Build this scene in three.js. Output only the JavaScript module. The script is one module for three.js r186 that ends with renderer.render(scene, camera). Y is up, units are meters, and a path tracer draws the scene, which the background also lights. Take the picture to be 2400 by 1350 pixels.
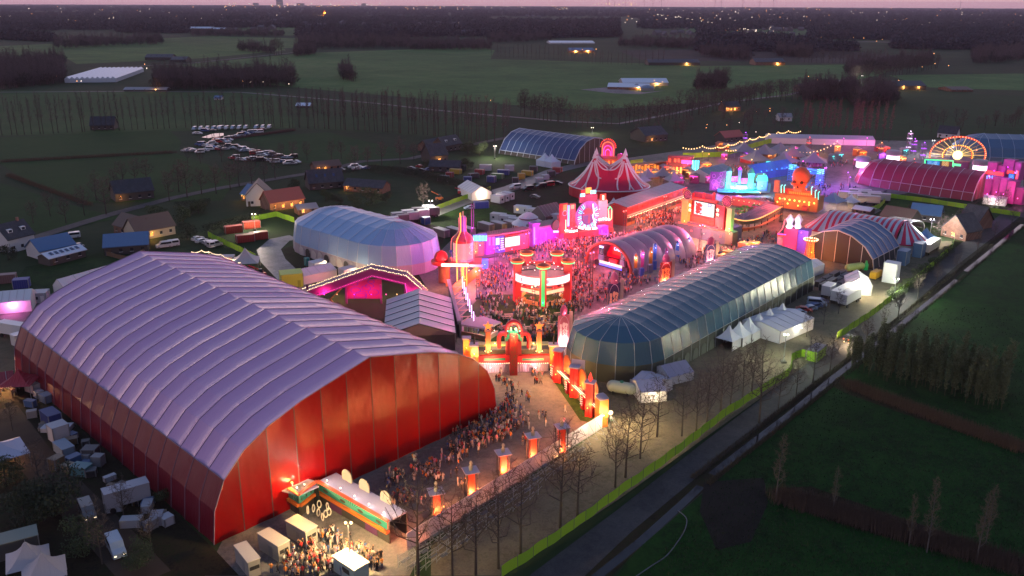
import * as THREE from 'three';
import { mergeGeometries } from 'three/addons/utils/BufferGeometryUtils.js';
import { MarchingCubes } from 'three/addons/objects/MarchingCubes.js';
import { FontLoader } from 'three/addons/loaders/FontLoader.js';
import { TextGeometry } from 'three/addons/geometries/TextGeometry.js';

// ---------- camera, sky, sun, exposure ----------
const scene = new THREE.Scene();
const FOCAL = 2080, PITCH = Math.atan(667 / FOCAL), ROLL = 0.0042, HEIGHT = 80;
const camera = new THREE.PerspectiveCamera(2 * Math.atan(675 / FOCAL) * 180 / Math.PI, 16 / 9, 1, 90000);
camera.position.set(0, HEIGHT, 0);
camera.rotation.order = 'YXZ';
camera.rotation.set(-PITCH, 0, ROLL);
camera.updateMatrixWorld(true);
const renderer = new THREE.WebGLRenderer({ antialias: true });
renderer.toneMapping = THREE.LinearToneMapping;
renderer.toneMappingExposure = 1;
renderer.shadowMap.enabled = true;

// dusk sky: a pink band round the horizon, warmest to the west (ahead), blue violet overhead
{
  const W = 512, H = 256, d = new Float32Array(W * H * 4);
  const band = [[0, .95, .58, .58], [1.5, 1.5, 1.02, 1.0], [6, 1.35, 1.0, 1.05], [13, .76, .66, .80], [26, .34, .40, .62], [50, .19, .29, .56], [90, .16, .28, .54]];
  for (let j = 0; j < H; j++) for (let i = 0; i < W; i++) {
    const up = Math.max(0, ((j + .5) / H - .5) * 180), az = ((i + .5) / W - .5) * 2 * Math.PI;
    const x = Math.cos(az), z = Math.sin(az);
    let k = 0; while (k < band.length - 2 && band[k + 1][0] < up) k++;
    const t = Math.min(1, (up - band[k][0]) / (band[k + 1][0] - band[k][0]));
    const west = .5 + .5 * (-z * .86 - x * .5);          // the sun went down ahead and to the left
    const glow = .5 + .6 * west * Math.exp(-up / 25) - .12 * (1 - west) * Math.exp(-up / 25), warm = west * Math.exp(-up / 9);
    for (let c = 0; c < 3; c++) {
      const v = band[k][c + 1] + (band[k + 1][c + 1] - band[k][c + 1]) * t;
      d[(j * W + i) * 4 + c] = v * glow * (1 + warm * [.22, .02, -.06][c]);
    }
    d[(j * W + i) * 4 + 3] = 1;
  }
  const sky = new THREE.DataTexture(d, W, H, THREE.RGBAFormat, THREE.FloatType);
  sky.mapping = THREE.EquirectangularReflectionMapping;
  sky.magFilter = THREE.LinearFilter; sky.needsUpdate = true;
  scene.background = sky; scene.environment = sky;
  scene.backgroundIntensity = scene.environmentIntensity = 1.5;
}
// the last of the sun's light, far gone and soft
const sun = new THREE.DirectionalLight(new THREE.Color(1, .62, .55), .12);
sun.position.set(-500, 60, -860); sun.castShadow = true; sun.shadow.radius = 30;
sun.shadow.camera.left = -400; sun.shadow.camera.right = 400; sun.shadow.camera.top = 400; sun.shadow.camera.bottom = -400; sun.shadow.camera.far = 3000;
scene.add(sun);
scene.fog = new THREE.FogExp2(new THREE.Color(.97, .80, .95), 0.000034);

// ---------- helpers ----------
let seed = 7;
const rnd = () => { seed = (seed * 1664525 + 1013904223) >>> 0; return seed / 4294967296; };
const rr = (a, b) => a + (b - a) * rnd();
const pick = (a) => a[Math.floor(rnd() * a.length)];
const V = (x, y, z) => new THREE.Vector3(x, y, z);
// a point of the photograph (2400 wide) as a place on the plane at height h
function ray(x, y) { return V((x - 1200) / FOCAL, (675 - y) / FOCAL, -1).applyQuaternion(camera.quaternion); }
function G(x, y, h = 0) { const d = ray(x, y), t = (HEIGHT - h) / -d.y; return V(d.x * t, h, d.z * t); }
// height in metres of what stands at (x, yb) and reaches up to yt
function tall(x, yb, yt, xt = x) { const A = G(x, yb), d = ray(xt, yt); return HEIGHT + d.y * Math.hypot(A.x, A.z) / Math.hypot(d.x, d.z); }
const names = {};
function numbered(n) { const k = names[n] = (names[n] ?? -1) + 1; return k ? `${n}_${String(k).padStart(3, '0')}` : n; }
const mats = {};
function M(r, g, b, rough = .8, o = {}) {
  const key = [r, g, b, rough, JSON.stringify(o, (k, v) => v?.isTexture ? v.uuid : v)].join();
  if (!mats[key]) { mats[key] = new THREE.MeshPhysicalMaterial({ color: new THREE.Color().setRGB(r, g, b), roughness: rough, ...o }); }
  return mats[key];
}
const glowMats = {};
function glow(r, g, b, s = 1, base = .3) {
  const key = [r, g, b, s].join();
  return glowMats[key] ??= new THREE.MeshStandardMaterial({ color: new THREE.Color().setRGB(r * base, g * base, b * base), emissive: new THREE.Color().setRGB(r, g, b), emissiveIntensity: s, roughness: .5 });
}
const plain = (g) => { const q = g.index ? g.toNonIndexed() : g; for (const k of Object.keys(q.attributes)) if (!['position', 'normal', 'uv'].includes(k)) q.deleteAttribute(k); if (!q.attributes.uv) q.setAttribute('uv', new THREE.BufferAttribute(new Float32Array(q.attributes.position.count * 2), 2)); return q; };
const merge = (a) => Array.isArray(a) ? (a.length === 1 ? a[0] : mergeGeometries(a.map(plain))) : a;
function mesh(name, geo, mat, parent) {
  const m = new THREE.Mesh(merge(geo), mat); m.name = numbered(name); m.castShadow = m.receiveShadow = true;
  (parent ?? scene).add(m); return m;
}
function tag(o, label, category, group, kind) { o.userData = { ...o.userData, ...(label && { label }), ...(category && { category }), ...(group && { group }), ...(kind && { kind }) }; return o; }
function thing(name, label, category, p = V(0, 0, 0), turn = 0, group) {
  const o = new THREE.Group(); o.name = numbered(name); o.position.copy(p); o.rotation.y = turn; scene.add(o);
  return tag(o, label, category, group);
}
function copy(o, label, group) { const c = o.clone(); c.name = numbered(o.name.replace(/_\d{3}$/, '')); c.userData = { ...o.userData }; if (label) c.userData.label = label; if (group) c.userData.group = group; scene.add(c); return c; }
function ground(name, geo, mat, label) { const m = mesh(name, geo, mat); m.castShadow = false; return tag(m, label, null, null, 'structure'); }
const box = (w, h, d, x = 0, y = 0, z = 0, ry = 0) => { const g = new THREE.BoxGeometry(w, h, d); if (ry) g.rotateY(ry); return g.translate(x, y + h / 2, z); };   // y is the underside
const cyl = (r0, r1, h, x = 0, y = 0, z = 0, n = 12, open = false) => new THREE.CylinderGeometry(r1, r0, h, n, 1, open).translate(x, y + h / 2, z);
const ball = (r, x = 0, y = 0, z = 0, n = 8) => new THREE.SphereGeometry(r, n, Math.max(4, n * .75 | 0)).translate(x, y, z);
function bar(a, b, r, n = 4) { const d = b.clone().sub(a), L = d.length(), g = new THREE.CylinderGeometry(r, r, L, n, 1, true); g.applyQuaternion(new THREE.Quaternion().setFromUnitVectors(V(0, 1, 0), d.normalize())); return g.translate((a.x + b.x) / 2, (a.y + b.y) / 2, (a.z + b.z) / 2); }
function tube(pts, r, n = 5, seg) { return new THREE.TubeGeometry(new THREE.CatmullRomCurve3(pts), seg ?? pts.length * 3, r, n, false); }
// triangles from a list of quads / triangles given as Vector3 corners, uv in metres
function faces(list) {
  const p = [], u = [];
  for (const f of list) for (let k = 1; k < f.length - 1; k++) for (const q of [f[0], f[k], f[k + 1]]) { p.push(q.x, q.y, q.z); u.push(q.u ?? q.x, q.v ?? q.z + q.y); }
  const g = new THREE.BufferGeometry(); g.setAttribute('position', new THREE.Float32BufferAttribute(p, 3)); g.setAttribute('uv', new THREE.Float32BufferAttribute(u, 2)); g.computeVertexNormals(); return g;
}
// extruded outline: profile points [x, y] pushed through depth along z, with a small bevel
function slab(pts, depth, bevel = 0) {
  const s = new THREE.Shape(pts.map((q) => new THREE.Vector2(q[0], q[1])));
  return new THREE.ExtrudeGeometry(s, { depth, bevelEnabled: bevel > 0, bevelSize: bevel, bevelThickness: bevel, bevelSegments: 1, curveSegments: 8 });
}
const lathe = (pts, n = 20) => new THREE.LatheGeometry(pts.map((q) => new THREE.Vector2(q[0], q[1])), n);
// a frame of reference for a building whose front base line runs between two places: x along the front, z = away from the viewer is negative
function front(a, b) {
  const dx = b.x - a.x, dz = b.z - a.z, L = Math.hypot(dx, dz);
  return { p: V(a.x, 0, a.z), turn: Math.atan2(-dz, dx), L };
}
// a lamp: a small glowing bulb with its light inside
const NOSHADOW = false;
function lamp(parent, x, y, z, r, g, b, cd, size = .16, name = 'lamp_bulb') {
  const m = mesh(name, ball(size, 0, 0, 0, 6), glow(r, g, b, 6), parent); m.position.set(x, y, z); m.castShadow = false;
  const l = new THREE.PointLight(new THREE.Color().setRGB(r, g, b), cd * 1.8, 0, 2); l.position.set(x, y, z); l.castShadow = true; l.shadow.radius = size / .02; (parent ?? scene).add(l);
  return m;
}
function spot(parent, p, to, r, g, b, cd, angle = .6, size = .2) {
  const m = mesh('lamp_head', ball(size, 0, 0, 0, 6), glow(r, g, b, 4), parent); m.position.copy(p);
  const l = new THREE.SpotLight(new THREE.Color().setRGB(r, g, b), cd, 0, angle, .6, 2); l.position.copy(p); l.target.position.copy(to); l.castShadow = true; l.shadow.radius = size / .02;
  (parent ?? scene).add(l); (parent ?? scene).add(l.target);
  return m;
}

// ---------- noise and textures ----------
function noiseTile(N, cells, s0) {
  let s = s0; const rd = () => { s = (s * 1664525 + 1013904223) >>> 0; return s / 4294967296; };
  const g = Float32Array.from({ length: cells * cells }, rd), out = new Float32Array(N * N);
  for (let j = 0; j < N; j++) for (let i = 0; i < N; i++) {
    const x = i / N * cells, y = j / N * cells, ix = x | 0, iy = y | 0; let fx = x - ix, fy = y - iy; fx = fx * fx * (3 - 2 * fx); fy = fy * fy * (3 - 2 * fy);
    const a = g[iy * cells + ix], b = g[iy * cells + (ix + 1) % cells], c = g[((iy + 1) % cells) * cells + ix], e = g[((iy + 1) % cells) * cells + (ix + 1) % cells];
    out[j * N + i] = (a + (b - a) * fx) * (1 - fy) + (c + (e - c) * fx) * fy;
  }
  return out;
}
function fbm(N, octs, s0) { const out = new Float32Array(N * N); let sum = 0; octs.forEach(([c, a], k) => { const t = noiseTile(N, c, s0 + k * 977); sum += a; for (let i = 0; i < out.length; i++) out[i] += t[i] * a; }); for (let i = 0; i < out.length; i++) out[i] /= sum; return out; }
// a colour texture blended between linear colours by noise; metres = side of one repeat
function tex(N, metres, octs, colors, s0 = 1, extra) {
  const f = fbm(N, octs, s0), f2 = fbm(N, [[5, 1], [23, 1], [N / 4, .7]], s0 + 5), d = new Uint8Array(N * N * 4), enc = (v) => 255 * (v <= .0031308 ? 12.92 * v : 1.055 * Math.pow(Math.max(0, v), 1 / 2.4) - .055);
  for (let i = 0; i < N * N; i++) {
    let t = Math.min(.999, Math.max(0, (f[i] - .25) * 2)) * (colors.length - 1); const k = t | 0; t -= k;
    const sh = .75 + .5 * f2[i], c = [0, 1, 2].map((q) => (colors[k][q] + (colors[k + 1][q] - colors[k][q]) * t) * sh);
    if (extra) extra(c, i % N, i / N | 0, f[i], f2[i]);
    for (let q = 0; q < 3; q++) d[i * 4 + q] = Math.min(255, enc(c[q])); d[i * 4 + 3] = 255;
  }
  const x = new THREE.DataTexture(d, N, N); x.colorSpace = THREE.SRGBColorSpace; x.wrapS = x.wrapT = THREE.RepeatWrapping; x.magFilter = THREE.LinearFilter; x.repeat.set(1 / metres, 1 / metres); x.needsUpdate = true; return x;
}
function bumpTex(N, mx, my, octs, s0) {
  const f = fbm(N, octs, s0), d = new Uint8Array(N * N * 4); for (let i = 0; i < N * N; i++) { d[i * 4] = d[i * 4 + 1] = d[i * 4 + 2] = f[i] * 255; d[i * 4 + 3] = 255; }
  const x = new THREE.DataTexture(d, N, N); x.wrapS = x.wrapT = THREE.RepeatWrapping; x.magFilter = THREE.LinearFilter; x.repeat.set(1 / mx, 1 / my); x.needsUpdate = true; return x;
}
function drawn(w, h, paint) {   // flat print: a canvas texture
  const c = document.createElement('canvas'); c.width = w; c.height = h; paint(c.getContext('2d'), w, h);
  const t = new THREE.CanvasTexture(c); t.colorSpace = THREE.SRGBColorSpace; return t;
}
// ---------- ground ----------
const grassOct = [[4, .6], [16, .8], [64, 1], [256, 1.2]];
const T = {
  grass: tex(1024, 90, grassOct, [[.007, .017, .005], [.013, .034, .008], [.022, .044, .011]], 3),
  grassFar: tex(1024, 700, [[4, 1], [14, .8], [60, .7], [200, .6]], [[.036, .084, .028], [.056, .114, .036], [.084, .130, .048]], 13),
  rough: tex(1024, 60, grassOct, [[.018, .016, .011], [.035, .032, .018], [.022, .035, .012]], 23),
  soil: tex(512, 300, [[3, .7], [12, .8], [60, .8], [128, 1]], [[.022, .018, .016], [.034, .03, .026], [.045, .04, .032]], 31),
  pave: tex(1024, 40, [[4, 1], [16, .7], [64, .8], [256, .8]], [[.10, .095, .09], [.15, .14, .13], [.20, .185, .17]], 41),
  sand: tex(1024, 50, [[4, 1], [16, .8], [64, .8], [256, .8]], [[.10, .085, .06], [.15, .125, .085], [.09, .085, .05]], 51),
  road: tex(512, 30, [[4, .8], [16, .7], [64, .6], [200, .8]], [[.035, .036, .04], [.05, .05, .052], [.065, .062, .06]], 61),
};
const gm = (t, rough = .95, tint = [1, 1, 1]) => M(...tint, rough, { map: t, specularIntensity: .35 });
{
  const p = [], ix = [], R = [0], NS = 72; for (let r = 25; r < 33000; r *= 1.3) R.push(r);
  for (const r of R) for (let k = 0; k < NS; k++) { const a = k / NS * 2 * Math.PI; p.push(Math.cos(a) * r, -.12, Math.sin(a) * r); }
  for (let i = 0; i < R.length - 1; i++) for (let k = 0; k < NS; k++) { const a = i * NS + k, b = i * NS + (k + 1) % NS; ix.push(a, b, b + NS, a, b + NS, a + NS); }
  const g = new THREE.BufferGeometry(); g.setAttribute('position', new THREE.Float32BufferAttribute(p, 3)); g.setIndex(ix.map((v, i) => ix[i - i % 3 + [0, 2, 1][i % 3]]));
  const uv = []; for (let i = 0; i < p.length; i += 3) uv.push(p[i], p[i + 2]); g.setAttribute('uv', new THREE.Float32BufferAttribute(uv, 2)); g.computeVertexNormals();
  ground('ground', g, gm(T.grassFar, 1, [.42, .38, .44]), 'dark flat farmland reaching to the horizon');
}
let level = 0;
// a sheet of ground whose outline is read off the photograph (corners on the ground plane), or given in metres
function sheet(name, px, mat, label, y) {
  const q = px.map((a) => a.isVector3 ? a : G(...a)), h = y ?? (-.1 + .004 * ++level);
  const sh = new THREE.Shape(q.map((v) => new THREE.Vector2(v.x, -v.z))), g = new THREE.ShapeGeometry(sh).rotateX(-Math.PI / 2).translate(0, h, 0);
  const P = g.attributes.position, uv = []; for (let i = 0; i < P.count; i++) uv.push(P.getX(i), P.getZ(i)); g.setAttribute('uv', new THREE.Float32BufferAttribute(uv, 2));
  return ground(name, g, mat, label);
}
// a band of ground w metres wide along a line of places
function ribbon(name, px, w, mat, label, y) {
  const q = px.map((a) => a.isVector3 ? a : G(...a)), h = y ?? (-.1 + .004 * ++level), L = [], Rr = [];
  q.forEach((v, i) => { const a = q[Math.max(0, i - 1)], b = q[Math.min(q.length - 1, i + 1)], d = b.clone().sub(a).normalize(); L.push(V(v.x - d.z * w / 2, h, v.z + d.x * w / 2)); Rr.push(V(v.x + d.z * w / 2, h, v.z - d.x * w / 2)); });
  const f = []; for (let i = 0; i < q.length - 1; i++) f.push([L[i], L[i + 1], Rr[i + 1], Rr[i]]);
  return ground(name, faces(f), mat, label);
}
const green = (r, g, b) => gm(T.grassFar, 1, [r, g, b]);
// far fields, back to front
sheet('field', [[0, 108], [500, 84], [700, 90], [690, 112], [380, 126], [0, 140]], green(1.3, 1.15, 1), 'far pale field behind the left woods');
sheet('field', [[560, 62], [800, 66], [800, 84], [540, 82]], green(1.3, 1.15, 1), 'far pale field by the grey barns');
sheet('field', [[130, 122], [420, 108], [640, 92], [670, 118], [480, 136], [180, 150]], green(1.25, 1.2, .95), 'green field before the far left wood');
sheet('field', [[420, 152], [720, 124], [1130, 110], [1160, 118], [1150, 138], [1560, 150], [1750, 160], [1920, 165], [1860, 225], [1380, 258], [1000, 232], [640, 200]], green(1.12, 1.2, 1), 'wide green meadow across the middle distance');
sheet('field', [[1560, 60], [1900, 62], [1910, 82], [1660, 84]], green(1.1, 1.1, 1.1), 'far field beside the motorway');
sheet('field', [[1450, 118], [1900, 112], [2100, 130], [2060, 150], [1500, 140]], gm(T.soil), 'ploughed brown field before the far right trees');
sheet('field', [[1600, 155], [2120, 150], [2060, 176], [1880, 212], [1700, 196], [1600, 180]], green(1, 1.25, 1), 'green field behind the right avenue');
sheet('field', [[2080, 176], [2400, 172], [2400, 212], [2180, 205]], green(1, 1.2, 1), 'narrow field on the far right');
sheet('field', [[1780, 236], [2010, 212], [2160, 212], [2400, 225], [2400, 320], [1900, 320]], green(.24, .40, .3), 'dark green field behind the fairground');
sheet('field', [[0, 212], [640, 216], [700, 250], [690, 300], [0, 318]], green(.58, .66, .52), 'field behind the row of poplars on the left');
sheet('field', [[640, 222], [1170, 240], [1180, 330], [700, 300]], green(.40, .48, .4), 'field behind the middle row of trees');
sheet('field', [[0, 322], [395, 304], [425, 330], [420, 352], [0, 374]], green(.32, .48, .30), 'dark field before the row of poplars');
sheet('field', [[0, 382], [415, 360], [560, 410], [520, 470], [210, 475], [60, 425]], green(.36, .50, .30), 'field with a hedge bank on the left');
sheet('field', [[0, 428], [200, 490], [290, 510], [120, 540], [0, 545]], green(.28, .46, .28), 'grass field behind the white house');
sheet('field', [[560, 322], [770, 310], [980, 360], [900, 400], [700, 380]], green(.30, .48, .32), 'green paddock behind the car park');
sheet('field', [[60, 625], [330, 575], [350, 610], [140, 680], [40, 655]], gm(T.grass, 1, [1.1, 1.1, 1]), 'lawn behind the big red tent');
// the festival ground
sheet('yard', [[640, 590], [1180, 420], [1420, 395], [1420, 460], [1040, 560], [1010, 650], [680, 690], [610, 640]], gm(T.rough, 1, [.9, .95, .8]), 'grassy backstage yard behind the silver tent');
sheet('plaza', [[480, 1349], [560, 1190], [700, 1050], [1000, 880], [1070, 800], [980, 640], [1060, 560], [1320, 510], [1480, 440], [1400, 380], [1650, 345], [1760, 322], [2120, 330], [2399, 320], [2399, 470], [2140, 462], [2090, 480], [1940, 560], [1900, 640], [1640, 760], [1330, 880], [1440, 985], [1000, 1270], [960, 1349]], gm(T.pave, .75), 'grey trodden plaza of the festival');
sheet('service_yard', [[1330, 890], [1640, 760], [1900, 640], [1940, 565], [2230, 565], [2235, 600], [2190, 640], [2050, 745], [1850, 885], [1450, 1170], [1180, 1349], [1010, 1349], [1010, 1280], [1440, 985]], gm(T.sand), 'sandy service road behind the grey tent');
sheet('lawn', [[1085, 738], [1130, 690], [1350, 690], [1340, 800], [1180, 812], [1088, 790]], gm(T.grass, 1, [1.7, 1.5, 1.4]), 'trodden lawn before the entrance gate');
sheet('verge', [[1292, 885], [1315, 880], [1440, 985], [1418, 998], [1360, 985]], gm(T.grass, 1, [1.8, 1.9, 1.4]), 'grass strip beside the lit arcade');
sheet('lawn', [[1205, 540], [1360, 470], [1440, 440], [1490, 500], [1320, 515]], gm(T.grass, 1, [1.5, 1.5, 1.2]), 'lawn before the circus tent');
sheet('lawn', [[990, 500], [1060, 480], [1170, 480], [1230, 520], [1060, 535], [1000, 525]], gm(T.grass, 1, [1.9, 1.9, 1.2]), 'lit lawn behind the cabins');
ribbon('backstage_road', [[1000, 505], [1090, 470], [1200, 440], [1300, 400], [1420, 372]], 9, gm(T.pave, .35, [.9, .9, .95]), 'wet backstage road');
ribbon('track', [[720, 690], [640, 610], [630, 585], [655, 562], [690, 556]], 8, gm(T.pave, .5, [1.5, 1.5, 1.6]), 'curved track of metal road plates');
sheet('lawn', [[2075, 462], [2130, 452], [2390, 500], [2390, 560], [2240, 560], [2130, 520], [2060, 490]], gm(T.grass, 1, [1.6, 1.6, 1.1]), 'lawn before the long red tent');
// right side: fence verge, road, ditch, meadow
const fenceLine = [[1175, 1355], [1250, 1306], [1345, 1242], [1450, 1164], [1560, 1086], [1700, 977], [1800, 912], [1848, 882]];
const fenceLine2 = [[1960, 797], [2050, 737], [2130, 672], [2190, 622], [2232, 582], [2236, 565]];
sheet('meadow', [[1395, 1420], [1500, 1275], [1660, 1120], [1960, 890], [2165, 722], [2270, 638], [2400, 528], [2700, 480], [2900, 700], [2800, 1420]], gm(T.grass, 1, [.5, 1.15, .6]), 'dark meadow beyond the ditch');
ribbon('road', [[1255, 1420], [1300, 1372], [1500, 1215], [1700, 1050], [1900, 890], [2100, 727], [2270, 585], [2420, 470]], 8.5, gm(T.road, .8), 'dark country road outside the green fence');
ribbon('verge', [[1330, 1420], [1500, 1255], [1700, 1085], [1945, 886], [2150, 718], [2260, 620], [2400, 510]], 3.2, gm(T.rough, 1, [.7, .65, .6]), 'rough verge between road and ditch');
const water = M(.012, .016, .022, .06, { ior: 1.33 });
ribbon('ditch_water', [[1370, 1375], [1500, 1270], [1600, 1180], [1642, 1140]], 1.5, water, 'ditch of still water, near stretch');
ribbon('ditch_water', [[1668, 1112], [1760, 1040], [1850, 972], [1955, 884], [2066, 798], [2160, 722], [2243, 656]], 1.5, water, 'ditch of still water along the road');
ribbon('ditch_water', [[2264, 636], [2330, 582], [2397, 526]], 1.6, water, 'ditch of still water, far stretch');
sheet('reed_strip', [[1960, 885], [2010, 895], [2180, 965], [2399, 1040], [2399, 1060], [2160, 985], [1990, 925], [1950, 905]], gm(T.rough, 1, [1, .75, .6]), 'strip of dead reed below the young trees');
sheet('reed_strip', [[1810, 1145], [1900, 1140], [2100, 1210], [2399, 1310], [2399, 1349], [2150, 1280], [1960, 1225], [1830, 1180]], gm(T.rough, 1, [.55, .42, .34]), 'strip of dead reed across the meadow');
sheet('muddy_patch', [[1650, 1130], [1790, 1120], [1800, 1180], [1760, 1270], [1680, 1290], [1640, 1200]], gm(T.soil, .9, [.45, .45, .45]), 'muddy tractor ruts in the meadow');
// left foreground: lane, yard
sheet('yard', [[-60, 960], [60, 870], [500, 1285], [560, 1349], [-60, 1349]], gm(T.rough, 1, [.7, .62, .6]), 'dark working yard below the tent wall');
ribbon('lane', [[0, 960], [70, 1060], [160, 1160], [250, 1250], [350, 1360]], 6.5, gm(T.soil, .9, [1.5, 1.3, 1.2]), 'muddy lane along the working yard');
sheet('yard', [[-40, 745], [120, 720], [50, 860], [60, 880], [-40, 900]], gm(T.sand, .8, [.8, .72, .62]), 'lit gravel yard left of the big tent');
sheet('yard', [[-40, 690], [60, 680], [190, 700], [120, 760], [-40, 760]], gm(T.pave, .8, [.8, .7, .75]), 'paved yard by the white tents');
// roads among the houses
ribbon('lane', [[0, 585], [120, 545], [250, 505], [400, 465], [520, 440], [640, 420], [760, 400], [850, 378], [960, 372], [1100, 340], [1200, 320]], 5.5, gm(T.road, .8, [1.5, 1.4, 1.35]), 'lane past the farmhouses');
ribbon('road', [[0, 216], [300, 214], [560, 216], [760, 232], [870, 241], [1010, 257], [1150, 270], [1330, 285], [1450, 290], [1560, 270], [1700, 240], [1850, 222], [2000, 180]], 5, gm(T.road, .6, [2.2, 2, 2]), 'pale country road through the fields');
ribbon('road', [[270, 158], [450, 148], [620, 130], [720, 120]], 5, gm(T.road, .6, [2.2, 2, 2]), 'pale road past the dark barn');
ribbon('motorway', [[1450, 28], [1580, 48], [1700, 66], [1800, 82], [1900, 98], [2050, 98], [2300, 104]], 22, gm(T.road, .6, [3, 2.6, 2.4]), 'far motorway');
// ---------- tents ----------
const wrinkleA = bumpTex(256, 6, 34, [[3, .5], [7, .8], [19, 1], [48, .8]], 71), wrinkleB = bumpTex(256, 4, 40, [[2, .8], [9, 1], [31, .7]], 77), wrinkleC = bumpTex(256, 9, 14, [[3, 1], [7, .7], [15, .3]], 79);
const cloth = (r, g, b, rough = .42, bump = .25, t = wrinkleA) => M(r, g, b, rough, { bumpMap: t, bumpScale: bump, specularIntensity: .7 });
const cloths = (tx, rough = .5) => M(1, 1, 1, rough, { map: tx });
// a grid of points (rows of Vector3 with u, v) as one smooth sheet
function sheetGeo(rows) {
  const n = rows[0].length, p = [], uv = [], ix = [];
  rows.forEach((r) => r.forEach((q) => { p.push(q.x, q.y, q.z); uv.push(q.u ?? 0, q.v ?? 0); }));
  for (let i = 0; i < rows.length - 1; i++) for (let j = 0; j < n - 1; j++) { const a = i * n + j; ix.push(a, a + n, a + 1, a + 1, a + n, a + n + 1); }
  const g = new THREE.BufferGeometry(); g.setAttribute('position', new THREE.Float32BufferAttribute(p, 3)); g.setAttribute('uv', new THREE.Float32BufferAttribute(uv, 2)); g.setIndex(ix); g.computeVertexNormals(); return g;
}
// one bay of membrane stretched over profile points a (list of [x, y]) between z0 and z1, sagging between the beams
function bay(a, z0, z1, sag, cols = 6, per = 3, smooth = false) {
  const out = [], total = a.length - 1; let v0 = 0;
  const strips = smooth ? [a] : a.slice(0, -1).map((q, k) => [q, a[k + 1]]);
  for (const st of strips) {
    const rows = [];
    for (let k = 0; k < st.length - 1; k++) {
      const [x0, y0] = st[k], [x1, y1] = st[k + 1], L = Math.hypot(x1 - x0, y1 - y0), nx = -(y1 - y0) / L, ny = (x1 - x0) / L;
      for (let i = k ? 1 : 0; i <= per; i++) {
        const t = i / per, row = [];
        for (let j = 0; j <= cols; j++) {
          const w = j / cols, s = sag * 4 * w * (1 - w) * (smooth ? 1 : 1);
          const q = V(x0 + (x1 - x0) * t - nx * s, y0 + (y1 - y0) * t - ny * s, z0 + (z1 - z0) * w); q.u = q.z; q.v = v0 + L * t; row.push(q);
        }
        rows.push(row);
      }
      v0 += L;
    }
    out.push(sheetGeo(rows));
  }
  return merge(out);
}
const mirrored = (half, W) => [...half, ...half.slice(0, -1).reverse().map(([x, y]) => [W - x, y])];
const lineBars = (pts, r, n = 4) => pts.slice(0, -1).map((q, k) => bar(q, pts[k + 1], r, n));
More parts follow.
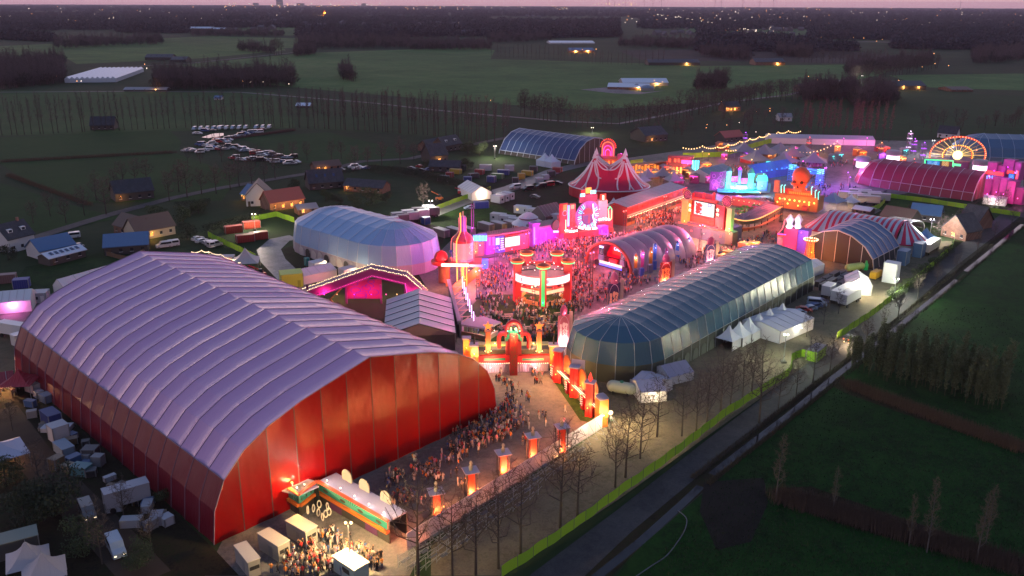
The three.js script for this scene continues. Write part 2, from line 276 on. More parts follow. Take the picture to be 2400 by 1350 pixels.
// an arched hall tent; half = profile from the base to the ridge; wall = how many profile steps are side wall
function archTent(t, o) {
  const { W, half, L, bays, wall = 1, mats, sag = .12, roundNear, roundFar, gableNear, gableFar = true, seam = .07, smooth = false, splits = 12, doors } = o;
  const prof = mirrored(half, W), n = prof.length, step = L / bays, roofPts = prof.slice(wall, n - wall), R = W / 2;
  for (let i = 0; i < bays; i++) {
    const z0 = -i * step, z1 = z0 - step, mid = Math.ceil(roofPts.length / 2);
    const sg = sag * (.7 + .6 * rnd());
    mesh('roof_panel', bay(roofPts.slice(0, mid), z0, z1, sg, 6, 3, smooth), mats.roofL ?? mats.roof, t);
    mesh('roof_panel', bay(roofPts.slice(mid - 1), z0, z1, sg, 6, 3, smooth), mats.roof, t);
    mesh('wall_panel', bay(prof.slice(0, wall + 1), z0, z1, sag * .3, 4, 2), mats.wall, t);
    mesh('wall_panel', bay(prof.slice(n - wall - 1), z0, z1, sag * .3, 4, 2), mats.wall, t);
  }
  const off = (z, k0 = 0, k1 = n) => prof.slice(k0, k1).map(([x, y]) => V(R + (x - R) * (1 + .04 / R), y + .03, z));
  for (let i = 0; i <= bays; i++) mesh('arch_beam', lineBars(off(-i * step), i % bays ? seam : seam * 1.7), mats.seam, t);
  for (const k of [wall, n - 1 - wall]) mesh('eave_trim', bar(V(prof[k][0] - .02, prof[k][1], 0), V(prof[k][0] - .02, prof[k][1], -L), seam), mats.seam, t);
  const gable = (z) => {
    const topAt = (x) => { for (let k = 0; k < n - 1; k++) if (x <= prof[k + 1][0] + 1e-6 && prof[k + 1][0] > prof[k][0]) { const f = (x - prof[k][0]) / (prof[k + 1][0] - prof[k][0]); return prof[k][1] + (prof[k + 1][1] - prof[k][1]) * Math.max(0, f); } return 0; };
    for (let i = 0; i < splits; i++) {
      const x0 = W * i / splits, x1 = W * (i + 1) / splits, xs = [x0, ...prof.map((q) => q[0]).filter((x) => x > x0 + .01 && x < x1 - .01), x1], rows = [];
      const more = []; xs.forEach((x, k) => { if (k) more.push((xs[k - 1] + x) / 2); more.push(x); });
      for (let j = 0; j <= 5; j++) rows.push(more.map((x) => { const u = (x - x0) / (x1 - x0), q = V(x, topAt(x) * j / 5, z + .06 - .16 * 4 * u * (1 - u)); q.u = x; q.v = q.y; return q; }));
      mesh('gable_panel', sheetGeo(rows), mats.gable, t);
      if (i) mesh('gable_mullion', box(.16, topAt(x0) - .1, .1, x0, 0, z + .05), mats.mullion ?? mats.seam, t);
    }
  };
  if (gableNear) gable(0);
  if (gableFar && !roundFar) gable(-L - .12);
  const dome = (z, dir, N) => {
    for (let i = 0; i < N; i++) {
      const at = (x, y, f) => { const a = Math.PI * (i + f) / N, r = R - x, q = V(R + Math.cos(a) * r, y, z + dir * Math.sin(a) * r); q.u = f * 4; q.v = x + y; return q; };
      const rows = []; const quads = [], wq = [];
      half.forEach(([x, y], k) => { if (k < half.length - 1) { const [x2, y2] = half[k + 1]; (k < wall ? wq : quads).push([at(x, y, 0), at(x, y, 1), at(x2, y2, 1), at(x2, y2, 0)]); } });
      mesh('roof_panel', faces(quads), mats.roof, t); mesh('wall_panel', faces(wq), mats.wall, t);
      if (i) mesh('arch_beam', lineBars(half.map(([x, y]) => { const a = Math.PI * i / N, r = R - x + .05; return V(R + Math.cos(a) * r, y + .03, z + dir * Math.sin(a) * r); }), seam), mats.seam, t);
    }
  };
  if (roundNear) dome(0, 1, roundNear);
  if (roundFar) dome(-L, -1, roundFar);
  return t;
}
const dirTurn = (x, z) => Math.atan2(-z, x);
const dark = M(.02, .02, .022, .6), steel = M(.32, .33, .35, .4, { metalness: .7 }), white = M(.72, .72, .72, .5), black = M(.012, .012, .014, .5), wood = M(.16, .09, .05, .8), greyPaint = M(.3, .31, .33, .6);
// the big red hall in front
{
  const t = thing('hall_tent', 'huge red arched tent with pale mauve roof nearest the viewer', 'festival tent', V(-45.9, 0, -118.6), dirTurn(42.9, -47.1));
  const half = [[0, 0], [.65, 5.5], [2.74, 10.1], [6.6, 13.8], [11, 16.2], [17.4, 18.4], [31.85, 21.8]];
  const before = t.children.length;
  archTent(t, { W: 63.7, half, L: 94.9, bays: 19, wall: 2, sag: .42, gableNear: true, splits: 12, seam: .06, mats: { roof: cloth(.52, .30, .50, .15, .07), wall: cloth(.15, .008, .02, .36, .06), gable: cloth(.17, .002, .003, .24, .14, wrinkleC), seam: M(.22, .16, .22, .4), mullion: M(.06, .05, .055, .4, { metalness: .5 }) } });
  const lean = new THREE.Matrix4().set(1, 0, -.052, 0, 0, 1, 0, 0, 0, 0, 1, 0, 0, 0, 0, 1); t.children.forEach((m) => m.geometry.applyMatrix4(lean));   // its long side is not quite square to the gable
}
// silver blue oval tent
{
  const d = [.725, .689], c = V(-37.8, 0, -274.5), L = 30.7, R = 14.9;   // d: from far to near round end
  // local -z is the length, away from the near round end: x runs to the right of it
  const t = thing('oval_tent', 'silver blue oval tent with rounded ends and arched doorways', 'festival tent', V(c.x, 0, c.z), Math.atan2(d[0], d[1]));
  const half = [[0, 0], [.1, 3.45], [1.12, 9.5], [8.3, 12.9], [R, 14.06]].map(([x, y]) => [x - R, y]);
  const g = new THREE.Group(); // shift so that the ridge is the axis
  archTent(t, { W: 2 * R, half: half.map(([x, y]) => [x + R, y]), L, bays: 6, sag: .1, wall: 1, roundNear: 10, roundFar: 10, gableFar: false, seam: .045, mats: { roof: cloth(.20, .34, .55, .3, .10), wall: cloth(.34, .30, .34, .5, .1), seam: M(.52, .56, .64, .4) } });
  t.position.add(V(-R, 0, 0).applyAxisAngle(V(0, 1, 0), t.rotation.y));
  for (let k = 0; k < 9; k++) {   // arched doorways in the near side wall, proud hoops
    const z = -2 - k * 3.5, s = new THREE.Shape(); s.moveTo(-1.3, 0); s.lineTo(-1.3, 1.6); s.absarc(0, 1.6, 1.3, Math.PI, 0, true); s.lineTo(1.3, 0); s.closePath();
    const open = k === 1 || k === 4 || k === 7;
    mesh('door_opening', new THREE.ExtrudeGeometry(s, { depth: .14, bevelEnabled: false, curveSegments: 8 }).rotateY(-Math.PI / 2).translate(.02, 0, z), open ? M(.03, .03, .032, .6) : cloth(.42, .4, .42, .5, .1), t);
    mesh('door_hoop', new THREE.TorusGeometry(1.36, .07, 4, 14, Math.PI).rotateY(Math.PI / 2).translate(-.12, 1.6, z), M(.4, .38, .4, .4), t);
  }
}
// long grey green tent on the right
{
  const R = 12.32, t = thing('long_tent', 'long grey green tent with rounded near end beside the tree row', 'festival tent', V(24.98, 0, -192.5), Math.atan2(-.645, .764));
  const half = [[0, 0], [.12, 4.2], [1.4, 9.1], [7.2, 11.0], [R, 11.74]];
  archTent(t, { W: 2 * R, half, L: 84, bays: 21, sag: .09, wall: 1, roundNear: 9, gableFar: true, seam: .05, mats: { roof: cloth(.03, .09, .14, .24, .06), wall: cloth(.06, .07, .05, .5, .06), gable: cloth(.2, .21, .2, .5, .1), seam: M(.5, .54, .56, .4) } });
  t.position.add(V(-R, 0, 0).applyAxisAngle(V(0, 1, 0), t.rotation.y));
  for (let k = 0; k < 21; k++) {
    const s = new THREE.Shape(); s.moveTo(-1.2, 0); s.lineTo(-1.2, 1.5); s.absarc(0, 1.5, 1.2, Math.PI, 0, true); s.lineTo(1.2, 0); s.closePath();
    mesh('door_opening', new THREE.ExtrudeGeometry(s, { depth: .1, bevelEnabled: false, curveSegments: 7 }).rotateY(-Math.PI / 2).translate(2 * R + .1, 0, -2 - k * 4), k > 15 ? M(.025, .03, .03, .5) : cloth(.13, .15, .125, .55, .1), t);
  }
}
// dark blue hall at the back
{
  const t = thing('hall_tent', 'dark blue arched tent at the back left of the circus tent', 'festival tent', V(32.2, 0, -460.6), dirTurn(.66, -.751));
  archTent(t, { W: 34.6, half: [[0, 0], [.7, 2], [4.5, 7.4], [10.4, 11], [17.3, 12.3]], L: 53, bays: 12, sag: .1, wall: 1, gableNear: true, splits: 8, seam: .16, mats: { roof: cloth(.022, .05, .15, .36, .1), wall: M(.03, .025, .025, .7), gable: M(.025, .02, .022, .6), seam: M(.42, .47, .56, .4) } });
}
// long red tent at the far right
{
  const t = thing('hall_tent', 'long crimson arched tent before the big wheel on the far right', 'festival tent', V(196.9, 0, -373.7), dirTurn(.714, -.70));
  archTent(t, { W: 24, half: [[0, 0], [1.1, 3.4], [3.3, 7.2], [6.4, 10], [12, 11.6]], L: 45, bays: 10, sag: .1, wall: 1, gableNear: true, roundFar: 5, splits: 6, seam: .12, smooth: true, mats: { roof: cloth(.24, .015, .05, .3, .08), wall: cloth(.2, .012, .03, .36, .06), gable: cloth(.4, .12, .11, .5, .1), seam: M(.5, .38, .42, .4) } });
}
// big blue tent that leaves the frame on the right
{
  const a = G(2318, 386), b = G(2560, 395), e = b.clone().sub(a).normalize();
  const t = thing('hall_tent', 'blue grey arched tent behind the big wheel at the far right edge', 'festival tent', a, dirTurn(-e.z * -1, -e.x * 1) );
  t.rotation.y = Math.atan2(-e.x, -e.z);            // local -z runs along the visible long side
  t.position.add(V(-34, 0, 0).applyAxisAngle(V(0, 1, 0), t.rotation.y));
  archTent(t, { W: 34, half: [[0, 0], [.5, 4], [3.2, 8.5], [9, 12.4], [17, 14.2]], L: 90, bays: 15, sag: .1, wall: 1, roundNear: 7, seam: .08, gableFar: true, mats: { roof: cloth(.05, .12, .22, .34, .14), wall: cloth(.08, .13, .2, .5, .1), gable: cloth(.1, .16, .25), seam: M(.3, .42, .55, .4) } });
}
// open fronted blue hangar tent
{
  const W = 25.9, t = thing('hangar_tent', 'blue roofed tent with dark gable wall and pale frame', 'festival tent', V(114.6 - .74 * W, 0, -269.8 - .672 * W), dirTurn(.74, .672));
  archTent(t, { W, half: [[0, 0], [.7, 3.2], [3.7, 6.9], [8.3, 9.6], [12.95, 10.7]], L: 23, bays: 5, sag: .2, wall: 1, gableNear: true, splits: 6, seam: .12, mats: { roof: cloth(.04, .11, .26, .34, .2), wall: M(.03, .035, .04, .6), gable: M(.022, .015, .013, .55), seam: M(.55, .45, .42, .4) } });
}
// striped tunnel tent behind it
{
  const a = G(1950, 496, 9), b = G(2122, 521, 9), e = b.clone().sub(a).setY(0), L = e.length(); e.normalize();
  const R = 8.5, turn = Math.atan2(-e.x, -e.z) + Math.PI, t = thing('striped_tent', 'red and grey striped round topped tent behind the blue hangar', 'festival tent', V(b.x, 0, b.z), turn + Math.PI);
  t.rotation.y = Math.atan2(e.x, e.z);               // local -z runs from the right end to the left end
  const red = cloth(.45, .012, .06, .4, .1), grey = cloth(.34, .42, .54, .4, .1), N = 13, st = L / N, arc = (r, a0, a1, k) => Array.from({ length: k + 1 }, (_, i) => { const a = Math.PI - (a0 + (a1 - a0) * i / k); return [Math.cos(a) * r, 3 + Math.sin(a) * (r - 2)]; });
  for (let i = 0; i < N; i++) for (let h = 0; h < 2; h++) {
    const z0 = -(i + h * .5) * st, z1 = z0 - st * .5;
    mesh('roof_stripe', bay(arc(R, 0, Math.PI, 12), z0, z1, .04, 2, 1, true), h ? grey : red, t);
    mesh('wall_panel', merge([bay([[-R, 0], [-R, 3]], z0, z1, 0, 1, 1), bay([[R, 3], [R, 0]], z0, z1, 0, 1, 1)]), h ? white : M(.55, .5, .5, .6), t);
  }
  for (const [z, dir] of [[0, 1], [-L, -1]]) for (let i = 0; i < 8; i++) {   // half cone ends
    const q = (f, r, y) => { const a = Math.PI * (i + f) / 8; return V(Math.cos(a) * r, y, z + dir * Math.sin(a) * r); };
    mesh('roof_stripe', faces([[q(0, R, 3), q(.5, R, 3), q(.5, 1, 9.4), q(0, 1, 9.4)]]), red, t); mesh('roof_stripe', faces([[q(.5, R, 3), q(1, R, 3), q(1, 1, 9.4), q(.5, 1, 9.4)]]), grey, t);
    mesh('wall_panel', faces([[q(0, R, 0), q(1, R, 0), q(1, R, 3), q(0, R, 3)]]), M(.55, .5, .5, .6), t);
  }
  mesh('eave_band', new THREE.TorusGeometry(R + .05, .25, 4, 20, Math.PI).rotateX(Math.PI / 2).translate(0, 3, 0), red, t);
  mesh('eave_band', new THREE.TorusGeometry(R + .05, .25, 4, 20, Math.PI).rotateX(-Math.PI / 2).translate(0, 3, -L), red, t);
}
// silver awning of half hoops at the right end of the striped tent
{
  const a = G(2110, 560, 2), b = G(2165, 540, 2), e = b.clone().sub(a).setY(0), L = e.length(); e.normalize();
  const t = thing('hooped_awning', 'dark ribbed awning with silver hoops at the end of the striped tent', 'awning', a.setY(0), dirTurn(e.x, e.z));
  for (let k = 0; k < 9; k++) { const z = -k * 1.1; mesh('hoop', new THREE.TorusGeometry(L / 2, .13, 4, 14, Math.PI).scale(1, .42, 1).translate(L / 2, 3, z), steel, t); if (k < 8) mesh('roof_panel', bay(Array.from({ length: 9 }, (_, i) => { const q = Math.PI * (1 - i / 8); return [L / 2 + Math.cos(q) * L / 2, 3 + Math.sin(q) * L * .2]; }), z, z - 1.1, .1, 2, 1, true), M(.1, .1, .14, .3), t); }
  for (const x of [0, L]) for (const z of [0, -8.8]) mesh('post', box(.15, 3, .15, x, 0, z), steel, t);
}
// the circus tent with four masts
{
  const a = G(1334, 455), b = G(1524, 462), c = a.clone().add(b).multiplyScalar(.5), rx = a.distanceTo(b) / 2, rz = rx * .86, turn = dirTurn(b.x - a.x, b.z - a.z);
  const t = thing('circus_tent', 'crimson circus tent with four masts and white scalloped trim', 'circus tent', V(c.x, 0, c.z).add(V(0, 0, -3)), turn);
  const eave = 4.2, H = 17.5, poles = [[-.36, .30], [.36, .30], [-.36, -.34], [.36, -.34]].map(([x, z]) => [x * rx, z * rz]);
  const hgt = (x, z) => { const k = Math.hypot(x / rx, z / rz), e = Math.max(0, 1 - k) * rx; let h = 0; for (const [px, pz] of poles) { const d = Math.hypot(x - px, z - pz), q = e / (e + d + 1e-6); h = Math.max(h, Math.pow(q, 1.75)); } return eave + Math.min(3.2, e * .32) + (H - eave - 3.2) * h; };
  const red = cloth(.44, .012, .06, .3, .06), pale = M(.62, .6, .66, .5), N = 96;
  const ring = (k) => Array.from({ length: N + 1 }, (_, i) => { const w = i / N * 2 * Math.PI, x = Math.cos(w) * rx * k, z = Math.sin(w) * rz * k, q = V(x, hgt(x, z), z); q.u = x; q.v = z; return q; });
  const rows = []; for (let i = 0; i <= 40; i++) rows.push(ring(i / 40)); 
  mesh('canvas_roof', sheetGeo(rows), red, t);
  for (let i = 0; i < 24; i++) { const q = (f, y, r) => { const w = (i + f) / 24 * 2 * Math.PI; return V(Math.cos(w) * rx * r, y, Math.sin(w) * rz * r); }; mesh('wall_panel', faces([[q(0, 0, 1), q(1, 0, 1), q(1, eave, 1), q(0, eave, 1)]]), cloth(i % 2 ? .3 : .34, .012, .03, .5, .1), t); }
  mesh('eave_band', tube(ring(1.004), .28, 4, 96), pale, t);
  for (const [px, pz] of poles) {
    mesh('mast_cap', lathe([[.02, 2.2], [.5, .8], [1.1, -.9]], 10).translate(px, H, pz), pale, t);
    for (const w0 of [-2.6, -1.85, -.9, 0, .9, 1.85, 2.6]) {   // teardrop bands from mast to eave
      const w = Math.atan2(pz, px) + w0, far = Math.abs(w0) > 2 ? .9 : 1, ends = [-1, 1].map((s) => { const pts = []; for (let i = 1; i <= 10; i++) { const f = i / 10, e = Math.min(1, f * 1.05), wide = Math.sin(Math.min(1, f * 1.0) * Math.PI * .72) * rx * .15 * s; const L = Math.abs(w0) > 1.2 ? rx * .34 : rx * .52; const x = px + Math.cos(w) * L * e - Math.sin(w) * wide, z = pz + Math.sin(w) * L * e + Math.cos(w) * wide; if (Math.hypot(x / rx, z / rz) < .985) pts.push(V(x, hgt(x, z) + .06, z)); } return pts; });
      for (const pts of ends) if (pts.length > 3) mesh('trim_band', tube(pts, .32, 4), pale, t);
    }
  }
}
// simple frame tents: front line given on the photograph, depth, eave and ridge heights; ridge along x (or along z)
function marquee(label, px0, px1, depth, eave, ridge, o = {}) {
  const f = front(G(...px0), G(...px1)), t = thing(o.name ?? 'frame_tent', label, 'tent', f.p, f.turn, o.group), L = f.L, roof = o.roof ?? cloth(.6, .6, .62, .45, .1), wall = o.wall ?? cloth(.6, .59, .6, .55, .08), n = o.n ?? Math.max(2, Math.round((o.along ? depth : L) / 5));
  if (o.along) {   // gable to the viewer, ridge runs away
    for (let i = 0; i < n; i++) { const z0 = -depth * i / n, z1 = -depth * (i + 1) / n; mesh('roof_panel', bay([[-.15, eave], [L / 2, ridge]], z0, z1, .05, 3, 2), roof, t); mesh('roof_panel', bay([[L / 2, ridge], [L + .15, eave]], z0, z1, .05, 3, 2), roof, t); if (!o.open) { mesh('wall_panel', bay([[0, 0], [0, eave]], z0, z1, 0, 1, 1), wall, t); mesh('wall_panel', bay([[L, eave], [L, 0]], z0, z1, 0, 1, 1), wall, t); } mesh('roof_beam', lineBars([V(-.15, eave + .04, z0), V(L / 2, ridge + .04, z0), V(L + .15, eave + .04, z0)], .06), o.seam ?? M(.35, .35, .37, .5), t); }
    mesh('gable_panel', faces([[V(0, 0, 0), V(L, 0, 0), V(L, eave, 0), V(L / 2, ridge, 0), V(0, eave, 0)]]), o.gable ?? wall, t);
    mesh('gable_panel', faces([[V(0, 0, -depth), V(0, eave, -depth), V(L / 2, ridge, -depth), V(L, eave, -depth), V(L, 0, -depth)]]), wall, t);
  } else {
    for (let i = 0; i < n; i++) { const x0 = L * i / n, x1 = L * (i + 1) / n, P = (x, y, z) => V(x, y, z); mesh('roof_panel', faces([[P(x0, eave, .15), P(x1, eave, .15), P(x1, ridge, -depth / 2), P(x0, ridge, -depth / 2)]]), roof, t); mesh('roof_panel', faces([[P(x0, ridge, -depth / 2), P(x1, ridge, -depth / 2), P(x1, eave, -depth - .15), P(x0, eave, -depth - .15)]]), roof, t); if (!o.open) { mesh('wall_panel', faces([[P(x0, 0, 0), P(x1, 0, 0), P(x1, eave, 0), P(x0, eave, 0)]]), o.front ?? wall, t); mesh('wall_panel', faces([[P(x1, 0, -depth), P(x0, 0, -depth), P(x0, eave, -depth), P(x1, eave, -depth)]]), wall, t); } mesh('roof_beam', lineBars([P(x0, eave + .04, .15), P(x0, ridge + .05, -depth / 2), P(x0, eave + .04, -depth - .15)], .05), o.seam ?? M(.35, .35, .37, .5), t); }
    for (const x of [0, L]) mesh('gable_panel', faces([[V(x, 0, 0), V(x, eave, 0), V(x, ridge, -depth / 2), V(x, eave, -depth), V(x, 0, -depth)]]), o.gable ?? wall, t);
  }
  for (const x of [0, L]) for (const z of [0, -depth]) mesh('tent_leg', box(.12, eave, .12, x, 0, z), steel, t);
  if (o.light) lamp(t, L / 2, eave * .8, o.lightZ ?? 1.2, ...o.light);
  return t;
}
// a pagoda tent: square with a concave peaked roof
function pagoda(label, px, size, eave = 2.5, peak = 3, o = {}) {
  const p = px.isVector3 ? px : G(...px), t = thing('pagoda_tent', label, 'tent', p, o.turn ?? .7, o.group), roof = o.roof ?? cloth(.58, .6, .64, .45, .06), s = size / 2;
  const prof = [[1.02, 0], [.72, .16], [.45, .38], [.22, .66], [.06, .96], [0, 1]];
  for (let k = 0; k < 4; k++) {
    const rows = prof.map(([r, h]) => [-1, 1].map((w) => { const a = V(w * s * r, eave + h * peak, s * r).applyAxisAngle(V(0, 1, 0), k * Math.PI / 2); a.u = a.x; a.v = a.y + a.z; return a; }));
    mesh('roof_panel', sheetGeo(rows), roof, t);
    if (o.walls?.includes(k)) mesh('wall_panel', faces([[V(-s, 0, s), V(s, 0, s), V(s, eave, s), V(-s, eave, s)].map((q) => q.applyAxisAngle(V(0, 1, 0), k * Math.PI / 2))]), o.wall ?? cloth(.58, .58, .6, .5, .06), t);
  }
  for (const x of [-s, s]) for (const z of [-s, s]) mesh('tent_leg', box(.1, eave, .1, x * .98, 0, z * .98), steel, t);
  mesh('finial', cyl(.06, .02, .5, 0, eave + peak, 0, 6), steel, t);
  if (o.light) lamp(t, 0, eave - .4, 0, ...o.light);
  return t;
}
// ---------- stages and themed buildings ----------
function facade(name, label, cat, pa, pb, group) {
  const A = pa.isVector3 ? pa : G(...pa), B = pb.isVector3 ? pb : G(...pb), f = front(A, B), t = thing(name, label, cat, f.p, f.turn, group), e = B.clone().sub(A).setY(0).normalize(), n = V(-e.z, 0, e.x);
  const at = (x, y, z = 0) => { const d = ray(x, y), o = A.clone().addScaledVector(n, z), k = (o.x * n.x + o.z * n.z) / (d.x * n.x + d.z * n.z), p = V(d.x * k, HEIGHT + d.y * k, d.z * k); return V((p.x - A.x) * e.x + (p.z - A.z) * e.z, p.y, z); };
  const F = { t, L: f.L, at };
  // a block seen between x0..x1 and reaching from yb up to yt (photograph), depth metres deep behind plane z
  F.rect = (x0, x1, yt, yb, z = 0) => { const xc = (x0 + x1) / 2, a = at(xc, yb, z), b = at(xc, yt, z), l = at(x0, (yt + yb) / 2, z).x, r = at(x1, (yt + yb) / 2, z).x; return { x: (l + r) / 2, y: Math.max(0, a.y), w: Math.max(.1, r - l), h: Math.max(.1, b.y - Math.max(0, a.y)), z }; };
  F.block = (nm, x0, x1, yt, yb, depth, mat, z = 0) => { const r = F.rect(x0, x1, yt, yb, z); return mesh(nm, box(r.w, r.h, depth, r.x, r.y, z - depth / 2), mat, t); };
  F.tower = (nm, x0, x1, yt, yb, mat, z = 0, cap) => { const r = F.rect(x0, x1, yt, yb, z), m = mesh(nm, merge([box(r.w, r.h, r.w, r.x, r.y, z - r.w / 2), box(r.w * 1.25, r.w * .25, r.w * 1.25, r.x, r.y + r.h, z - r.w / 2)]), mat, t); if (cap) mesh('tower_cap', lathe([[r.w * .7, 0], [r.w * .62, r.w * .3], [r.w * .3, r.w * .75], [.05, r.w * 1.1]], 10).translate(r.x, r.y + r.h + r.w * .25, z - r.w / 2), cap, t); return r; };
  F.neon = (nm, pts, r, mat, z = .2) => mesh(nm, lineBars(pts.map(([x, y]) => at(x, y, z)), r, 5), mat, t);
  F.lamp = (x, y, z, r, g, b, cd, s) => { const p = at(x, y, z); return lamp(t, p.x, Math.max(.5, p.y), z, r, g, b, cd, s); };
  F.screen = (nm, x0, x1, yt, yb, mat, z = 0, light) => { const r = F.rect(x0, x1, yt, yb, z); mesh('screen_frame', box(r.w + .5, r.h + .5, .5, r.x, r.y - .25, z - .3), dark, t); const m = mesh(nm, box(r.w, r.h, .08, r.x, r.y, z), mat, t); if (light) { const l = new THREE.RectAreaLight(new THREE.Color().setRGB(light[0], light[1], light[2]), light[3], r.w, r.h); l.position.set(r.x, r.y + r.h / 2, z + .12); l.rotation.y = Math.PI; t.add(l); } return r; };
  return F;
}
const led = (tx, s = 1) => new THREE.MeshStandardMaterial({ color: 0x050505, emissive: 0xffffff, emissiveMap: tx, emissiveIntensity: s, roughness: .5 });
const rgb = (a) => `rgb(${a.map((v) => Math.round(v)).join()})`;
const deco = (a, b, k) => drawn(256, 256, (c, w, h) => { c.fillStyle = rgb(a); c.fillRect(0, 0, w, h); c.strokeStyle = rgb(b); c.lineWidth = 5; for (let i = 1; i < 9; i++) { c.beginPath(); if (k === 'arc') c.arc(w / 2, h, i * 26, Math.PI, 0); else if (k === 'ray') { c.moveTo(w / 2, h); c.lineTo(w / 2 + Math.cos(i / 9 * Math.PI) * 300, h - Math.sin(i / 9 * Math.PI) * 300); } else { c.arc(w / 2 + Math.sin(i * 2.3) * 70, h * i / 9, 20 + i * 3, 0, 6.3); } c.stroke(); } });
const neonPink = glow(1, .08, .5, 2), neonRed = glow(1, .05, .03, 1.4), neonBlue = glow(.08, .3, 1, 2.2), neonCyan = glow(.15, .8, 1, 2), neonGreen = glow(.08, .9, .35, 1.6), neonOrange = glow(1, .33, .05, 2.2), neonViolet = glow(.5, .08, 1, 2), warmWhite = glow(1, .72, .45, 3), hotWhite = glow(1, .86, .8, 3);
const redPaint = M(.42, .012, .02, .45), redDark = M(.22, .01, .02, .5), orangePaint = M(.55, .14, .02, .5), greenPaint = M(.03, .2, .12, .5), tealPaint = M(.03, .32, .30, .5), pinkPaint = M(.5, .05, .25, .5), violetPaint = M(.2, .05, .4, .5), bluePaint = M(.04, .1, .45, .5), goldPaint = M(.5, .32, .08, .4, { metalness: .4 });
const bulbsAt = (name, pts, mat, parent, r = .13) => tag(mesh(name, pts.map((q) => ball(r, q.x, q.y, q.z, 4)), mat, parent), null, null, null, 'stuff');
const along = (a, b, n, sag = 0) => Array.from({ length: n + 1 }, (_, i) => { const t = i / n, q = a.clone().lerp(b, t); q.y -= sag * 4 * t * (1 - t); return q; });

// --- entrance gate with the red arch
{
  const F = facade('entrance_gate', 'red entrance gate with central pylon and tall red arch', 'gate', [1115, 880], [1288, 876]), t = F.t;
  const gatePrint = M(1, 1, 1, .5, { map: deco([120, 12, 20], [60, 80, 40], 'x') });
  for (const [x0, x1] of [[1122, 1196], [1212, 1287]]) {
    F.block('lintel_panel', x0, x1, 834, 851, 1.6, redPaint); F.block('lintel_inlay', x0 + 12, x1 - 12, 840, 845, .1, greenPaint, .06);
    const a = F.at(x0 + 3, 851, .2), b = F.at(x1 - 3, 851, .2); bulbsAt('bulb_row', along(a, b, 14, .15), warmWhite, t, .12);
    const d = mesh('gate_curtain', sheetGeo([0, 1].map((h) => Array.from({ length: 41 }, (_, i) => { const r = F.rect(x0, x1, 851, 878), q = V(r.x - r.w / 2 + r.w * i / 40, h * (r.y + r.h - .6) + .1, -1.2 + .12 * Math.sin(i * 1.9)); q.u = q.x; q.v = q.y; return q; }))), M(.38, .3, .36, .7), t);
  }
  F.block('pylon', 1195, 1213, 783, 880, 2.2, gatePrint, 1); F.block('pylon_wing', 1186, 1196, 800, 832, 1.6, redDark, .6); F.block('pylon_wing', 1213, 1222, 800, 832, 1.6, redDark, .6);
  for (const [x0, x1, yt, yb] of [[1184, 1190, 792, 801], [1188, 1194, 785, 795], [1214, 1220, 785, 795], [1219, 1224, 792, 801], [1192, 1214, 776, 783], [1195, 1200, 768, 777], [1207, 1212, 768, 777]]) F.block('green_step', x0, x1, yt, yb, 1.2, M(.06, .3, .16, .5), .4);
  const arch = (pts, wd, m) => { const c = pts.map((q) => F.at(...q, -.4)); mesh('arch', tube(c, wd, 6, 40), m, t); };
  arch([[1189, 800], [1188, 775], [1193, 760], [1204, 754], [1215, 760], [1221, 775], [1220, 800]].map(([x, y]) => [x, y]), .62, redPaint);
  arch([[1170, 815], [1170, 790], [1174, 782], [1188, 780]], .55, redPaint); arch([[1220, 780], [1234, 782], [1239, 790], [1239, 815]], .55, redPaint);
  F.block('balcony', 1122, 1287, 820, 834, 2.5, dark, -1); F.block('bar_counter', 1122, 1196, 808, 816, 2, M(.3, .32, .12, .6), -3.5); F.block('bar_counter', 1212, 1287, 808, 816, 2, M(.3, .32, .12, .6), -3.5);
  for (const x of [1144, 1264]) { const r = F.tower('column', x - 5.5, x + 5.5, 780, 826, M(.34, .08, .03, .5), .1); const s = []; for (let k = 0; k < 10; k++) { const a = k * Math.PI / 5 - Math.PI / 2, q = k % 2 ? .45 : 1.1; s.push([Math.cos(a) * q, -Math.sin(a) * q]); } mesh('star', slab(s, .3).translate(r.x, r.y + r.h + 1.3, -.8), glow(1, .22, .03, 1.6), t); F.lamp(x, 825, 1, 1, .42, .1, 160, .2); for (const k of [-7, 7]) F.lamp(x + k, 823, .8, 1, .6, .3, 14, .12); }
  F.lamp(1204, 789, 1.5, 1, .3, .12, 200, .16); F.lamp(1190, 776, .9, .2, 1, .6, 20, .12); F.lamp(1218, 776, .9, .2, 1, .6, 20, .12);
  F.lamp(1150, 862, 1, 1, .55, .45, 60, .12); F.lamp(1255, 862, 1, 1, .45, .45, 60, .12); F.lamp(1160, 805, -2, 1, .6, .25, 90, .14); F.lamp(1250, 805, -2, 1, .55, .25, 90, .14);
}
function gatePier(label, x, yt, yb, w, o = {}) {
  const F = facade('gate_pier', label, 'pillar', [x - w, yb], [x + w, yb], o.group ?? null), r = F.rect(x - w, x + w, yt, yb), m = o.mat ?? orangePaint;
  mesh('pier_shaft', box(r.w, r.h, r.w, r.w / 2, 0, -r.w / 2), m, F.t); mesh('pier_cap', box(r.w * 1.3, .3, r.w * 1.3, r.w / 2, r.h, -r.w / 2), M(.3, .26, .34, .5), F.t); mesh('pier_base', box(r.w * 1.15, .5, r.w * 1.15, r.w / 2, 0, -r.w / 2), dark, F.t);
  if (!o.plain) mesh('pier_finial', cyl(.25, .18, 2, r.w / 2, r.h + .3, -r.w / 2, 6), dark, F.t);
  for (const k of [.28, .5]) mesh('pier_rosette', new THREE.CylinderGeometry(.35, .35, .12, 8).rotateX(Math.PI / 2).translate(r.w / 2, r.h * k, .05), neonRed, F.t);
  if (o.lamp) lamp(F.t, r.w / 2, r.h * (o.lampAt ?? .7), .7, ...o.lamp);
  return F;
}
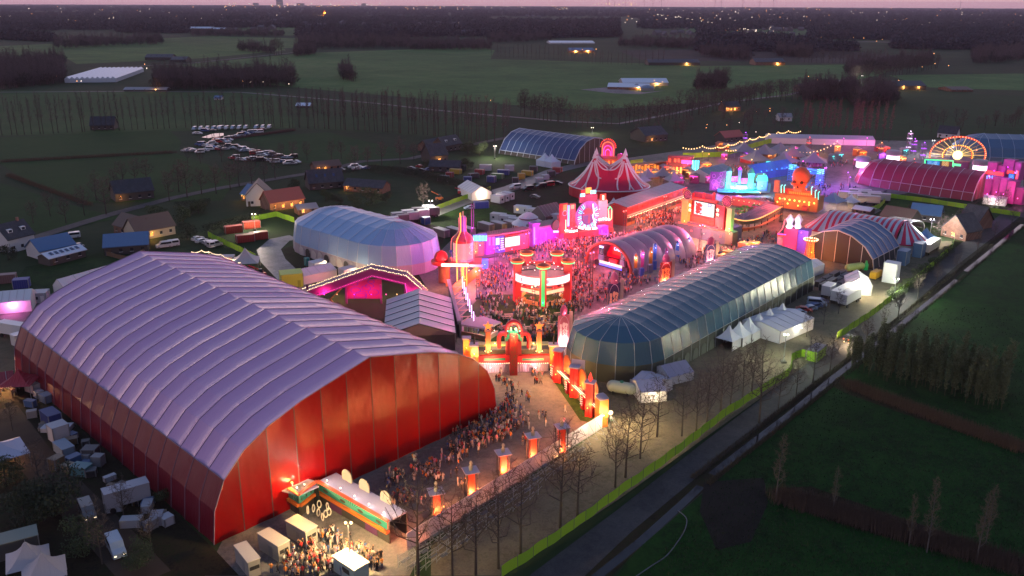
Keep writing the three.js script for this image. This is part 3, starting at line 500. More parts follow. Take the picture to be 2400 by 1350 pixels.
gatePier('orange lit pier at the left end of the entrance gate', 1112, 812, 862, 9, { lamp: [1, .5, .3, 70, .14] });
gatePier('orange lit pier at the right end of the entrance gate', 1297, 812, 868, 9, { lamp: [1, .4, .12, 70, .14] });
gatePier('tall brown pier between the grey marquee and the gate', 1094, 796, 850, 8, { plain: true, lamp: [1, .4, .1, 60, .14] });

// --- lit arcade on the right of the forecourt
{
  const line = [[1296, 884], [1325, 920], [1372, 968], [1412, 1000]];
  const F = facade('arcade_wall', 'red and orange arcade wall with rows of bulbs beside the long tent', 'arcade', line[0], line[3]), t = F.t, L = F.L;
  mesh('wall', box(L, 2.6, .5, L / 2, 0, -.8), M(.10, .07, .04, .6), t);
  mesh('canopy', box(L, .2, 1.2, L / 2, 2.6, -.6), redDark, t);
  for (const k of [-.1, .35]) bulbsAt('bulb_row', along(V(.5, 2.95, k), V(L - .5, 2.95, k), 60), warmWhite, t, .11);
  for (let i = 0; i < 4; i++) { const x = .8 + i * (L - 1.6) / 3; mesh('front_post', box(1.1, 3, 1.1, x, 0, .1), redPaint, t); bulbsAt('post_bulbs', [0, 1, 2, 3, 4].flatMap((k) => [V(x - .35, 1 + k * .42, .72), V(x + .35, 1 + k * .42, .72)]), warmWhite, t, .09); lamp(t, x, 3.4, .9, 1, .5, .15, 36, .12); }
  for (let i = 0; i < 7; i++) { const x = 2.5 + i * (L - 4) / 6.6; mesh('wall_medallion', new THREE.CylinderGeometry(.42, .42, .1, 8).rotateX(Math.PI / 2).translate(x, 1.7, -.5), neonRed, t); mesh('wall_medallion', new THREE.CylinderGeometry(.36, .36, .1, 8).rotateX(Math.PI / 2).translate(x, .7, -.5), neonRed, t); }
  for (const x of [4.5, 12.8, 18.5]) { const s = new THREE.Shape(); s.moveTo(-1.7, 0); s.lineTo(1.7, 0); s.lineTo(1.7, 2.4); s.absarc(0, 2.4, 1.7, 0, Math.PI); s.closePath(); mesh('arched_poster', new THREE.ExtrudeGeometry(s, { depth: .25, bevelEnabled: false }).translate(Math.min(x, L - 2.5), 2.7, -1.6), M(1, 1, 1, .5, { map: deco([200, 120, 70], [120, 20, 10], 'arc') }), t); lamp(t, Math.min(x, L - 2.5), 3.2, -.9, 1, .45, .15, 40, .1); }
  const piers = [[1305, 823, 870, 'tall red pylon at the gate end of the arcade'], [1343, 862, 905, 'pair of red pylons before a grey backboard on the arcade'], [1379, 898, 950, 'red pylon with a flame ornament on the arcade']];
  piers.forEach(([x, yt, yb, lb], i) => { const f = facade('arcade_pylon', lb, 'pillar', [x - 9, yb + 26], [x + 9, yb + 29]); const r = f.rect(x - 9, x + 9, yt, yb + 27); f.t.position.y = 0; mesh('shaft', box(r.w * .45, r.h, r.w * .8, r.w * .25, 0, -r.w * .4), redPaint, f.t); mesh('shaft', box(r.w * .45, r.h, r.w * .8, r.w * .75, 0, -r.w * .4), redPaint, f.t); mesh('cap', box(r.w * 1.3, .25, r.w * 1.2, r.w / 2, r.h, -r.w * .4), M(.3, .28, .38, .5), f.t); if (i === 2) mesh('flame_ornament', lathe([[.02, 2], [.35, 1.1], [.5, .5], [.2, 0]], 8).translate(r.w / 2, r.h + .25, -r.w * .4), neonRed, f.t); if (i === 1) mesh('backboard', box(r.w * 1.7, r.h + 1.2, .3, r.w * .7, 0, -r.w - .3), M(.36, .33, .44, .6), f.t); lamp(f.t, r.w / 2, r.h * .32, .9, 1, .3, .06, 90, .14); });
  const e = facade('arcade_pylon', 'orange end pylon of the arcade beside the bright floodlight', 'pillar', [1404, 1004], [1424, 1000]), r = e.rect(1404, 1424, 938, 1002); mesh('shaft', box(r.w, r.h, r.w, r.w / 2, 0, -r.w / 2), orangePaint, e.t); mesh('cap', lathe([[r.w * .75, 0], [r.w * .75, .3], [r.w * .4, .9], [.05, 1]], 4).rotateY(Math.PI / 4).translate(r.w / 2, r.h, -r.w / 2), M(.3, .28, .36, .5), e.t);
}
// --- white boundary wall with lantern towers
const veil = M(.6, .58, .62, .9, { transmission: .5, thickness: 0 }), veil2 = M(.56, .53, .6, .9, { transmission: .45, thickness: 0 });
{
  const a = [1412, 1003], b = [955, 1292], A = G(...b), B = G(...a), n = 22, F = facade('boundary_wall', 'white panelled wall lit red along the forecourt', 'wall', b, a), t = F.t, L = F.L;
  for (let i = 0; i < n; i++) { mesh('wall_panel', box(L / n - .06, 3.1, .12, L * (i + .5) / n, 0, -.1), i % 2 ? veil : veil2, t); mesh('brace', lineBars([V(L * i / n, 2.8, -.05), V(L * i / n, .1, 2.2), V(L * i / n, .1, 0)], .05), steel, t); }
  const lit = [.06, .2, .36, .5, .62, .78, .9];
  lit.forEach((k, i) => lamp(t, L * k, .9, -1.0, 1, .2, .07, 130, .13));
  for (const k of [.86, .93, .98]) lamp(t, L * k, 3.4, .9, 1, .75, .45, 70, .14);
}
const lantern = (label, x, yt, yb, lit) => {
  const F = facade('lantern_tower', label, 'lantern tower', [x - 9, yb], [x + 9, yb - 3], 'lantern towers along the white wall'), r = F.rect(x - 8, x + 8, yt, yb - 1), w = 1.9, h = Math.min(5.4, Math.max(3.1, r.h * .94));
  for (const [px, pz] of [[-1, -1], [1, -1], [-1, 1], [1, 1]]) mesh('post', box(.16, h, .16, w / 2 + px * w * .45, 0, -w / 2 + pz * w * .45), dark, F.t);
  mesh('shaft', box(w * .6, h - .3, w * .6, w / 2, .1, -w / 2), M(.42, .03, .015, .5), F.t); mesh('roof_plate', box(w * 1.35, .14, w * 1.35, w / 2, h, -w / 2), M(.34, .32, .4, .5), F.t); mesh('base', box(w * 1.1, .3, w * 1.1, w / 2, 0, -w / 2), dark, F.t);
  mesh('bust', lathe([[.35, 0], [.3, .3], [.42, .6], [.16, .95], [.3, 1.3], [.2, 1.65], [.02, 1.75]], 10).translate(w / 2, h + .14, -w / 2), M(.32, .3, .22, .6), F.t);
  lamp(F.t, w / 2, .7, w * .12, 1, .38, .1, lit, .13); lamp(F.t, w * 1.2, .8, -w * .8, 1, .3, .08, lit, .13);
};
[[1318, 990, 1068], [1250, 1024, 1085], [1180, 1064, 1118], [1104, 1106, 1170], [1022, 1156, 1214]].forEach(([x, yt, yb], i) => lantern(['first', 'second', 'third', 'fourth', 'fifth'][i] + ' glowing red lantern tower from the arcade along the white wall', x, yt, yb, 70));
// --- scaffolding that props the wall from behind
{
  const A = G(930, 1330), B = G(1345, 1062), e = B.clone().sub(A).normalize(), n = V(-e.z, 0, e.x), L = A.distanceTo(B), t = thing('scaffold', 'long steel scaffold with stacked frames behind the white wall', 'scaffolding', A, dirTurn(e.x, e.z));
  for (let i = 0; i <= 20; i++) for (const z of [.3, 2, 3.8]) { if (z > 3 && i > 13) continue; mesh('standard', cyl(.05, .05, 2 + 1.1 * rnd(), L * i / 20, 0, z, 5), steel, t); }
  for (let i = 0; i < 20; i++) for (const z of [.3, 2, 3.8]) { if (z > 3 && i > 12) continue; mesh('ledger', lineBars([V(L * i / 20, 1, z), V(L * (i + 1) / 20, 1, z)], .04).concat(lineBars([V(L * i / 20, 2, z), V(L * (i + 1) / 20, 2 + .2 * rnd(), z)], .04)), steel, t); if ((i * 7 + z * 3) % 3 < 1.4) mesh('deck_board', box(L / 20 * rr(.5, .95), .05, rr(.3, .7), L * (i + .5) / 20, 1.02 + 1.04 * (i % 2), z + .5), M(.05, .06, .085, .6), t); mesh('diagonal', bar(V(L * i / 20, .2, z), V(L * (i + 1) / 20, 2, z + .8), .035), steel, t); }
}
// --- entrance building with teal front
{
  const pts = [[680, 1196], [704, 1212], [747, 1178], [912, 1276]].map((q) => G(...q));
  const teal = M(1, 1, 1, .5, { map: drawn(512, 128, (c, w, h) => { c.fillStyle = '#1d6f66'; c.fillRect(0, 0, w, h); c.fillStyle = '#58b3a0'; for (let i = 0; i < 24; i++) { c.beginPath(); c.moveTo(w * .5, h); c.lineTo(w * i / 24, 0); c.lineTo(w * (i + .5) / 24, 0); c.fill(); } c.strokeStyle = '#a33a1c'; c.lineWidth = 10; c.strokeRect(0, 0, w, h); c.fillStyle = '#3b2a20'; for (let i = 0; i < 4; i++) { c.beginPath(); c.arc(w * (i + .5) / 4, h * .6, 20, 0, 7); c.fill(); } }) });
  const t = thing('entrance_building', 'teal and orange zigzag entrance building with lamps on its roof', 'entrance building', pts[0].clone()), q = pts.map((p) => p.clone().sub(pts[0]));
  for (let i = 0; i < 3; i++) {
    const a = q[i], b = q[i + 1], d = b.clone().sub(a), L = d.length(), turn = dirTurn(d.x, d.z), put = (g) => g.rotateY(turn).translate(a.x, 0, a.z);
    mesh('front_panel', put(box(L, 1.6, .3, L / 2, 2.45, -.1)), teal, t); mesh('front_ledge', put(box(L, .5, .7, L / 2, 1.95, .1)), orangePaint, t); mesh('front_ledge', put(box(L, .22, .6, L / 2, 4.05, 0)), M(.45, .06, .02, .5), t);
    const n = Math.max(2, Math.round(L / 3)); for (let k = 0; k < n; k++) mesh('wall_panel', put(box(L / n - .08, 1.95, .2, L * (k + .5) / n, 0, -.25)), k % 3 === 1 && i === 2 ? M(.10, .03, .1, .6) : M(.05, .045, .04, .7), t);
    mesh('roof', put(box(L, .18, 3.6, L / 2, 3.86, -2.1)), M(.30, .28, .42, .6), t); mesh('back_wall', put(box(L, 3.85, .2, L / 2, 0, -3.8)), dark, t);
    for (let k = 0; k < (i === 2 ? 5 : 1); k++) { const p = V(L * (k + .5) / (i === 2 ? 5 : 1), 4.6, -.7).applyAxisAngle(V(0, 1, 0), turn).add(a); mesh('lamp_arm', cyl(.04, .04, .6, p.x, 4, p.z, 5), dark, t); lamp(t, p.x, p.y, p.z, 1, .78, .55, 26, .14); }
  }
  for (const k of [.2, .45, .75]) { const d = q[3].clone().sub(q[2]), L = d.length(), turn = dirTurn(d.x, d.z), s = new THREE.Shape(); s.moveTo(-1.3, 0); s.lineTo(1.3, 0); s.lineTo(1.3, .9); s.absarc(0, .9, 1.3, 0, Math.PI); s.closePath(); mesh('roof_board', new THREE.ExtrudeGeometry(s, { depth: .15, bevelEnabled: false, curveSegments: 8 }).translate(L * k, 3.95, -3.5).rotateY(turn).translate(q[2].x, 0, q[2].z), M(.2, .18, .14, .7), t); }
  const bt = thing('balloon_cluster', 'cluster of tall pale ring balloons before the teal entrance', 'balloons', G(752, 1220));
  for (let i = 0; i < 8; i++) { const x = rr(-2.6, 2.6), z = rr(-1.5, 1.5), h = rr(.2, 2.4); mesh('balloon', new THREE.TorusGeometry(.42, .1, 6, 14).scale(.75, 1.5, 1).rotateY(rr(0, 3)).translate(x, h + .8, z), M(.55, .5, .42, .3), bt); mesh('balloon_cord', cyl(.02, .02, h, x, 0, z, 4), dark, bt); }
}
// --- three ticket cabins
{
  [[[535, 1285], [581, 1319], [609, 1308.5], 'cream roofed ticket cabin nearest the lower left of the queue'], [[605, 1250], [651, 1281], [678, 1267], 'cream roofed ticket cabin in the middle of its row'], [[673, 1219], [715.6, 1247.6], [743, 1233], 'floodlit cream roofed ticket cabin nearest the teal building']].forEach(([pa, pb, pc, lb]) => {
    const H = 2.8, a = G(...pa, H), b = G(...pb, H).setY(0), c = G(...pc, H).setY(0), d = c.clone().sub(b), W = d.length(), D = a.setY(0).distanceTo(b), t = thing('ticket_cabin', lb, 'cabin', b, dirTurn(d.x, d.z), 'ticket cabins by the entrance queue');
    mesh('wall', [box(W, H, .1, W / 2, 0, -.05), box(W, H, .1, W / 2, 0, -D), box(.1, H, D - .2, .05, 0, -D / 2), box(.1, H, D - .2, W - .05, 0, -D / 2)], M(.26, .25, .23, .6), t);
    mesh('roof', box(W + .2, .12, D + .2, W / 2, H, -D / 2), M(.58, .53, .45, .5), t); for (const k of [.3, .7]) mesh('window', box(.7, .6, .06, W * k, 1.3, .02), dark, t); mesh('door', box(.06, 2, .9, -.01, .05, -D * .4), M(.2, .2, .2, .5), t);
    for (const z of [-.4, -D + .4]) mesh('bumper', box(W + .1, .2, .1, W / 2, .1, z), steel, t);
  });
  const t = thing('ticket_cabin', 'bright cream roofed kiosk at the bottom of the queue', 'cabin', G(832, 1372), dirTurn(.675, -.74), null); mesh('wall', box(2.6, 2.5, 5, 1.3, 0, -2.5), M(.28, .36, .36, .6), t); mesh('roof', box(2.9, .14, 5.3, 1.3, 2.5, -2.5), M(.65, .6, .5, .5), t); mesh('window', box(.08, .8, 1.6, -.02, 1.1, -2), dark, t);
}
// --- timber courtyard arch with string lights behind the marquee
{
  const F = facade('truss_arch', 'pink lit pitched truss arch edged with string lights', 'arch', [712, 713], [1000, 712]), t = F.t, P = (x, y, z) => F.at(x, y, z);
  const top = [[700, 690], [780, 661], [868, 630], [952, 648], [1000, 690]], low = [[712, 704], [785, 682], [872, 650], [950, 668], [956, 700]];
  for (let i = 0; i < 4; i++) {
    const a = P(...top[i], 0), b = P(...top[i + 1], 0); mesh('roof_band', faces([[a, b, b.clone().add(V(0, .4, -3.5)), a.clone().add(V(0, .4, -3.5))]]), M(.10, .04, .12, .6), t);
    const c = P(...low[i], .1), d = P(...low[i + 1], .1); mesh('fascia', faces([[c, d, b.clone().add(V(0, 0, .1)), a.clone().add(V(0, 0, .1))]]), M(.28, .04, .16, .5), t);
    bulbsAt('bulb_row', [...along(a.clone().add(V(0, .5, -3)), b.clone().add(V(0, .5, -3)), 26), ...along(a.clone().add(V(0, .3, .2)), b.clone().add(V(0, .3, .2)), 26)].map((q) => q.add(V(rr(-.1, .1), rr(-.1, .1), rr(-.2, .2)))), warmWhite, t, .12);
    bulbsAt('bulb_row', along(c.clone().add(V(0, .5, .2)), d.clone().add(V(0, .5, .2)), 24), neonPink, t, .1);
  }
  F.block('painted_wall', 812, 895, 655, 700, .4, M(1, 1, 1, .6, { map: deco([130, 20, 70], [60, 30, 140], 'x') }), -.5);
  for (const x of [722, 812, 893, 950]) { const p = P(x, 700, -.2); mesh('post', box(.5, Math.max(2.5, P(x, 668, 0).y), .5, p.x, 0, -.3), M(.16, .03, .12, .5), t); }
  for (const x of [760, 830, 870, 905, 960]) F.lamp(x, 690, 1.2, 1, .06, .38, 42, .14); F.lamp(930, 690, -5, 1, .5, .2, 160, .14); F.lamp(790, 690, -4, 1, .45, .2, 90, .14);
}
// --- the carousel bar: a ring of screens on five pillars
{
  const c = G(1270, 700), t = thing('ring_bar', 'round bar with a glowing ring screen held by pillars with green neon caps', 'bar', c), R = 8.3, ringTex = drawn(2048, 64, (x, w, h) => { x.fillStyle = '#fff4ee'; x.fillRect(0, 0, w, h); for (let i = 0; i < 18; i++) { const a = w * i / 18; x.strokeStyle = '#e79aa6'; x.lineWidth = 3; x.strokeRect(a + 6, 8, w / 18 - 14, h - 16); x.fillStyle = i % 3 ? '#f6c5cc' : '#e9808f'; x.fillRect(a + 30 + (i * 37) % 40, 16, 34, h - 32); } x.strokeStyle = '#d86a7a'; x.strokeRect(0, 2, w, h - 4); });
  const y0 = 6.4, y1 = 8.7;
  mesh('ring_screen', new THREE.CylinderGeometry(R, R, y1 - y0, 48, 1, true).translate(0, (y0 + y1) / 2, 0), led(ringTex, 2), t);
  mesh('ring_back', new THREE.CylinderGeometry(R - .4, R - .4, y1 - y0, 40, 1, true).translate(0, (y0 + y1) / 2, 0), redDark, t);
  for (const y of [y0, y1]) mesh('ring_rim', new THREE.TorusGeometry(R - .15, .22, 5, 48).rotateX(Math.PI / 2).translate(0, y, 0), M(.4, .08, .1, .5), t);
  for (let k = 0; k < 5; k++) {
    const a = Math.PI / 2 + k * 2 * Math.PI / 5, x = Math.cos(a) * (R - .9), z = Math.sin(a) * (R - .9), gr = k === 0;
    mesh('pillar', box(1.9, 11.2, 1.9, x, 0, z, -a), redPaint, t); mesh('pillar_face', box(1, 10.4, .15, 0, .4, 1.02).rotateY(Math.PI / 2 - a).translate(x, 0, z), gr ? glow(.03, .5, .14, .8) : glow(.9, .02, .03, .7), t);
    mesh('pillar_cap', lathe([[1.1, 0], [1.75, .35], [1.85, .9], [1.4, 1.1], [.4, 1.5], [.05, 1.6]], 16).translate(x, 11.2, z), M(.24, .05, .02, .5), t);
    mesh('cap_neon', new THREE.TorusGeometry(1.8, .12, 5, 24).rotateX(Math.PI / 2).translate(x, 11.5, z), neonGreen, t); mesh('cap_band', new THREE.TorusGeometry(1.86, .2, 5, 24).rotateX(Math.PI / 2).translate(x, 12, z), glow(1, .16, .02, 1), t);
    lamp(t, x * .78, 9.4, z * .78, 1, .4, .35, 30, .13);
    mesh('roof_beam', bar(V(x, 9, z), V(0, 9, 0), .14), dark, t);
    if (k) lamp(t, x * .8, 3.4, z * .8, 1, .5, .25, 130, .14); else { lamp(t, -2.6, 3.6, z * .75, 1, .45, .16, 150, .14); lamp(t, 2.6, 3.6, z * .75, 1, .45, .16, 150, .14); lamp(t, x, 1.6, z + 1.2, .1, 1, .35, 40, .1); }
    const b = a + 2 * Math.PI / 5, x2 = Math.cos(b) * (R - .9), z2 = Math.sin(b) * (R - .9), A = V(x, 0, z), B = V(x2, 0, z2), M1 = A.clone().lerp(B, .15), M2 = A.clone().lerp(B, .85), bw = M1.distanceTo(M2), ba = dirTurn(B.x - A.x, B.z - A.z);
    mesh('bar_front', box(bw, 1.1, .5, 0, 0, 0).rotateY(ba).translate((A.x + B.x) / 2, 0, (A.z + B.z) / 2), M(.5, .2, .08, .5), t);
    mesh('bar_sign', box(bw, .9, .2, 0, 3.4, 0).rotateY(ba).translate((A.x + B.x) / 2, 0, (A.z + B.z) / 2), glow(1, .55, .35, 1.3), t);
    mesh('bar_neon', bar(M1.clone().setY(4.7), M2.clone().setY(4.7), .07), neonRed, t);
  }
  mesh('roof_canopy', lathe([[R - 1.2, 0], [R * .5, .35], [.05, .5]], 20).translate(0, 8.3, 0), M(.26, .12, .15, .6), t);
  for (let k = 0; k < 9; k++) { const a = k * .7; lamp(t, Math.cos(a) * 4.4, 9.6, Math.sin(a) * 4.4, 1, .62, .55, 14, .13); }
}
// --- ribbed tunnel stage
{
  const A = G(1374, 617), B = G(1479, 646), e = B.clone().sub(A).setY(0), W = e.length(), t = thing('tunnel_stage', 'purple ribbed inflatable tunnel with a red stage inside', 'stage tent', A, dirTurn(e.x, e.z)), R = W / 2, back = G(1586, 577), L = Math.min(34, Math.max(20, B.distanceTo(back))), hgt = 8.6;
  const arc = (r, y) => Array.from({ length: 15 }, (_, i) => { const a = Math.PI * (1 - i / 14); return [R + Math.cos(a) * r, Math.sin(a) * y]; });
  const N = 6; for (let i = 0; i < N; i++) { const z0 = -L * i / N, z1 = -L * (i + 1) / N; mesh('tunnel_rib', bay(arc(R, hgt), z0, z1, -.55, 6, 1, true), cloth(.34, .22, .32, .4, .06), t); if (i) mesh('rib_seam', new THREE.TorusGeometry(R, .09, 4, 24, Math.PI).scale(1, hgt / R, 1).translate(R, 0, z0), M(.2, .12, .2, .5), t); }
  mesh('front_arch', new THREE.TorusGeometry(R, .55, 6, 26, Math.PI).scale(1, hgt / R, 1).translate(R, 0, 0), M(.32, .06, .03, .5), t);
  mesh('inner_wall', faces([arc(R - .7, hgt - .7).map(([x, y]) => V(x, y, -9))]), M(.5, .01, .06, .5), t);
  mesh('back_wall', faces([arc(R - .2, hgt - .2).map(([x, y]) => V(x, y, -L))]), cloth(.3, .2, .28, .5, .05), t);
  mesh('stage_deck', box(W * .72, 1.6, 6, R, 0, -4.2), dark, t); mesh('stage_front', box(W * .5, .8, .15, R, 1.1, -1.05), glow(1, .7, .5, 1.4), t); mesh('stage_front_light', box(W * .5, .5, .12, R, .4, -1.0), glow(.12, .15, 1, 2), t);
  mesh('stage_booth', box(3.2, 1.2, 1, R, 1.6, -2.6), redPaint, t); const lo = (x) => { mesh('side_screen', box(1.7, 2.2, .2, x, 3.6, -1.6), led(deco([30, 30, 50], [230, 200, 220], 'x'), 1), t); mesh('screen_plinth', box(1.9, 2, .8, x, 1.6, -1.7), M(.16, .2, .3, .6), t); mesh('screen_light', box(1.6, .6, .15, x, 5.9, -1.55), glow(.5, .6, 1, 3), t); }; lo(R - W * .24); lo(R + W * .24);
  mesh('stage_sign', box(5, 2.4, .3, R, 3.6, -5), M(.6, .12, .04, .5), t);
  const font = await new FontLoader().loadAsync('fonts/droid/droid_sans_bold.typeface.json'); const tg = new TextGeometry('CASA', { font, size: 1.1, depth: .12, curveSegments: 3 }); tg.center(); mesh('sign_lettering', tg.translate(R, 5.6, -4.7), glow(.6, .6, 1, 2), t);
  lamp(t, R - 3, 7.1, -4, 1, .03, .08, 900, .2); lamp(t, R + 3, 7.1, -4, 1, .03, .08, 900, .2); lamp(t, R, 6.6, -7.5, 1, .02, .1, 260, .2); lamp(t, R, 2.2, -.4, .5, .45, 1, 60, .12);
  // posters and pennant towers beside the tunnel
}
function posterTower(label, x, yt, yb, w, art, lit) {
  const F = facade('poster_tower', label, 'poster', [x - w, yb], [x + w, yb - w * .28], 'illustrated poster towers beside the grey tent'), r = F.rect(x - w, x + w, yt, yb), t = F.t;
  mesh('poster_board', box(r.w * .78, r.h * .74, .25, r.w * .38, .6, 0), M(1, 1, 1, .5, { map: art }), t); mesh('poster_crest', lathe([[r.w * .22, 0], [r.w * .22, r.h * .16], [r.w * .1, r.h * .24], [.02, r.h * .26]], 10).translate(r.w * .38, .6 + r.h * .74, -.1), M(.4, .06, .16, .5), t);
  mesh('side_mast', box(r.w * .2, r.h * .86, .5, r.w * .9, 0, -.3), M(.42, .30, .26, .6), t); mesh('awning', faces([[V(-.3, .7, .1), V(r.w * .8, .7, .1), V(r.w * .8, .3, 1.1), V(-.3, .3, 1.1)]]), M(1, 1, 1, .6, { map: stripes }), t);
  mesh('frame_leg', [box(.12, .7, .12, .1, 0, 0), box(.12, .7, .12, r.w * .7, 0, 0)], steel, t); lamp(t, r.w * .38, 1, .8, ...lit); lamp(t, r.w * .38, .6 + r.h * .82, .9, 1, .3, .25, 40, .12);
}
const stripes = drawn(256, 64, (c, w, h) => { c.fillStyle = '#d8d0d8'; c.fillRect(0, 0, w, h); c.fillStyle = '#3a3048'; for (let i = -4; i < 16; i++) { c.beginPath(); c.moveTo(i * 28, h); c.lineTo(i * 28 + 14, h); c.lineTo(i * 28 + 46, 0); c.lineTo(i * 28 + 32, 0); c.fill(); } });
const art = (bg, fig) => drawn(256, 384, (c, w, h) => { c.fillStyle = bg; c.fillRect(0, 0, w, h); c.strokeStyle = '#e8c8d8'; c.lineWidth = 6; c.beginPath(); c.ellipse(w / 2, h * .42, w * .42, h * .38, 0, 0, 7); c.stroke(); c.fillStyle = fig; for (let i = 0; i < 26; i++) { c.beginPath(); c.ellipse(w / 2 + Math.sin(i * 2.1) * w * .28, h * .32 + (i * 53 % 200), 16 + i % 5 * 5, 10 + i % 3 * 6, i, 0, 7); c.fill(); } c.beginPath(); c.arc(w / 2, h * .34, 34, 0, 7); c.fill(); });
posterTower('pink poster tower beside the rounded end of the grey tent', 1324, 720, 812, 17, art('#c46a78', '#f4d8d0'), [1, .5, .45, 90, .12]);
posterTower('oval framed poster tower with a purple picture', 1441, 642, 745, 18, art('#3a2450', '#ffb09a'), [1, .45, .3, 90, .12]);
posterTower('fiery orange poster tower in the middle of its row', 1562, 600, 672, 17, art('#7a1a20', '#ff8a5a'), [1, .4, .2, 90, .12]);
posterTower('blue and pink poster tower furthest along the grey tent', 1666, 560, 625, 15, art('#2a2060', '#ffb8c8'), [1, .5, .5, 80, .12]);
// banner masts beside the tunnel
[[1488, 600, 648, 'orange'], [1503, 590, 650, 'pink'], [1523, 585, 640, 'orange'], [1532, 575, 632, 'blue'], [1560, 586, 622, 'pink'], [1585, 570, 612, 'blue'], [1612, 560, 600, 'blue']].forEach(([x, yt, yb, k], i) => {
  const F = facade('banner_mast', `${k} banner mast, number ${i + 1} in the row beside the tunnel stage`.replace(/, number \d/, [' nearest', ' second nearest', ' third', ' fourth', ' fifth', ' sixth', ' last'][i]), 'banner', [x - 4, yb], [x + 4, yb - 1], 'banner masts beside the tunnel stage'), r = F.rect(x - 4, x + 4, yt, yb), c = { orange: orangePaint, pink: pinkPaint, blue: bluePaint }[k];
  mesh('mast', cyl(.12, .1, r.h + .6, 0, 0, 0, 6), steel, F.t); mesh('banner', box(r.w, r.h * .55, .08, r.w * .55, r.h * .4, 0), c, F.t); mesh('mast_foot', box(r.w, r.h * .35, r.w, r.w * .5, 0, 0), k === 'orange' ? M(.1, .12, .2) : bluePaint, F.t); mesh('banner_figure', lathe([[.3, 0], [.45, .5], [.2, .9], [.02, 1.2]], 8).translate(r.w * .55, r.h * .95, 0), c, F.t); lamp(F.t, r.w * .5, r.h * .9, .5, .8, .75, 1, 14, .1);
});
// --- bottle shaped cage stage at the plaza's left edge
{
  const p = G(1086, 664), t = thing('cage_tower', 'bottle shaped stage tower with neon ribs and a round screen', 'stage tower', p), hh = (y) => tall(1086, 664, y), R = 2.9, y0 = hh(607), y1 = hh(566), y2 = hh(545), y3 = hh(510);
  mesh('deck', box(11, .8, 7, 0, y0 - 1.4, 0), redPaint, t); mesh('deck_edge', box(8, .7, .4, -2.2, y0 - 1.2, 3.6), hotWhite, t); mesh('deck_edge', box(4, .7, .4, 4.1, y0 - 1.3, 3.6), M(.25, .25, .4, .3, { metalness: .6 }), t); mesh('deck_end', box(1.7, 2.4, 2.4, 6.6, y0 - 2, 2), glow(.03, .1, .9, 1.2), t);
  for (const [x, z] of [[-4.6, -2.6], [4.6, -2.6], [-4.6, 2.6], [4.6, 2.6], [0, 2.8]]) mesh('deck_leg', box(.9, y0 - 1.4, .9, x, 0, z), M(.45, .12, .04, .5), t);
  for (const x of [-1.6, 1.2]) mesh('leg_neon', bar(V(x, .3, 3.5), V(x, y0 - 1.4, 3.5), .16), neonOrange, t);
  mesh('round_screen', cyl(R, R, y1 - y0, 0, y0, 0, 24, true), led(deco([235, 150, 160], [250, 215, 205], 'x'), .95), t); mesh('screen_band', cyl(R + .1, R + .1, .7, 0, y0 - .3, 0, 24, true), M(.6, .2, .25, .5), t); mesh('screen_band', cyl(R + .1, R + .1, .6, 0, y1, 0, 24, true), redPaint, t);
  mesh('bottle_shoulder', lathe([[R, 0], [R * .9, (y2 - y1) * .45], [R * .5, (y2 - y1) * .85], [1.05, y2 - y1]], 20).translate(0, y1 + .5, 0), M(.3, .04, .06, .4), t); mesh('bottle_neck', cyl(1.05, 1, y3 - y2, 0, y2 + .4, 0, 14), M(.16, .04, .3, .4), t);
  for (let k = 0; k < 7; k++) { const a = k / 7 * 2 * Math.PI + .3, C = Math.cos(a), S = Math.sin(a), q = (r, y) => V(C * r, y, S * r), pts = [q(R + .5, y0 - .5), q(R + .55, y1 - .2), q(R + .2, y1 + 1.2), q(1.7, y2 - .3), q(1.15, y2 + .8), q(1.15, y3 + (k % 3) * .8)]; mesh('neon_rib', tube(pts, k === 2 ? .2 : .11, 5, 26), k === 2 ? neonOrange : glow(1, .25, .3, .8), t); }
  for (const x of [2.6, 3.2]) mesh('twin_mast', cyl(.14, .1, y3 - y2 + 4, x, y2, -1, 6), M(.25, .04, .25, .5), t);
  mesh('tap', [new THREE.SphereGeometry(.5, 8, 6).translate(-R - .6, y0 + 2.6, 1), bar(V(-R - .6, y0 + 2.6, 1), V(-R - .2, y0 + .8, 1.4), .22)], M(.05, .08, .4, .3, { metalness: .5 }), t);
  mesh('red_dome', lathe([[2, 0], [2.1, 1], [1.5, 2.2], [.4, 2.8], [.02, 2.9]], 14).translate(-6.6, y0 - .5, -1), M(.5, .01, .02, .35), t); mesh('dome_base', cyl(3.2, 3.2, 1, -6.4, y0 - 1.6, -1, 16), redPaint, t); mesh('dome_column', cyl(1.2, 1.2, y0 - 1.6, -6.4, 0, -1, 10), M(.25, .06, .05, .6), t);
  for (const [x, y, z, r, g, b, cd] of [[-5, y0 + 1, 4, 1, .15, .1, 160], [2, y0 - 2, 5, 1, .4, .15, 180], [6.6, y0 - .5, 4, .1, .2, 1, 60], [-1, 2, 5, 1, .35, .1, 180], [3, y2 + 2, 2.4, .7, .1, 1, 50]]) lamp(t, x, y, z, r, g, b, cd, .14);
  const F = facade('orange_wall', 'orange lit timber wall under the bottle stage along the plaza', 'wall', [1060, 695], [1128, 640]); for (let i = 0; i < 14; i++) mesh('plank', box(F.L / 14 - .06, 3.2 + .2 * rnd(), .2, F.L * (i + .5) / 14, 0, 0), M(.45, .16, .05, .6), F.t); for (const k of [.3, .75]) lamp(F.t, F.L * k, 3, 1.2, 1, .42, .08, 90, .12);
}
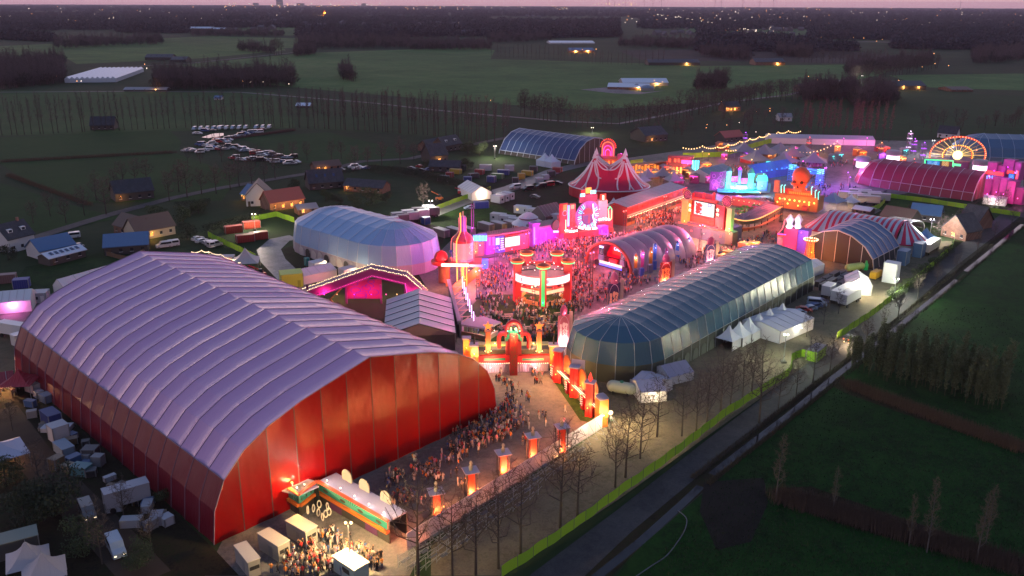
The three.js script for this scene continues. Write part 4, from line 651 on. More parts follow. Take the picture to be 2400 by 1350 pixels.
// --- zigzag lit frame along the left of the plaza
{
  const A = G(1066, 690), B = G(1094, 792), e = B.clone().sub(A).setY(0), L = e.length(), t = thing('zigzag_frame', 'row of triangular lit brackets along the left plaza edge', 'light frame', A, dirTurn(e.x, e.z)), n = 7;
  mesh('backing_wall', box(L, 4.2, .4, L / 2, 0, 1.6), M(.10, .09, .12, .7), t); mesh('wall_cap', box(L, .5, 1, L / 2, 4.2, 1.8), M(.22, .22, .26, .7), t);
  for (let i = 0; i < n; i++) { const x = L * (i + .5) / n; mesh('bracket', [bar(V(x, 3, 1.3), V(x, 3, -2), .13), bar(V(x - 2, 4.6, -1.8), V(x, 3, 1.3), .1)], M(.5, .3, .2, .5), t); mesh('light_post', box(.18, 3.6, .18, x - .6, 2.2, -2.1), glow(.85, .6, 1, 2.6), t); mesh('post_leg', box(.2, 2.3, .2, x - .6, 0, -2.1), dark, t); lamp(t, x - .6, 2.4, -2.5, .45, .3, 1, 26, .12); }
}
{
  const c = G(1120, 784), t = thing('bar_island', 'grey roofed wedge shaped bar beside the lit brackets', 'bar', c, -.5); mesh('roof', slab([[-4, -3.5], [4, -3], [5, 3], [-1, 4.5], [-4, 1]], .3, .05).rotateX(-Math.PI / 2).translate(0, 3, 0), M(.26, .25, .28, .6), t); for (const [x, z] of [[-3.4, 2.6], [4, 2], [4.2, -2.4], [-3.2, -.8]]) mesh('post', box(.25, 3, .25, x, 0, z), dark, t); mesh('counter', box(7, 1.1, .6, 0, 0, 2.4), wood, t); mesh('counter', box(.6, 1.1, 5, 4.2, 0, 0), M(.36, .3, .22, .6), t); lamp(t, 0, 2.7, 0, 1, .6, .35, 60, .12); lamp(t, 5.4, 2.4, 1, 1, .7, .45, 30, .1);
}
// --- screen wall of the left stage
{
  const F = facade('screen_stage', 'blue and magenta stage wall with a white screen at the plaza back', 'stage', [1108, 606], [1262, 580]), t = F.t;
  F.block('stage_wall', 1108, 1135, 562, 604, 2, M(.18, .06, .06, .6), 0); F.block('blue_strip_panel', 1110, 1142, 549, 566, 1, bluePaint, .4); for (let k = 0; k < 10; k++) F.block('strip_light', 1110 + k * 3.3, 1111.3 + k * 3.3, 552, 565, .15, neonCyan, .6);
  F.block('orange_bay', 1108, 1121, 566, 596, .4, led(deco([220, 120, 80], [255, 220, 190], 'x'), .9), .6);
  F.block('magenta_bay', 1140, 1160, 554, 602, 1.5, M(.3, .03, .35, .6)); F.block('blue_bay', 1160, 1184, 554, 598, 1.5, M(.06, .06, .45, .6)); F.block('red_bay', 1184, 1240, 549, 594, 1.5, M(.5, .06, .06, .6));
  for (const x of [1146, 1155]) F.block('lit_niche', x, x + 4, 556, 576, .3, neonPink, .3); F.block('lit_niche', 1163, 1171, 558, 574, .3, glow(.3, .5, 1, 1.6), .3); for (let k = 0; k < 6; k++) F.block('light_bar', 1174, 1183, 558 + k * 5, 560 + k * 5, .2, glow(.6, .6, 1, 1.5), .3);
  F.screen('main_screen', 1184, 1218, 555, 577, led(drawn(256, 160, (c, w, h) => { c.fillStyle = '#fff3ea'; c.fillRect(0, 0, w, h); c.strokeStyle = '#d58a86'; c.lineWidth = 9; c.beginPath(); c.moveTo(60, 40); c.lineTo(76, 80); c.lineTo(58, 120); c.moveTo(200, 40); c.lineTo(184, 80); c.lineTo(202, 120); c.stroke(); c.strokeStyle = '#e9b8a8'; c.lineWidth = 4; c.strokeRect(96, 56, 66, 50); }), 1.5), .8, [1, .8, .75, 1.2]);
  F.block('balcony', 1138, 1245, 545, 549, 5, M(.2, .08, .12, .6), .3); for (let k = 0; k < 26; k++) F.block('baluster', 1140 + k * 4, 1140.8 + k * 4, 541, 546, .1, dark, .3);
  F.block('deck', 1108, 1255, 596, 604, 4, dark, 2.5);
  F.lamp(1150, 590, 3, 1, .04, .7, 420, .2); F.lamp(1170, 586, 3, .15, .25, 1, 260, .2); F.lamp(1200, 584, 4, 1, .2, .2, 300, .2); F.lamp(1228, 570, 3, 1, .12, .1, 260, .2); F.lamp(1125, 575, 3, .2, .6, 1, 70, .14); F.lamp(1115, 590, 3, 1, .5, .2, 120, .14);
  const r = F.tower('purple_pillar', 1249, 1263, 527, 578, violetPaint, 1); F.neon('pillar_neon', [[1252, 532], [1252, 572]], .12, neonBlue, 1.3); F.neon('pillar_neon', [[1255, 532], [1255, 572]], .12, neonViolet, 1.3); F.lamp(1256, 560, 3, .5, .1, 1, 150, .16);
}
{
  const F = facade('magenta_building', 'magenta lit wall between the purple pillar and the ray stage', 'building', [1262, 577], [1318, 563]), t = F.t;
  F.block('front_wall', 1264, 1318, 532, 572, 5, M(.26, .03, .26, .6)); F.block('roof', 1262, 1316, 527, 532, 6, M(.12, .10, .14, .6), .4); F.neon('neon_edge', [[1279, 540], [1279, 565]], .2, neonPink, .4); for (let k = 0; k < 7; k++) F.block('window', 1297 + k * 3, 1299 + k * 3, 541, 545, .1, glow(.8, .8, 1, 2), .1); F.lamp(1275, 560, 2.5, 1, .05, .8, 260, .18); F.lamp(1302, 556, 2.5, .9, .1, .8, 160, .18);
  mesh('round_speaker', new THREE.CylinderGeometry(1.9, 1.9, .5, 18).rotateX(Math.PI / 2).translate(F.at(1298, 527).x, F.at(1298, 527).y, .8), dark, t);
}
// --- the ray stage before the circus tent
{
  const F = facade('ray_stage', 'curved stage with blue neon rays and red panels before the circus tent', 'stage', [1313, 566], [1437, 548]), t = F.t;
  F.block('stage_body', 1316, 1436, 500, 556, 3, M(.24, .04, .1, .6), -1);
  F.block('red_panel', 1313, 1331, 477, 548, .8, redPaint, .2); F.block('orange_panel', 1320, 1329, 480, 495, .15, glow(1, .25, .05, 1), .4); mesh('neon_ring', new THREE.TorusGeometry(.9, .08, 5, 20).translate(F.at(1322, 499).x, F.at(1322, 499).y, .5), glow(1, .4, .6, 1), t);
  F.block('blue_tube', 1331, 1335, 482, 530, .4, neonBlue, .5); F.block('red_panel', 1336, 1349, 477, 531, .8, M(1, 1, 1, .5, { map: deco([130, 16, 20], [220, 90, 70], 'x') }), .3); F.block('orange_panel', 1338, 1346, 480, 490, .1, glow(1, .3, .1, 1.1), .5);
  const c = F.at(1379, 506, .6), R = F.at(1400, 506).x - c.x;
  mesh('ray_backdrop', lathe([[.05, 0], [R, .2], [R * 1.25, .9]], 30).rotateX(Math.PI / 2).translate(c.x, c.y, -.6), M(.16, .05, .26, .6), t);
  for (let k = 0; k < 30; k++) { const a = .9 + k / 29 * 4.9, q = (r) => V(c.x + Math.cos(a + Math.PI / 2 - .5) * r, c.y + Math.sin(a + Math.PI / 2 - .5) * r * 1.15, .5); if (q(R).y > .4) mesh('neon_ray', bar(q(R * .68), q(R * 1.02), .13), k % 3 ? neonCyan : glow(.9, .35, .5, .8), t); }
  const oval = new THREE.Shape(); oval.ellipse ? 0 : 0; oval.absellipse(0, 0, R * .5, R * .66, 0, Math.PI * 2); mesh('centre_panel', new THREE.ExtrudeGeometry(oval, { depth: .3, bevelEnabled: false }).translate(c.x, c.y, .1), led(deco([210, 60, 90], [70, 80, 220], 'arc'), .8), t);
  mesh('lightning_neon', lineBars([[1390, 478], [1392, 500], [1389, 505], [1393, 520], [1395, 530]].map((q) => F.at(...q, .9)), .18, 5), hotWhite, t);
  F.block('pink_column', 1403, 1423, 470, 520, 3, M(.5, .2, .3, .5), .3); F.block('red_sign', 1408, 1421, 455, 470, .5, glow(1, .05, .03, .8), .4); mesh('sign_letter', bar(F.at(1414, 468, .8), F.at(1414, 458, .8), .35), warmWhite, t);
  F.block('sign_board', 1361, 1371, 454, 461, .3, neonCyan, .6); F.block('sign_board', 1385, 1397, 446, 454, .3, neonCyan, .6); F.block('sign_board', 1373, 1386, 440, 453, .3, glow(1, .4, .05, 1.3), .3); F.block('sign_board', 1362, 1373, 445, 456, .3, redPaint, .2); F.block('sign_frame', 1358, 1400, 456, 474, .4, M(.15, .03, .06), 0);
  const ring = (x0, x1, y, dy) => { const n = 14, pts = []; for (let i = 0; i <= n; i++) { const u = i / n, q = F.at(x0 + (x1 - x0) * u, y + dy * Math.sin(u * Math.PI), 1.5); pts.push(q); } for (let i = 0; i < n; i++) mesh('stage_light_panel', [bar(pts[i], pts[i + 1], .42, 5)], i % 4 === 3 ? redPaint : hotWhite, t); };
  ring(1325, 1353, 540, 2); ring(1356, 1410, 533, 3); ring(1404, 1428, 515, -2);
  F.block('deck', 1322, 1436, 541, 556, 5, M(.4, .05, .05, .5), 2.5); F.neon('green_neon', [[1326, 515], [1326, 545]], .15, neonGreen, 2); F.neon('green_neon', [[1427, 515], [1426, 490], [1430, 484], [1434, 490], [1433, 512], [1430, 516], [1427, 515]], .16, neonGreen, 2.4);
  F.block('purple_booth', 1409, 1426, 530, 550, 2.5, violetPaint, 4); F.neon('booth_neon', [[1411, 538], [1411, 548], [1424, 548], [1424, 538]], .14, neonViolet, 4.2);
  F.lamp(1340, 536, 3, 1, .25, .2, 420, .2); F.lamp(1372, 530, 4, 1, .25, .2, 520, .2); F.lamp(1396, 530, 4, 1, .2, .25, 420, .2); F.lamp(1420, 510, 3, 1, .3, .25, 260, .2); F.lamp(1416, 545, 6, .6, .05, 1, 130, .14); F.lamp(1368, 500, 3, .2, .4, 1, 110, .14); F.lamp(1405, 490, 4, 1, .35, .5, 160, .14);
}
// --- peaked tents beside the ray stage, circular pavilion, brown tent
[[1437, 500], [1455, 500], [1468, 497]].forEach((p, i) => pagoda(['left', 'middle', 'right'][i] + ' grey peaked tent before the circus tent wall', p, 5, 3, 3.4, { group: 'grey peaked tents before the circus tent', light: i === 1 ? [1, .6, .4, 40, .12] : null }));
{
  const t = thing('round_pavilion', 'round white pavilion with two tiered roof and warm lit base', 'pavilion', G(1238, 540)), w = cloth(.56, .58, .64, .5, .05);
  mesh('lower_roof', lathe([[6.2, 2.6], [5.4, 3.3], [3.4, 4.5]], 20), w, t); mesh('roof_drum', cyl(3.4, 3.4, .7, 0, 4.4, 0, 20, true), M(.2, .02, .05, .5), t); mesh('upper_roof', lathe([[3.7, 5], [2.4, 6], [1, 6.8], [.05, 7]], 20), w, t); mesh('drum_wall', cyl(5.4, 5.4, 2.6, 0, 0, 0, 20, true), M(.3, .04, .03, .6), t);
  for (let k = 0; k < 12; k++) { const a = k / 12 * 6.283; mesh('post', cyl(.1, .1, 2.7, Math.cos(a) * 5.8, 0, Math.sin(a) * 5.8, 5), white, t); } for (const a of [.9, 1.6, 2.3]) lamp(t, Math.cos(a) * 5.7, 1.8, Math.sin(a) * 5.7, 1, .5, .1, 36, .12);
}
marquee('brown striped tent roof behind the ray stage', [1278, 523], [1322, 512], 8, 2.4, 6, { name: 'striped_tent', roof: cloth(.16, .12, .14, .5, .2), wall: M(.1, .08, .1), n: 6, light: [1, .7, .5, 50, .12], lightZ: -4 });
// --- long two storey food hall
{
  const F = facade('food_hall', 'long two storey red lit food hall with grey panel roof', 'hall', [1466, 530], [1604, 478]), t = F.t, L = F.L, n = 12;
  for (let i = 0; i < n; i++) { const x0 = L * i / n, w = L / n; mesh('roof_panel', faces([[V(x0 + .05, 7.2, .6), V(x0 + w - .05, 7.2, .6), V(x0 + w - .05, 8.6, -7), V(x0 + .05, 8.6, -7)]]), M(.22, .27, .34, .45), t); mesh('upper_panel', box(w - .1, 2.2, .2, x0 + w / 2, 4.4, -.6), M(.35, .03, .03, .6), t); mesh('stall_front', box(w - .3, 1.1, .3, x0 + w / 2, 0, .2), i % 4 === 2 ? M(.5, .04, .03, .5) : M(.3, .14, .05, .6), t); mesh('post', box(.2, 7.2, .2, x0, 0, .3), M(.2, .02, .02, .6), t); lamp(t, x0 + w / 2, 6.8, .1, 1, .05, .03, 50, .14); lamp(t, x0 + w / 2, 3.2, .9, 1, .42, .28, 70, .14); }
  mesh('floor_deck', box(L, .4, 8, L / 2, 3.8, -3.4), M(.16, .03, .03, .6), t); mesh('neon_edge', box(L, .35, .15, L / 2, 6.9, .75), neonRed, t); mesh('neon_edge', box(L, .5, .15, L / 2, 3.8, .65), glow(1, .25, .15, 1.3), t); mesh('back_wall', box(L, 7.4, .3, L / 2, 0, -7.2), M(.2, .04, .04), t); bulbsAt('bulb_row', along(V(0, 3.4, .9), V(L, 3.4, .9), 46), warmWhite, t, .16); mesh('rail', box(L, .9, .06, L / 2, 4.3, .6), M(.3, .03, .03, .5), t); mesh('end_wall', [box(.3, 7.4, 7, 0, 0, -3.4), box(.3, 7.4, 7, L, 0, -3.4)], M(.2, .04, .04), t);
}
// --- big red screen stage
{
  const F = facade('screen_stage', 'red temple stage with a white picture screen on a dark plinth', 'stage', [1589, 549], [1716, 579]), t = F.t;
  F.block('plinth', 1589, 1700, 527, 562, 10, M(.07, .07, .12, .5)); F.block('plinth_end', 1699, 1717, 543, 574, 3, M(.12, .1, .08, .5), .3); F.neon('plinth_edge', [[1590, 521], [1699, 543]], .25, glow(1, .1, .08, .8), .2); for (const x of [1600, 1620, 1668, 1688]) F.block('plinth_star', x - 2, x + 2, 533 + (x - 1590) * .2, 537 + (x - 1590) * .2, .1, glow(.9, .15, .2, .7), .1);
  F.block('stage_body', 1613, 1690, 474, 528, 5, redPaint, -2); F.block('lower_panel', 1614, 1674, 508, 530, .4, M(1, 1, 1, .5, { map: deco([190, 10, 16], [240, 90, 60], 'arc') }), -1.6);
  F.screen('picture_screen', 1627, 1674, 475, 506, led(drawn(256, 192, (c, w, h) => { c.fillStyle = '#fff6f2'; c.fillRect(0, 0, w, h); c.fillStyle = '#c41c1c'; for (let i = 0; i < 30; i++) { c.beginPath(); c.arc(26 + (i * 29 % 70), 20 + (i * 47 % 150), 9 + i % 4 * 3, 0, 7); c.fill(); } c.fillStyle = '#c9d2e4'; for (let i = 0; i < 18; i++) { c.beginPath(); c.ellipse(150 + Math.sin(i * 1.7) * 60, 110 + Math.cos(i * 2.3) * 50, 22, 8, i, 0, 7); c.fill(); } c.strokeStyle = '#2a7fc0'; c.lineWidth = 10; c.beginPath(); c.arc(196, 22, 22, 0, 7); c.stroke(); }), 1.3), -1.2, [1, .75, .75, 1.2]);
  F.block('cornice', 1622, 1680, 466, 472, 1.5, M(.5, .05, .03, .5), -1); for (const x of [1624, 1649, 1672]) F.block('top_post', x - 2, x + 2, 452, 468, .6, M(.6, .02, .02, .5), -1.2); F.block('top_grille', 1626, 1676, 453, 467, .2, M(.2, .04, .06), -1.5);
  for (const [x0, x1, yt, yb, m] of [[1597, 1611, 472, 524, goldPaint], [1685, 1697, 486, 540, redPaint], [1702, 1713, 490, 542, M(.2, .3, .12, .5)]]) { F.tower('side_tower', x0, x1, yt, yb, m, .2); }
  for (const x of [1617, 1682]) for (const dy of [0, 11]) { const q = F.at(x, 481 + dy + (x - 1617) * .17, -.6), s = []; for (let k = 0; k < 10; k++) { const a = k * Math.PI / 5 - Math.PI / 2, r = k % 2 ? .32 : .75; s.push([Math.cos(a) * r, -Math.sin(a) * r]); } mesh('star_lamp', slab(s, .15).translate(q.x, q.y, q.z), warmWhite, t); }
  for (const [x, y, R] of [[1612, 456, 1.5], [1705, 472, 1.7]]) { const q = F.at(x, y, .3); mesh('round_emblem', new THREE.CylinderGeometry(R, R, .4, 20).rotateX(Math.PI / 2).translate(q.x, q.y, q.z), M(1, 1, 1, .5, { map: deco([90, 30, 50], [200, 110, 120], 'x') }), t); mesh('emblem_rim', new THREE.TorusGeometry(R + .1, .22, 5, 24).translate(q.x, q.y, q.z + .2), M(.1, .03, .02), t); bulbsAt('bulb_ring', Array.from({ length: 20 }, (_, i) => V(q.x + Math.cos(i * .314) * (R + .3), q.y + Math.sin(i * .314) * (R + .3), q.z + .3)), glow(1, .5, .25, 1.2), t, .12); }
  F.lamp(1640, 528, 2.5, 1, .5, .35, 220, .16); F.lamp(1652, 530, 2.5, 1, .5, .35, 220, .16); F.lamp(1620, 520, 1.4, 1, .05, .03, 160, .16); F.lamp(1660, 520, 1, 1, .04, .03, 240, .16); F.lamp(1604, 518, 1.6, 1, .7, .3, 60, .12); F.lamp(1709, 536, 1.6, .1, 1, .3, 70, .12); F.lamp(1691, 535, 1.6, 1, .15, .08, 80, .12); F.lamp(1650, 548, 4, 1, .35, .2, 150, .14); F.lamp(1710, 548, 2, 1, .4, .2, 60, .12);
}
// --- curved roofed bar
{
  const c = G(1752, 512), pts = [[1717, 537], [1740, 543], [1765, 540], [1795, 527], [1826, 509]].map((q) => G(...q)), back = [[1812, 497], [1770, 490], [1716, 480]].map((q) => G(...q));
  const t = thing('curved_bar', 'long curved bar with ribbed mauve roof and glowing orange gutter', 'bar', c), cur = new THREE.CatmullRomCurve3(pts.map((p) => p.clone().sub(c))), N = 24, roof = M(.26, .16, .22, .5);
  const ln = Array.from({ length: N + 1 }, (_, i) => { const u = i / N, p = cur.getPoint(u), d = cur.getTangent(u), n = V(-d.z, 0, d.x); if (n.z > 0) n.negate(); return { p, n }; }), q = (i, off, y) => ln[i].p.clone().addScaledVector(ln[i].n, off).setY(y);
  for (let i = 0; i < N; i++) { mesh('roof_panel', faces([[q(i, -.6, 4.3), q(i + 1, -.6, 4.3), q(i + 1, 5.5, 5.4), q(i, 5.5, 5.4)]]), roof, t); mesh('roof_rib', bar(q(i, -.6, 4.36), q(i, 5.5, 5.46), .1), M(.4, .3, .36, .5), t); mesh('counter_panel', faces([[q(i, .4, .1), q(i + 1, .4, .1), q(i + 1, .4, 1.3), q(i, .4, 1.3)]]), M(.5, .17, .06, .5), t); }
  mesh('gutter_light', ln.slice(0, N).map((_, i) => bar(q(i, -.75, 4.35), q(i + 1, -.75, 4.35), .2, 5)), glow(1, .42, .12, 2), t); mesh('lower_ledge', ln.slice(0, N).map((_, i) => bar(q(i, -1.1, 1.5), q(i + 1, -1.1, 1.5), .32, 5)), M(.55, .16, .06, .5), t); mesh('fascia', faces(ln.slice(0, N).map((_, i) => [q(i, -.7, 2.9), q(i + 1, -.7, 2.9), q(i + 1, -.7, 4.2), q(i, -.7, 4.2)])), M(.14, .12, .07, .6), t);
  for (let i = 0; i <= N; i += 3) { const a = q(i, 5.2, 0); mesh('post', box(.2, 5.3, .2, a.x, 0, a.z), dark, t); const b = q(i, -.5, 0); mesh('post', box(.2, 4.2, .2, b.x, 0, b.z), dark, t); const m = q(i, 1.5, 2.6); lamp(t, m.x, 2.6, m.z, 1, .38, .15, 44, .12); }
  const w = thing('garden_wall', 'red back wall of the bar garden with a row of lamps', 'wall', back[2], dirTurn(back[0].x - back[2].x, back[0].z - back[2].z)), L = back[2].distanceTo(back[0]); mesh('wall', box(L, 3.6, 1.2, L / 2, 0, 0), M(.25, .04, .07, .6), w); mesh('wall_cap', box(L, .3, 1.6, L / 2, 3.6, 0), M(.3, .06, .1, .5), w); for (let i = 0; i < 8; i++) lamp(w, L * (i + .5) / 8, 2.5, .9, 1, .4, .15, 20, .14);
  const g = thing('market_hut', 'small green roofed hut with lit posts behind the bar garden', 'hut', G(1765, 484), .3); mesh('roof', slab([[-2.8, 0], [2.8, 0], [0, 1.8]], 4.5, .05).translate(0, 2.6, -2.2), M(.1, .17, .1, .6), g); mesh('wall', box(4.6, 2.6, 3.8, 0, 0, -.2), wood, g); for (const x of [-2.4, 2.4]) mesh('lit_post', box(.3, 2.6, .3, x, 0, 2.1), glow(1, .7, .3, .8), g); lamp(g, 0, 2.2, 2.4, 1, .6, .25, 40, .1);
  [[1733, 503, 'green'], [1745, 497, 'yellow green'], [1757, 500, 'bright green'], [1740, 512, 'small green'], [1770, 494, 'violet lit']].forEach(([x, y, k], i) => { const p = thing('potted_palm', `${k} palm in the bar garden`, 'plant', G(x, y), i); mesh('trunk', cyl(.14, .09, 2.2, 0, 0, 0, 6), wood, p); mesh('pot', cyl(.4, .5, .6, 0, 0, 0, 8), M(.2, .08, .05), p); for (let a = 0; a < 9; a++) { const w0 = a * .698, C = Math.cos(w0), S = Math.sin(w0); mesh('frond', faces([[V(C * .1 - S * .12, 2.2, S * .1 + C * .12), V(C * 1 - S * .22, 2.7, S * 1 + C * .22), V(C * 1.7, 2.1, S * 1.7), V(C * 1 + S * .22, 2.7, S * 1 - C * .22), V(C * .1 + S * .12, 2.2, S * .1 - C * .12)]]), M(.05, .18, .04, .6), p); } lamp(p, .5, .9, .7, k === 'violet lit' ? .4 : .15, k === 'violet lit' ? .1 : 1, k === 'violet lit' ? 1 : .25, 24, .1); });
  [[1731, 465], [1798, 478]].forEach(([x, y], i) => { const q2 = thing('ring_sign', ['left', 'right'][i] + ' round sign with a ring of bulbs above the bar garden', 'sign', G(x, y + 14)), h = tall(x, y + 14, y); mesh('sign_post', cyl(.12, .12, h, 0, 0, -.1, 6), dark, q2); mesh('sign_disc', new THREE.CylinderGeometry(.9, .9, .2, 16).rotateX(Math.PI / 2).translate(0, h, 0), M(.35, .1, .05), q2); bulbsAt('bulb_ring', Array.from({ length: 14 }, (_, k) => V(Math.cos(k * .449) * 1.2, h + Math.sin(k * .449) * 1.2, .1)), glow(1, .55, .15, 1.6), q2, .2); });
}
// --- green and purple palace front
{
  const F = facade('palace_stage', 'green and violet palace front with towers and a timber gate', 'stage', [1662, 452], [1806, 456]), t = F.t;
  F.block('palace_wall', 1664, 1806, 428, 450, 4, M(.06, .14, .14, .6), -1); F.block('violet_screen', 1664, 1700, 403, 446, .5, led(deco([110, 16, 140], [225, 90, 250], 'x'), .8), .3); F.tower('green_tower', 1702, 1713, 404, 450, M(.03, .36, .24, .5), .5, greenPaint); F.tower('green_tower', 1753, 1766, 410, 453, M(.03, .38, .24, .5), .5, greenPaint); F.tower('blue_tower', 1730, 1737, 400, 430, bluePaint, .3, glow(.8, .05, .9, 1.2));
  for (let k = 0; k < 4; k++) { F.block('lit_window', 1715 + k * 3.6, 1717.6 + k * 3.6, 414, 425, .2, glow(.85, .1, .9, 1.8), 0); F.block('lit_window', 1738 + k * 3.6, 1740.6 + k * 3.6, 418, 430, .2, glow(.85, .1, .9, 1.8), 0); }
  F.block('timber_gate', 1713, 1751, 437, 451, .5, M(.42, .3, .14, .6), .3); F.block('gate_beam', 1712, 1752, 433, 437, .6, M(.05, .2, .2, .5), .4);
  F.block('blue_house', 1774, 1798, 424, 446, 5, M(.04, .12, .5, .5), .2); const r = F.rect(1772, 1802, 411, 425, .2); mesh('green_roof', slab([[-r.w / 2, 0], [r.w / 2, 0], [r.w / 3, r.h], [-r.w / 3, r.h]], 5, .05).translate(r.x, r.y, -5), M(.04, .42, .26, .4), t); F.block('deck', 1682, 1780, 447, 452, 5, tealPaint, 4);
  F.lamp(1680, 440, 4, .8, .1, 1, 260, .2); F.lamp(1708, 436, 3, .1, 1, .6, 240, .2); F.lamp(1732, 440, 4, .9, .5, .6, 140, .2); F.lamp(1759, 440, 3, .1, 1, .6, 260, .2); F.lamp(1786, 436, 4, .15, .35, 1, 240, .2); F.lamp(1730, 448, 7, .1, .8, 1, 160, .2); F.lamp(1790, 408, 4, .2, 1, .6, 120, .2); F.lamp(1782, 452, 6, 1, .5, .25, 120, .2);
  const B = facade('blue_roof_hall', 'long blue lit roof running behind the skull stage', 'hall', [1768, 424], [1862, 408]); for (let i = 0; i < 8; i++) { const x0 = B.L * i / 8, x1 = B.L * (i + 1) / 8; mesh('roof_panel', faces([[V(x0, 3.5, 0), V(x1 - .1, 3.5, 0), V(x1 - .1, 6.8, -5), V(x0, 6.8, -5)]]), M(.05, .16, .5, .4), B.t); mesh('wall_panel', box(x1 - x0 - .1, 3.4, .2, (x0 + x1) / 2, 0, -.2), M(.05, .1, .3), B.t); lamp(B.t, (x0 + x1) / 2, 4.6, 2.2, .05, .3, 1, 90, .2); }
}
// --- blue lit gate and the skull stage
{
  const F = facade('blue_gateway', 'blue lit truss gateway with two lattice towers', 'gateway', [1854, 424], [1930, 436]), t = F.t;
  for (const [x0, x1, yt, yb] of [[1850, 1862, 385, 428], [1916, 1928, 396, 436]]) { const r = F.rect(x0, x1, yt, yb); for (const sx of [-1, 1]) for (const sz of [-1, 1]) mesh('tower_leg', box(.25, r.h, .25, r.x + sx * r.w / 2, 0, sz * r.w / 2), M(.1, .25, .6, .4), t); for (let k = 0; k < 9; k++) mesh('lattice_ring', [box(r.w, .15, .15, r.x, r.h * (k + .5) / 9, r.w / 2), box(r.w, .15, .15, r.x, r.h * (k + .5) / 9, -r.w / 2), box(.15, .15, r.w, r.x - r.w / 2, r.h * (k + .5) / 9, 0), box(.15, .15, r.w, r.x + r.w / 2, r.h * (k + .5) / 9, 0)], k > 5 ? neonCyan : M(.12, .35, .8, .4), t); F.lamp((x0 + x1) / 2, yb - 14, 2.5, .1, .35, 1, 200, .2); F.lamp((x0 + x1) / 2, yt + 8, 2, .2, .5, 1, 110, .2); }
  const a = F.at(1862, 392), b = F.at(1917, 402); mesh('truss_beam', box(b.x - a.x, 2.4, 1, (a.x + b.x) / 2, (a.y + b.y) / 2 - 1.6, 0), M(.05, .2, .7, .4), t); mesh('beam_neon', bar(V(a.x, a.y + .4, .5), V(b.x, b.y + .4, .5), .18), neonBlue, t); for (const x of [1880, 1900]) F.lamp(x, 402, 3, .1, .4, 1, 140, .2); mesh('beam_light', box(4.5, 1, .2, (a.x + b.x) / 2 - 1, (a.y + b.y) / 2 - .9, .6), glow(.3, .75, 1, 1.8), t);
}
{
  const F = facade('skull_stage', 'stage crowned by a huge orange skull above a lit sign', 'stage', [1813, 492], [1918, 506]), t = F.t;
  F.block('stage_base', 1814, 1917, 458, 492, 8, M(.22, .08, .03, .6)); F.block('upper_deck', 1830, 1912, 446, 462, 7, M(.2, .05, .03, .6), -.5);
  F.block('sign', 1846, 1903, 446, 458, .8, M(.5, .08, .02, .5), .6); for (let k = 0; k < 12; k++) F.block('sign_letter', 1850 + k * 4.4, 1852.6 + k * 4.4, 448.5 + k * .5, 453.5 + k * .5, .2, glow(1, .25, .03, 1.2), .8);
  const c = F.at(1875, 425, -.5), s = 3.8; // the skull
  const parts = [new THREE.SphereGeometry(1, 20, 16).scale(s * .92, s * 1.05, s).translate(0, s * .45, 0), new THREE.SphereGeometry(1, 14, 10).scale(s * .62, s * .55, s * .6).translate(0, -s * .62, s * .28), box(s * .8, s * .5, s * .5, 0, -s * 1.15, s * .25), ...[-1, 1].map((q) => new THREE.SphereGeometry(1, 10, 8).scale(s * .3, s * .22, s * .3).translate(q * s * .55, -s * .22, s * .62))];
  mesh('skull', parts.map((g) => g.translate(c.x, c.y, -1.5)), M(.55, .10, .03, .5), t); for (const q of [-1, 1]) mesh('eye_socket', new THREE.SphereGeometry(1, 10, 8).scale(s * .2, s * .19, s * .12).translate(c.x + q * s * .36, c.y - s * .02, -1.5 + s * .88), M(.03, .008, .005, .8), t); mesh('nose_hole', new THREE.ConeGeometry(s * .14, s * .34, 4).translate(c.x, c.y - s * .45, -1.5 + s * .86), M(.03, .008, .005), t); for (let k = -3; k <= 3; k++) mesh('tooth', box(s * .1, s * .24, .2, c.x + k * s * .12, c.y - s * 1.02, -1.5 + s * .86 - Math.abs(k) * .06), M(.55, .2, .09, .5), t);
  for (const q of [-1, 1]) mesh('red_ruff', lathe([[.2, 0], [1.6, .8], [1.2, 1.7], [.1, 1.9]], 10).scale(1.4, 1, 1).translate(c.x + q * 4.1, c.y - 5.2, -1), M(.55, .015, .02, .5), t);
  for (let k = 0; k < 8; k++) { const x = 1828 + k * 11.5, y = 465 + k * 1.6, q = F.at(x, y, .9); lamp(t, q.x, q.y, 1.1, 1, .4, .08, 55, .35); } for (const [x, y] of [[1822, 473], [1846, 477], [1870, 482], [1896, 480]]) F.lamp(x, y, 2.2, 1, .42, .08, 110, .3);
  for (const [x, y] of [[1831, 440], [1838, 440], [1902, 444], [1911, 452], [1918, 456]]) F.neon('crook_neon', [[x, y + 12], [x, y - 4], [x + 3, y - 7]], .2, glow(.2, .9, .7, 1.6), 1);
  F.lamp(1862, 440, 4, 1, .14, .04, 260, .2); F.lamp(1890, 444, 4, 1, .14, .04, 260, .2); F.block('side_totem', 1814, 1825, 422, 450, 1.4, M(.4, .16, .1, .5), 1); F.block('round_drum', 1880, 1892, 482, 495, 2, M(.3, .06, .05), 3);
}
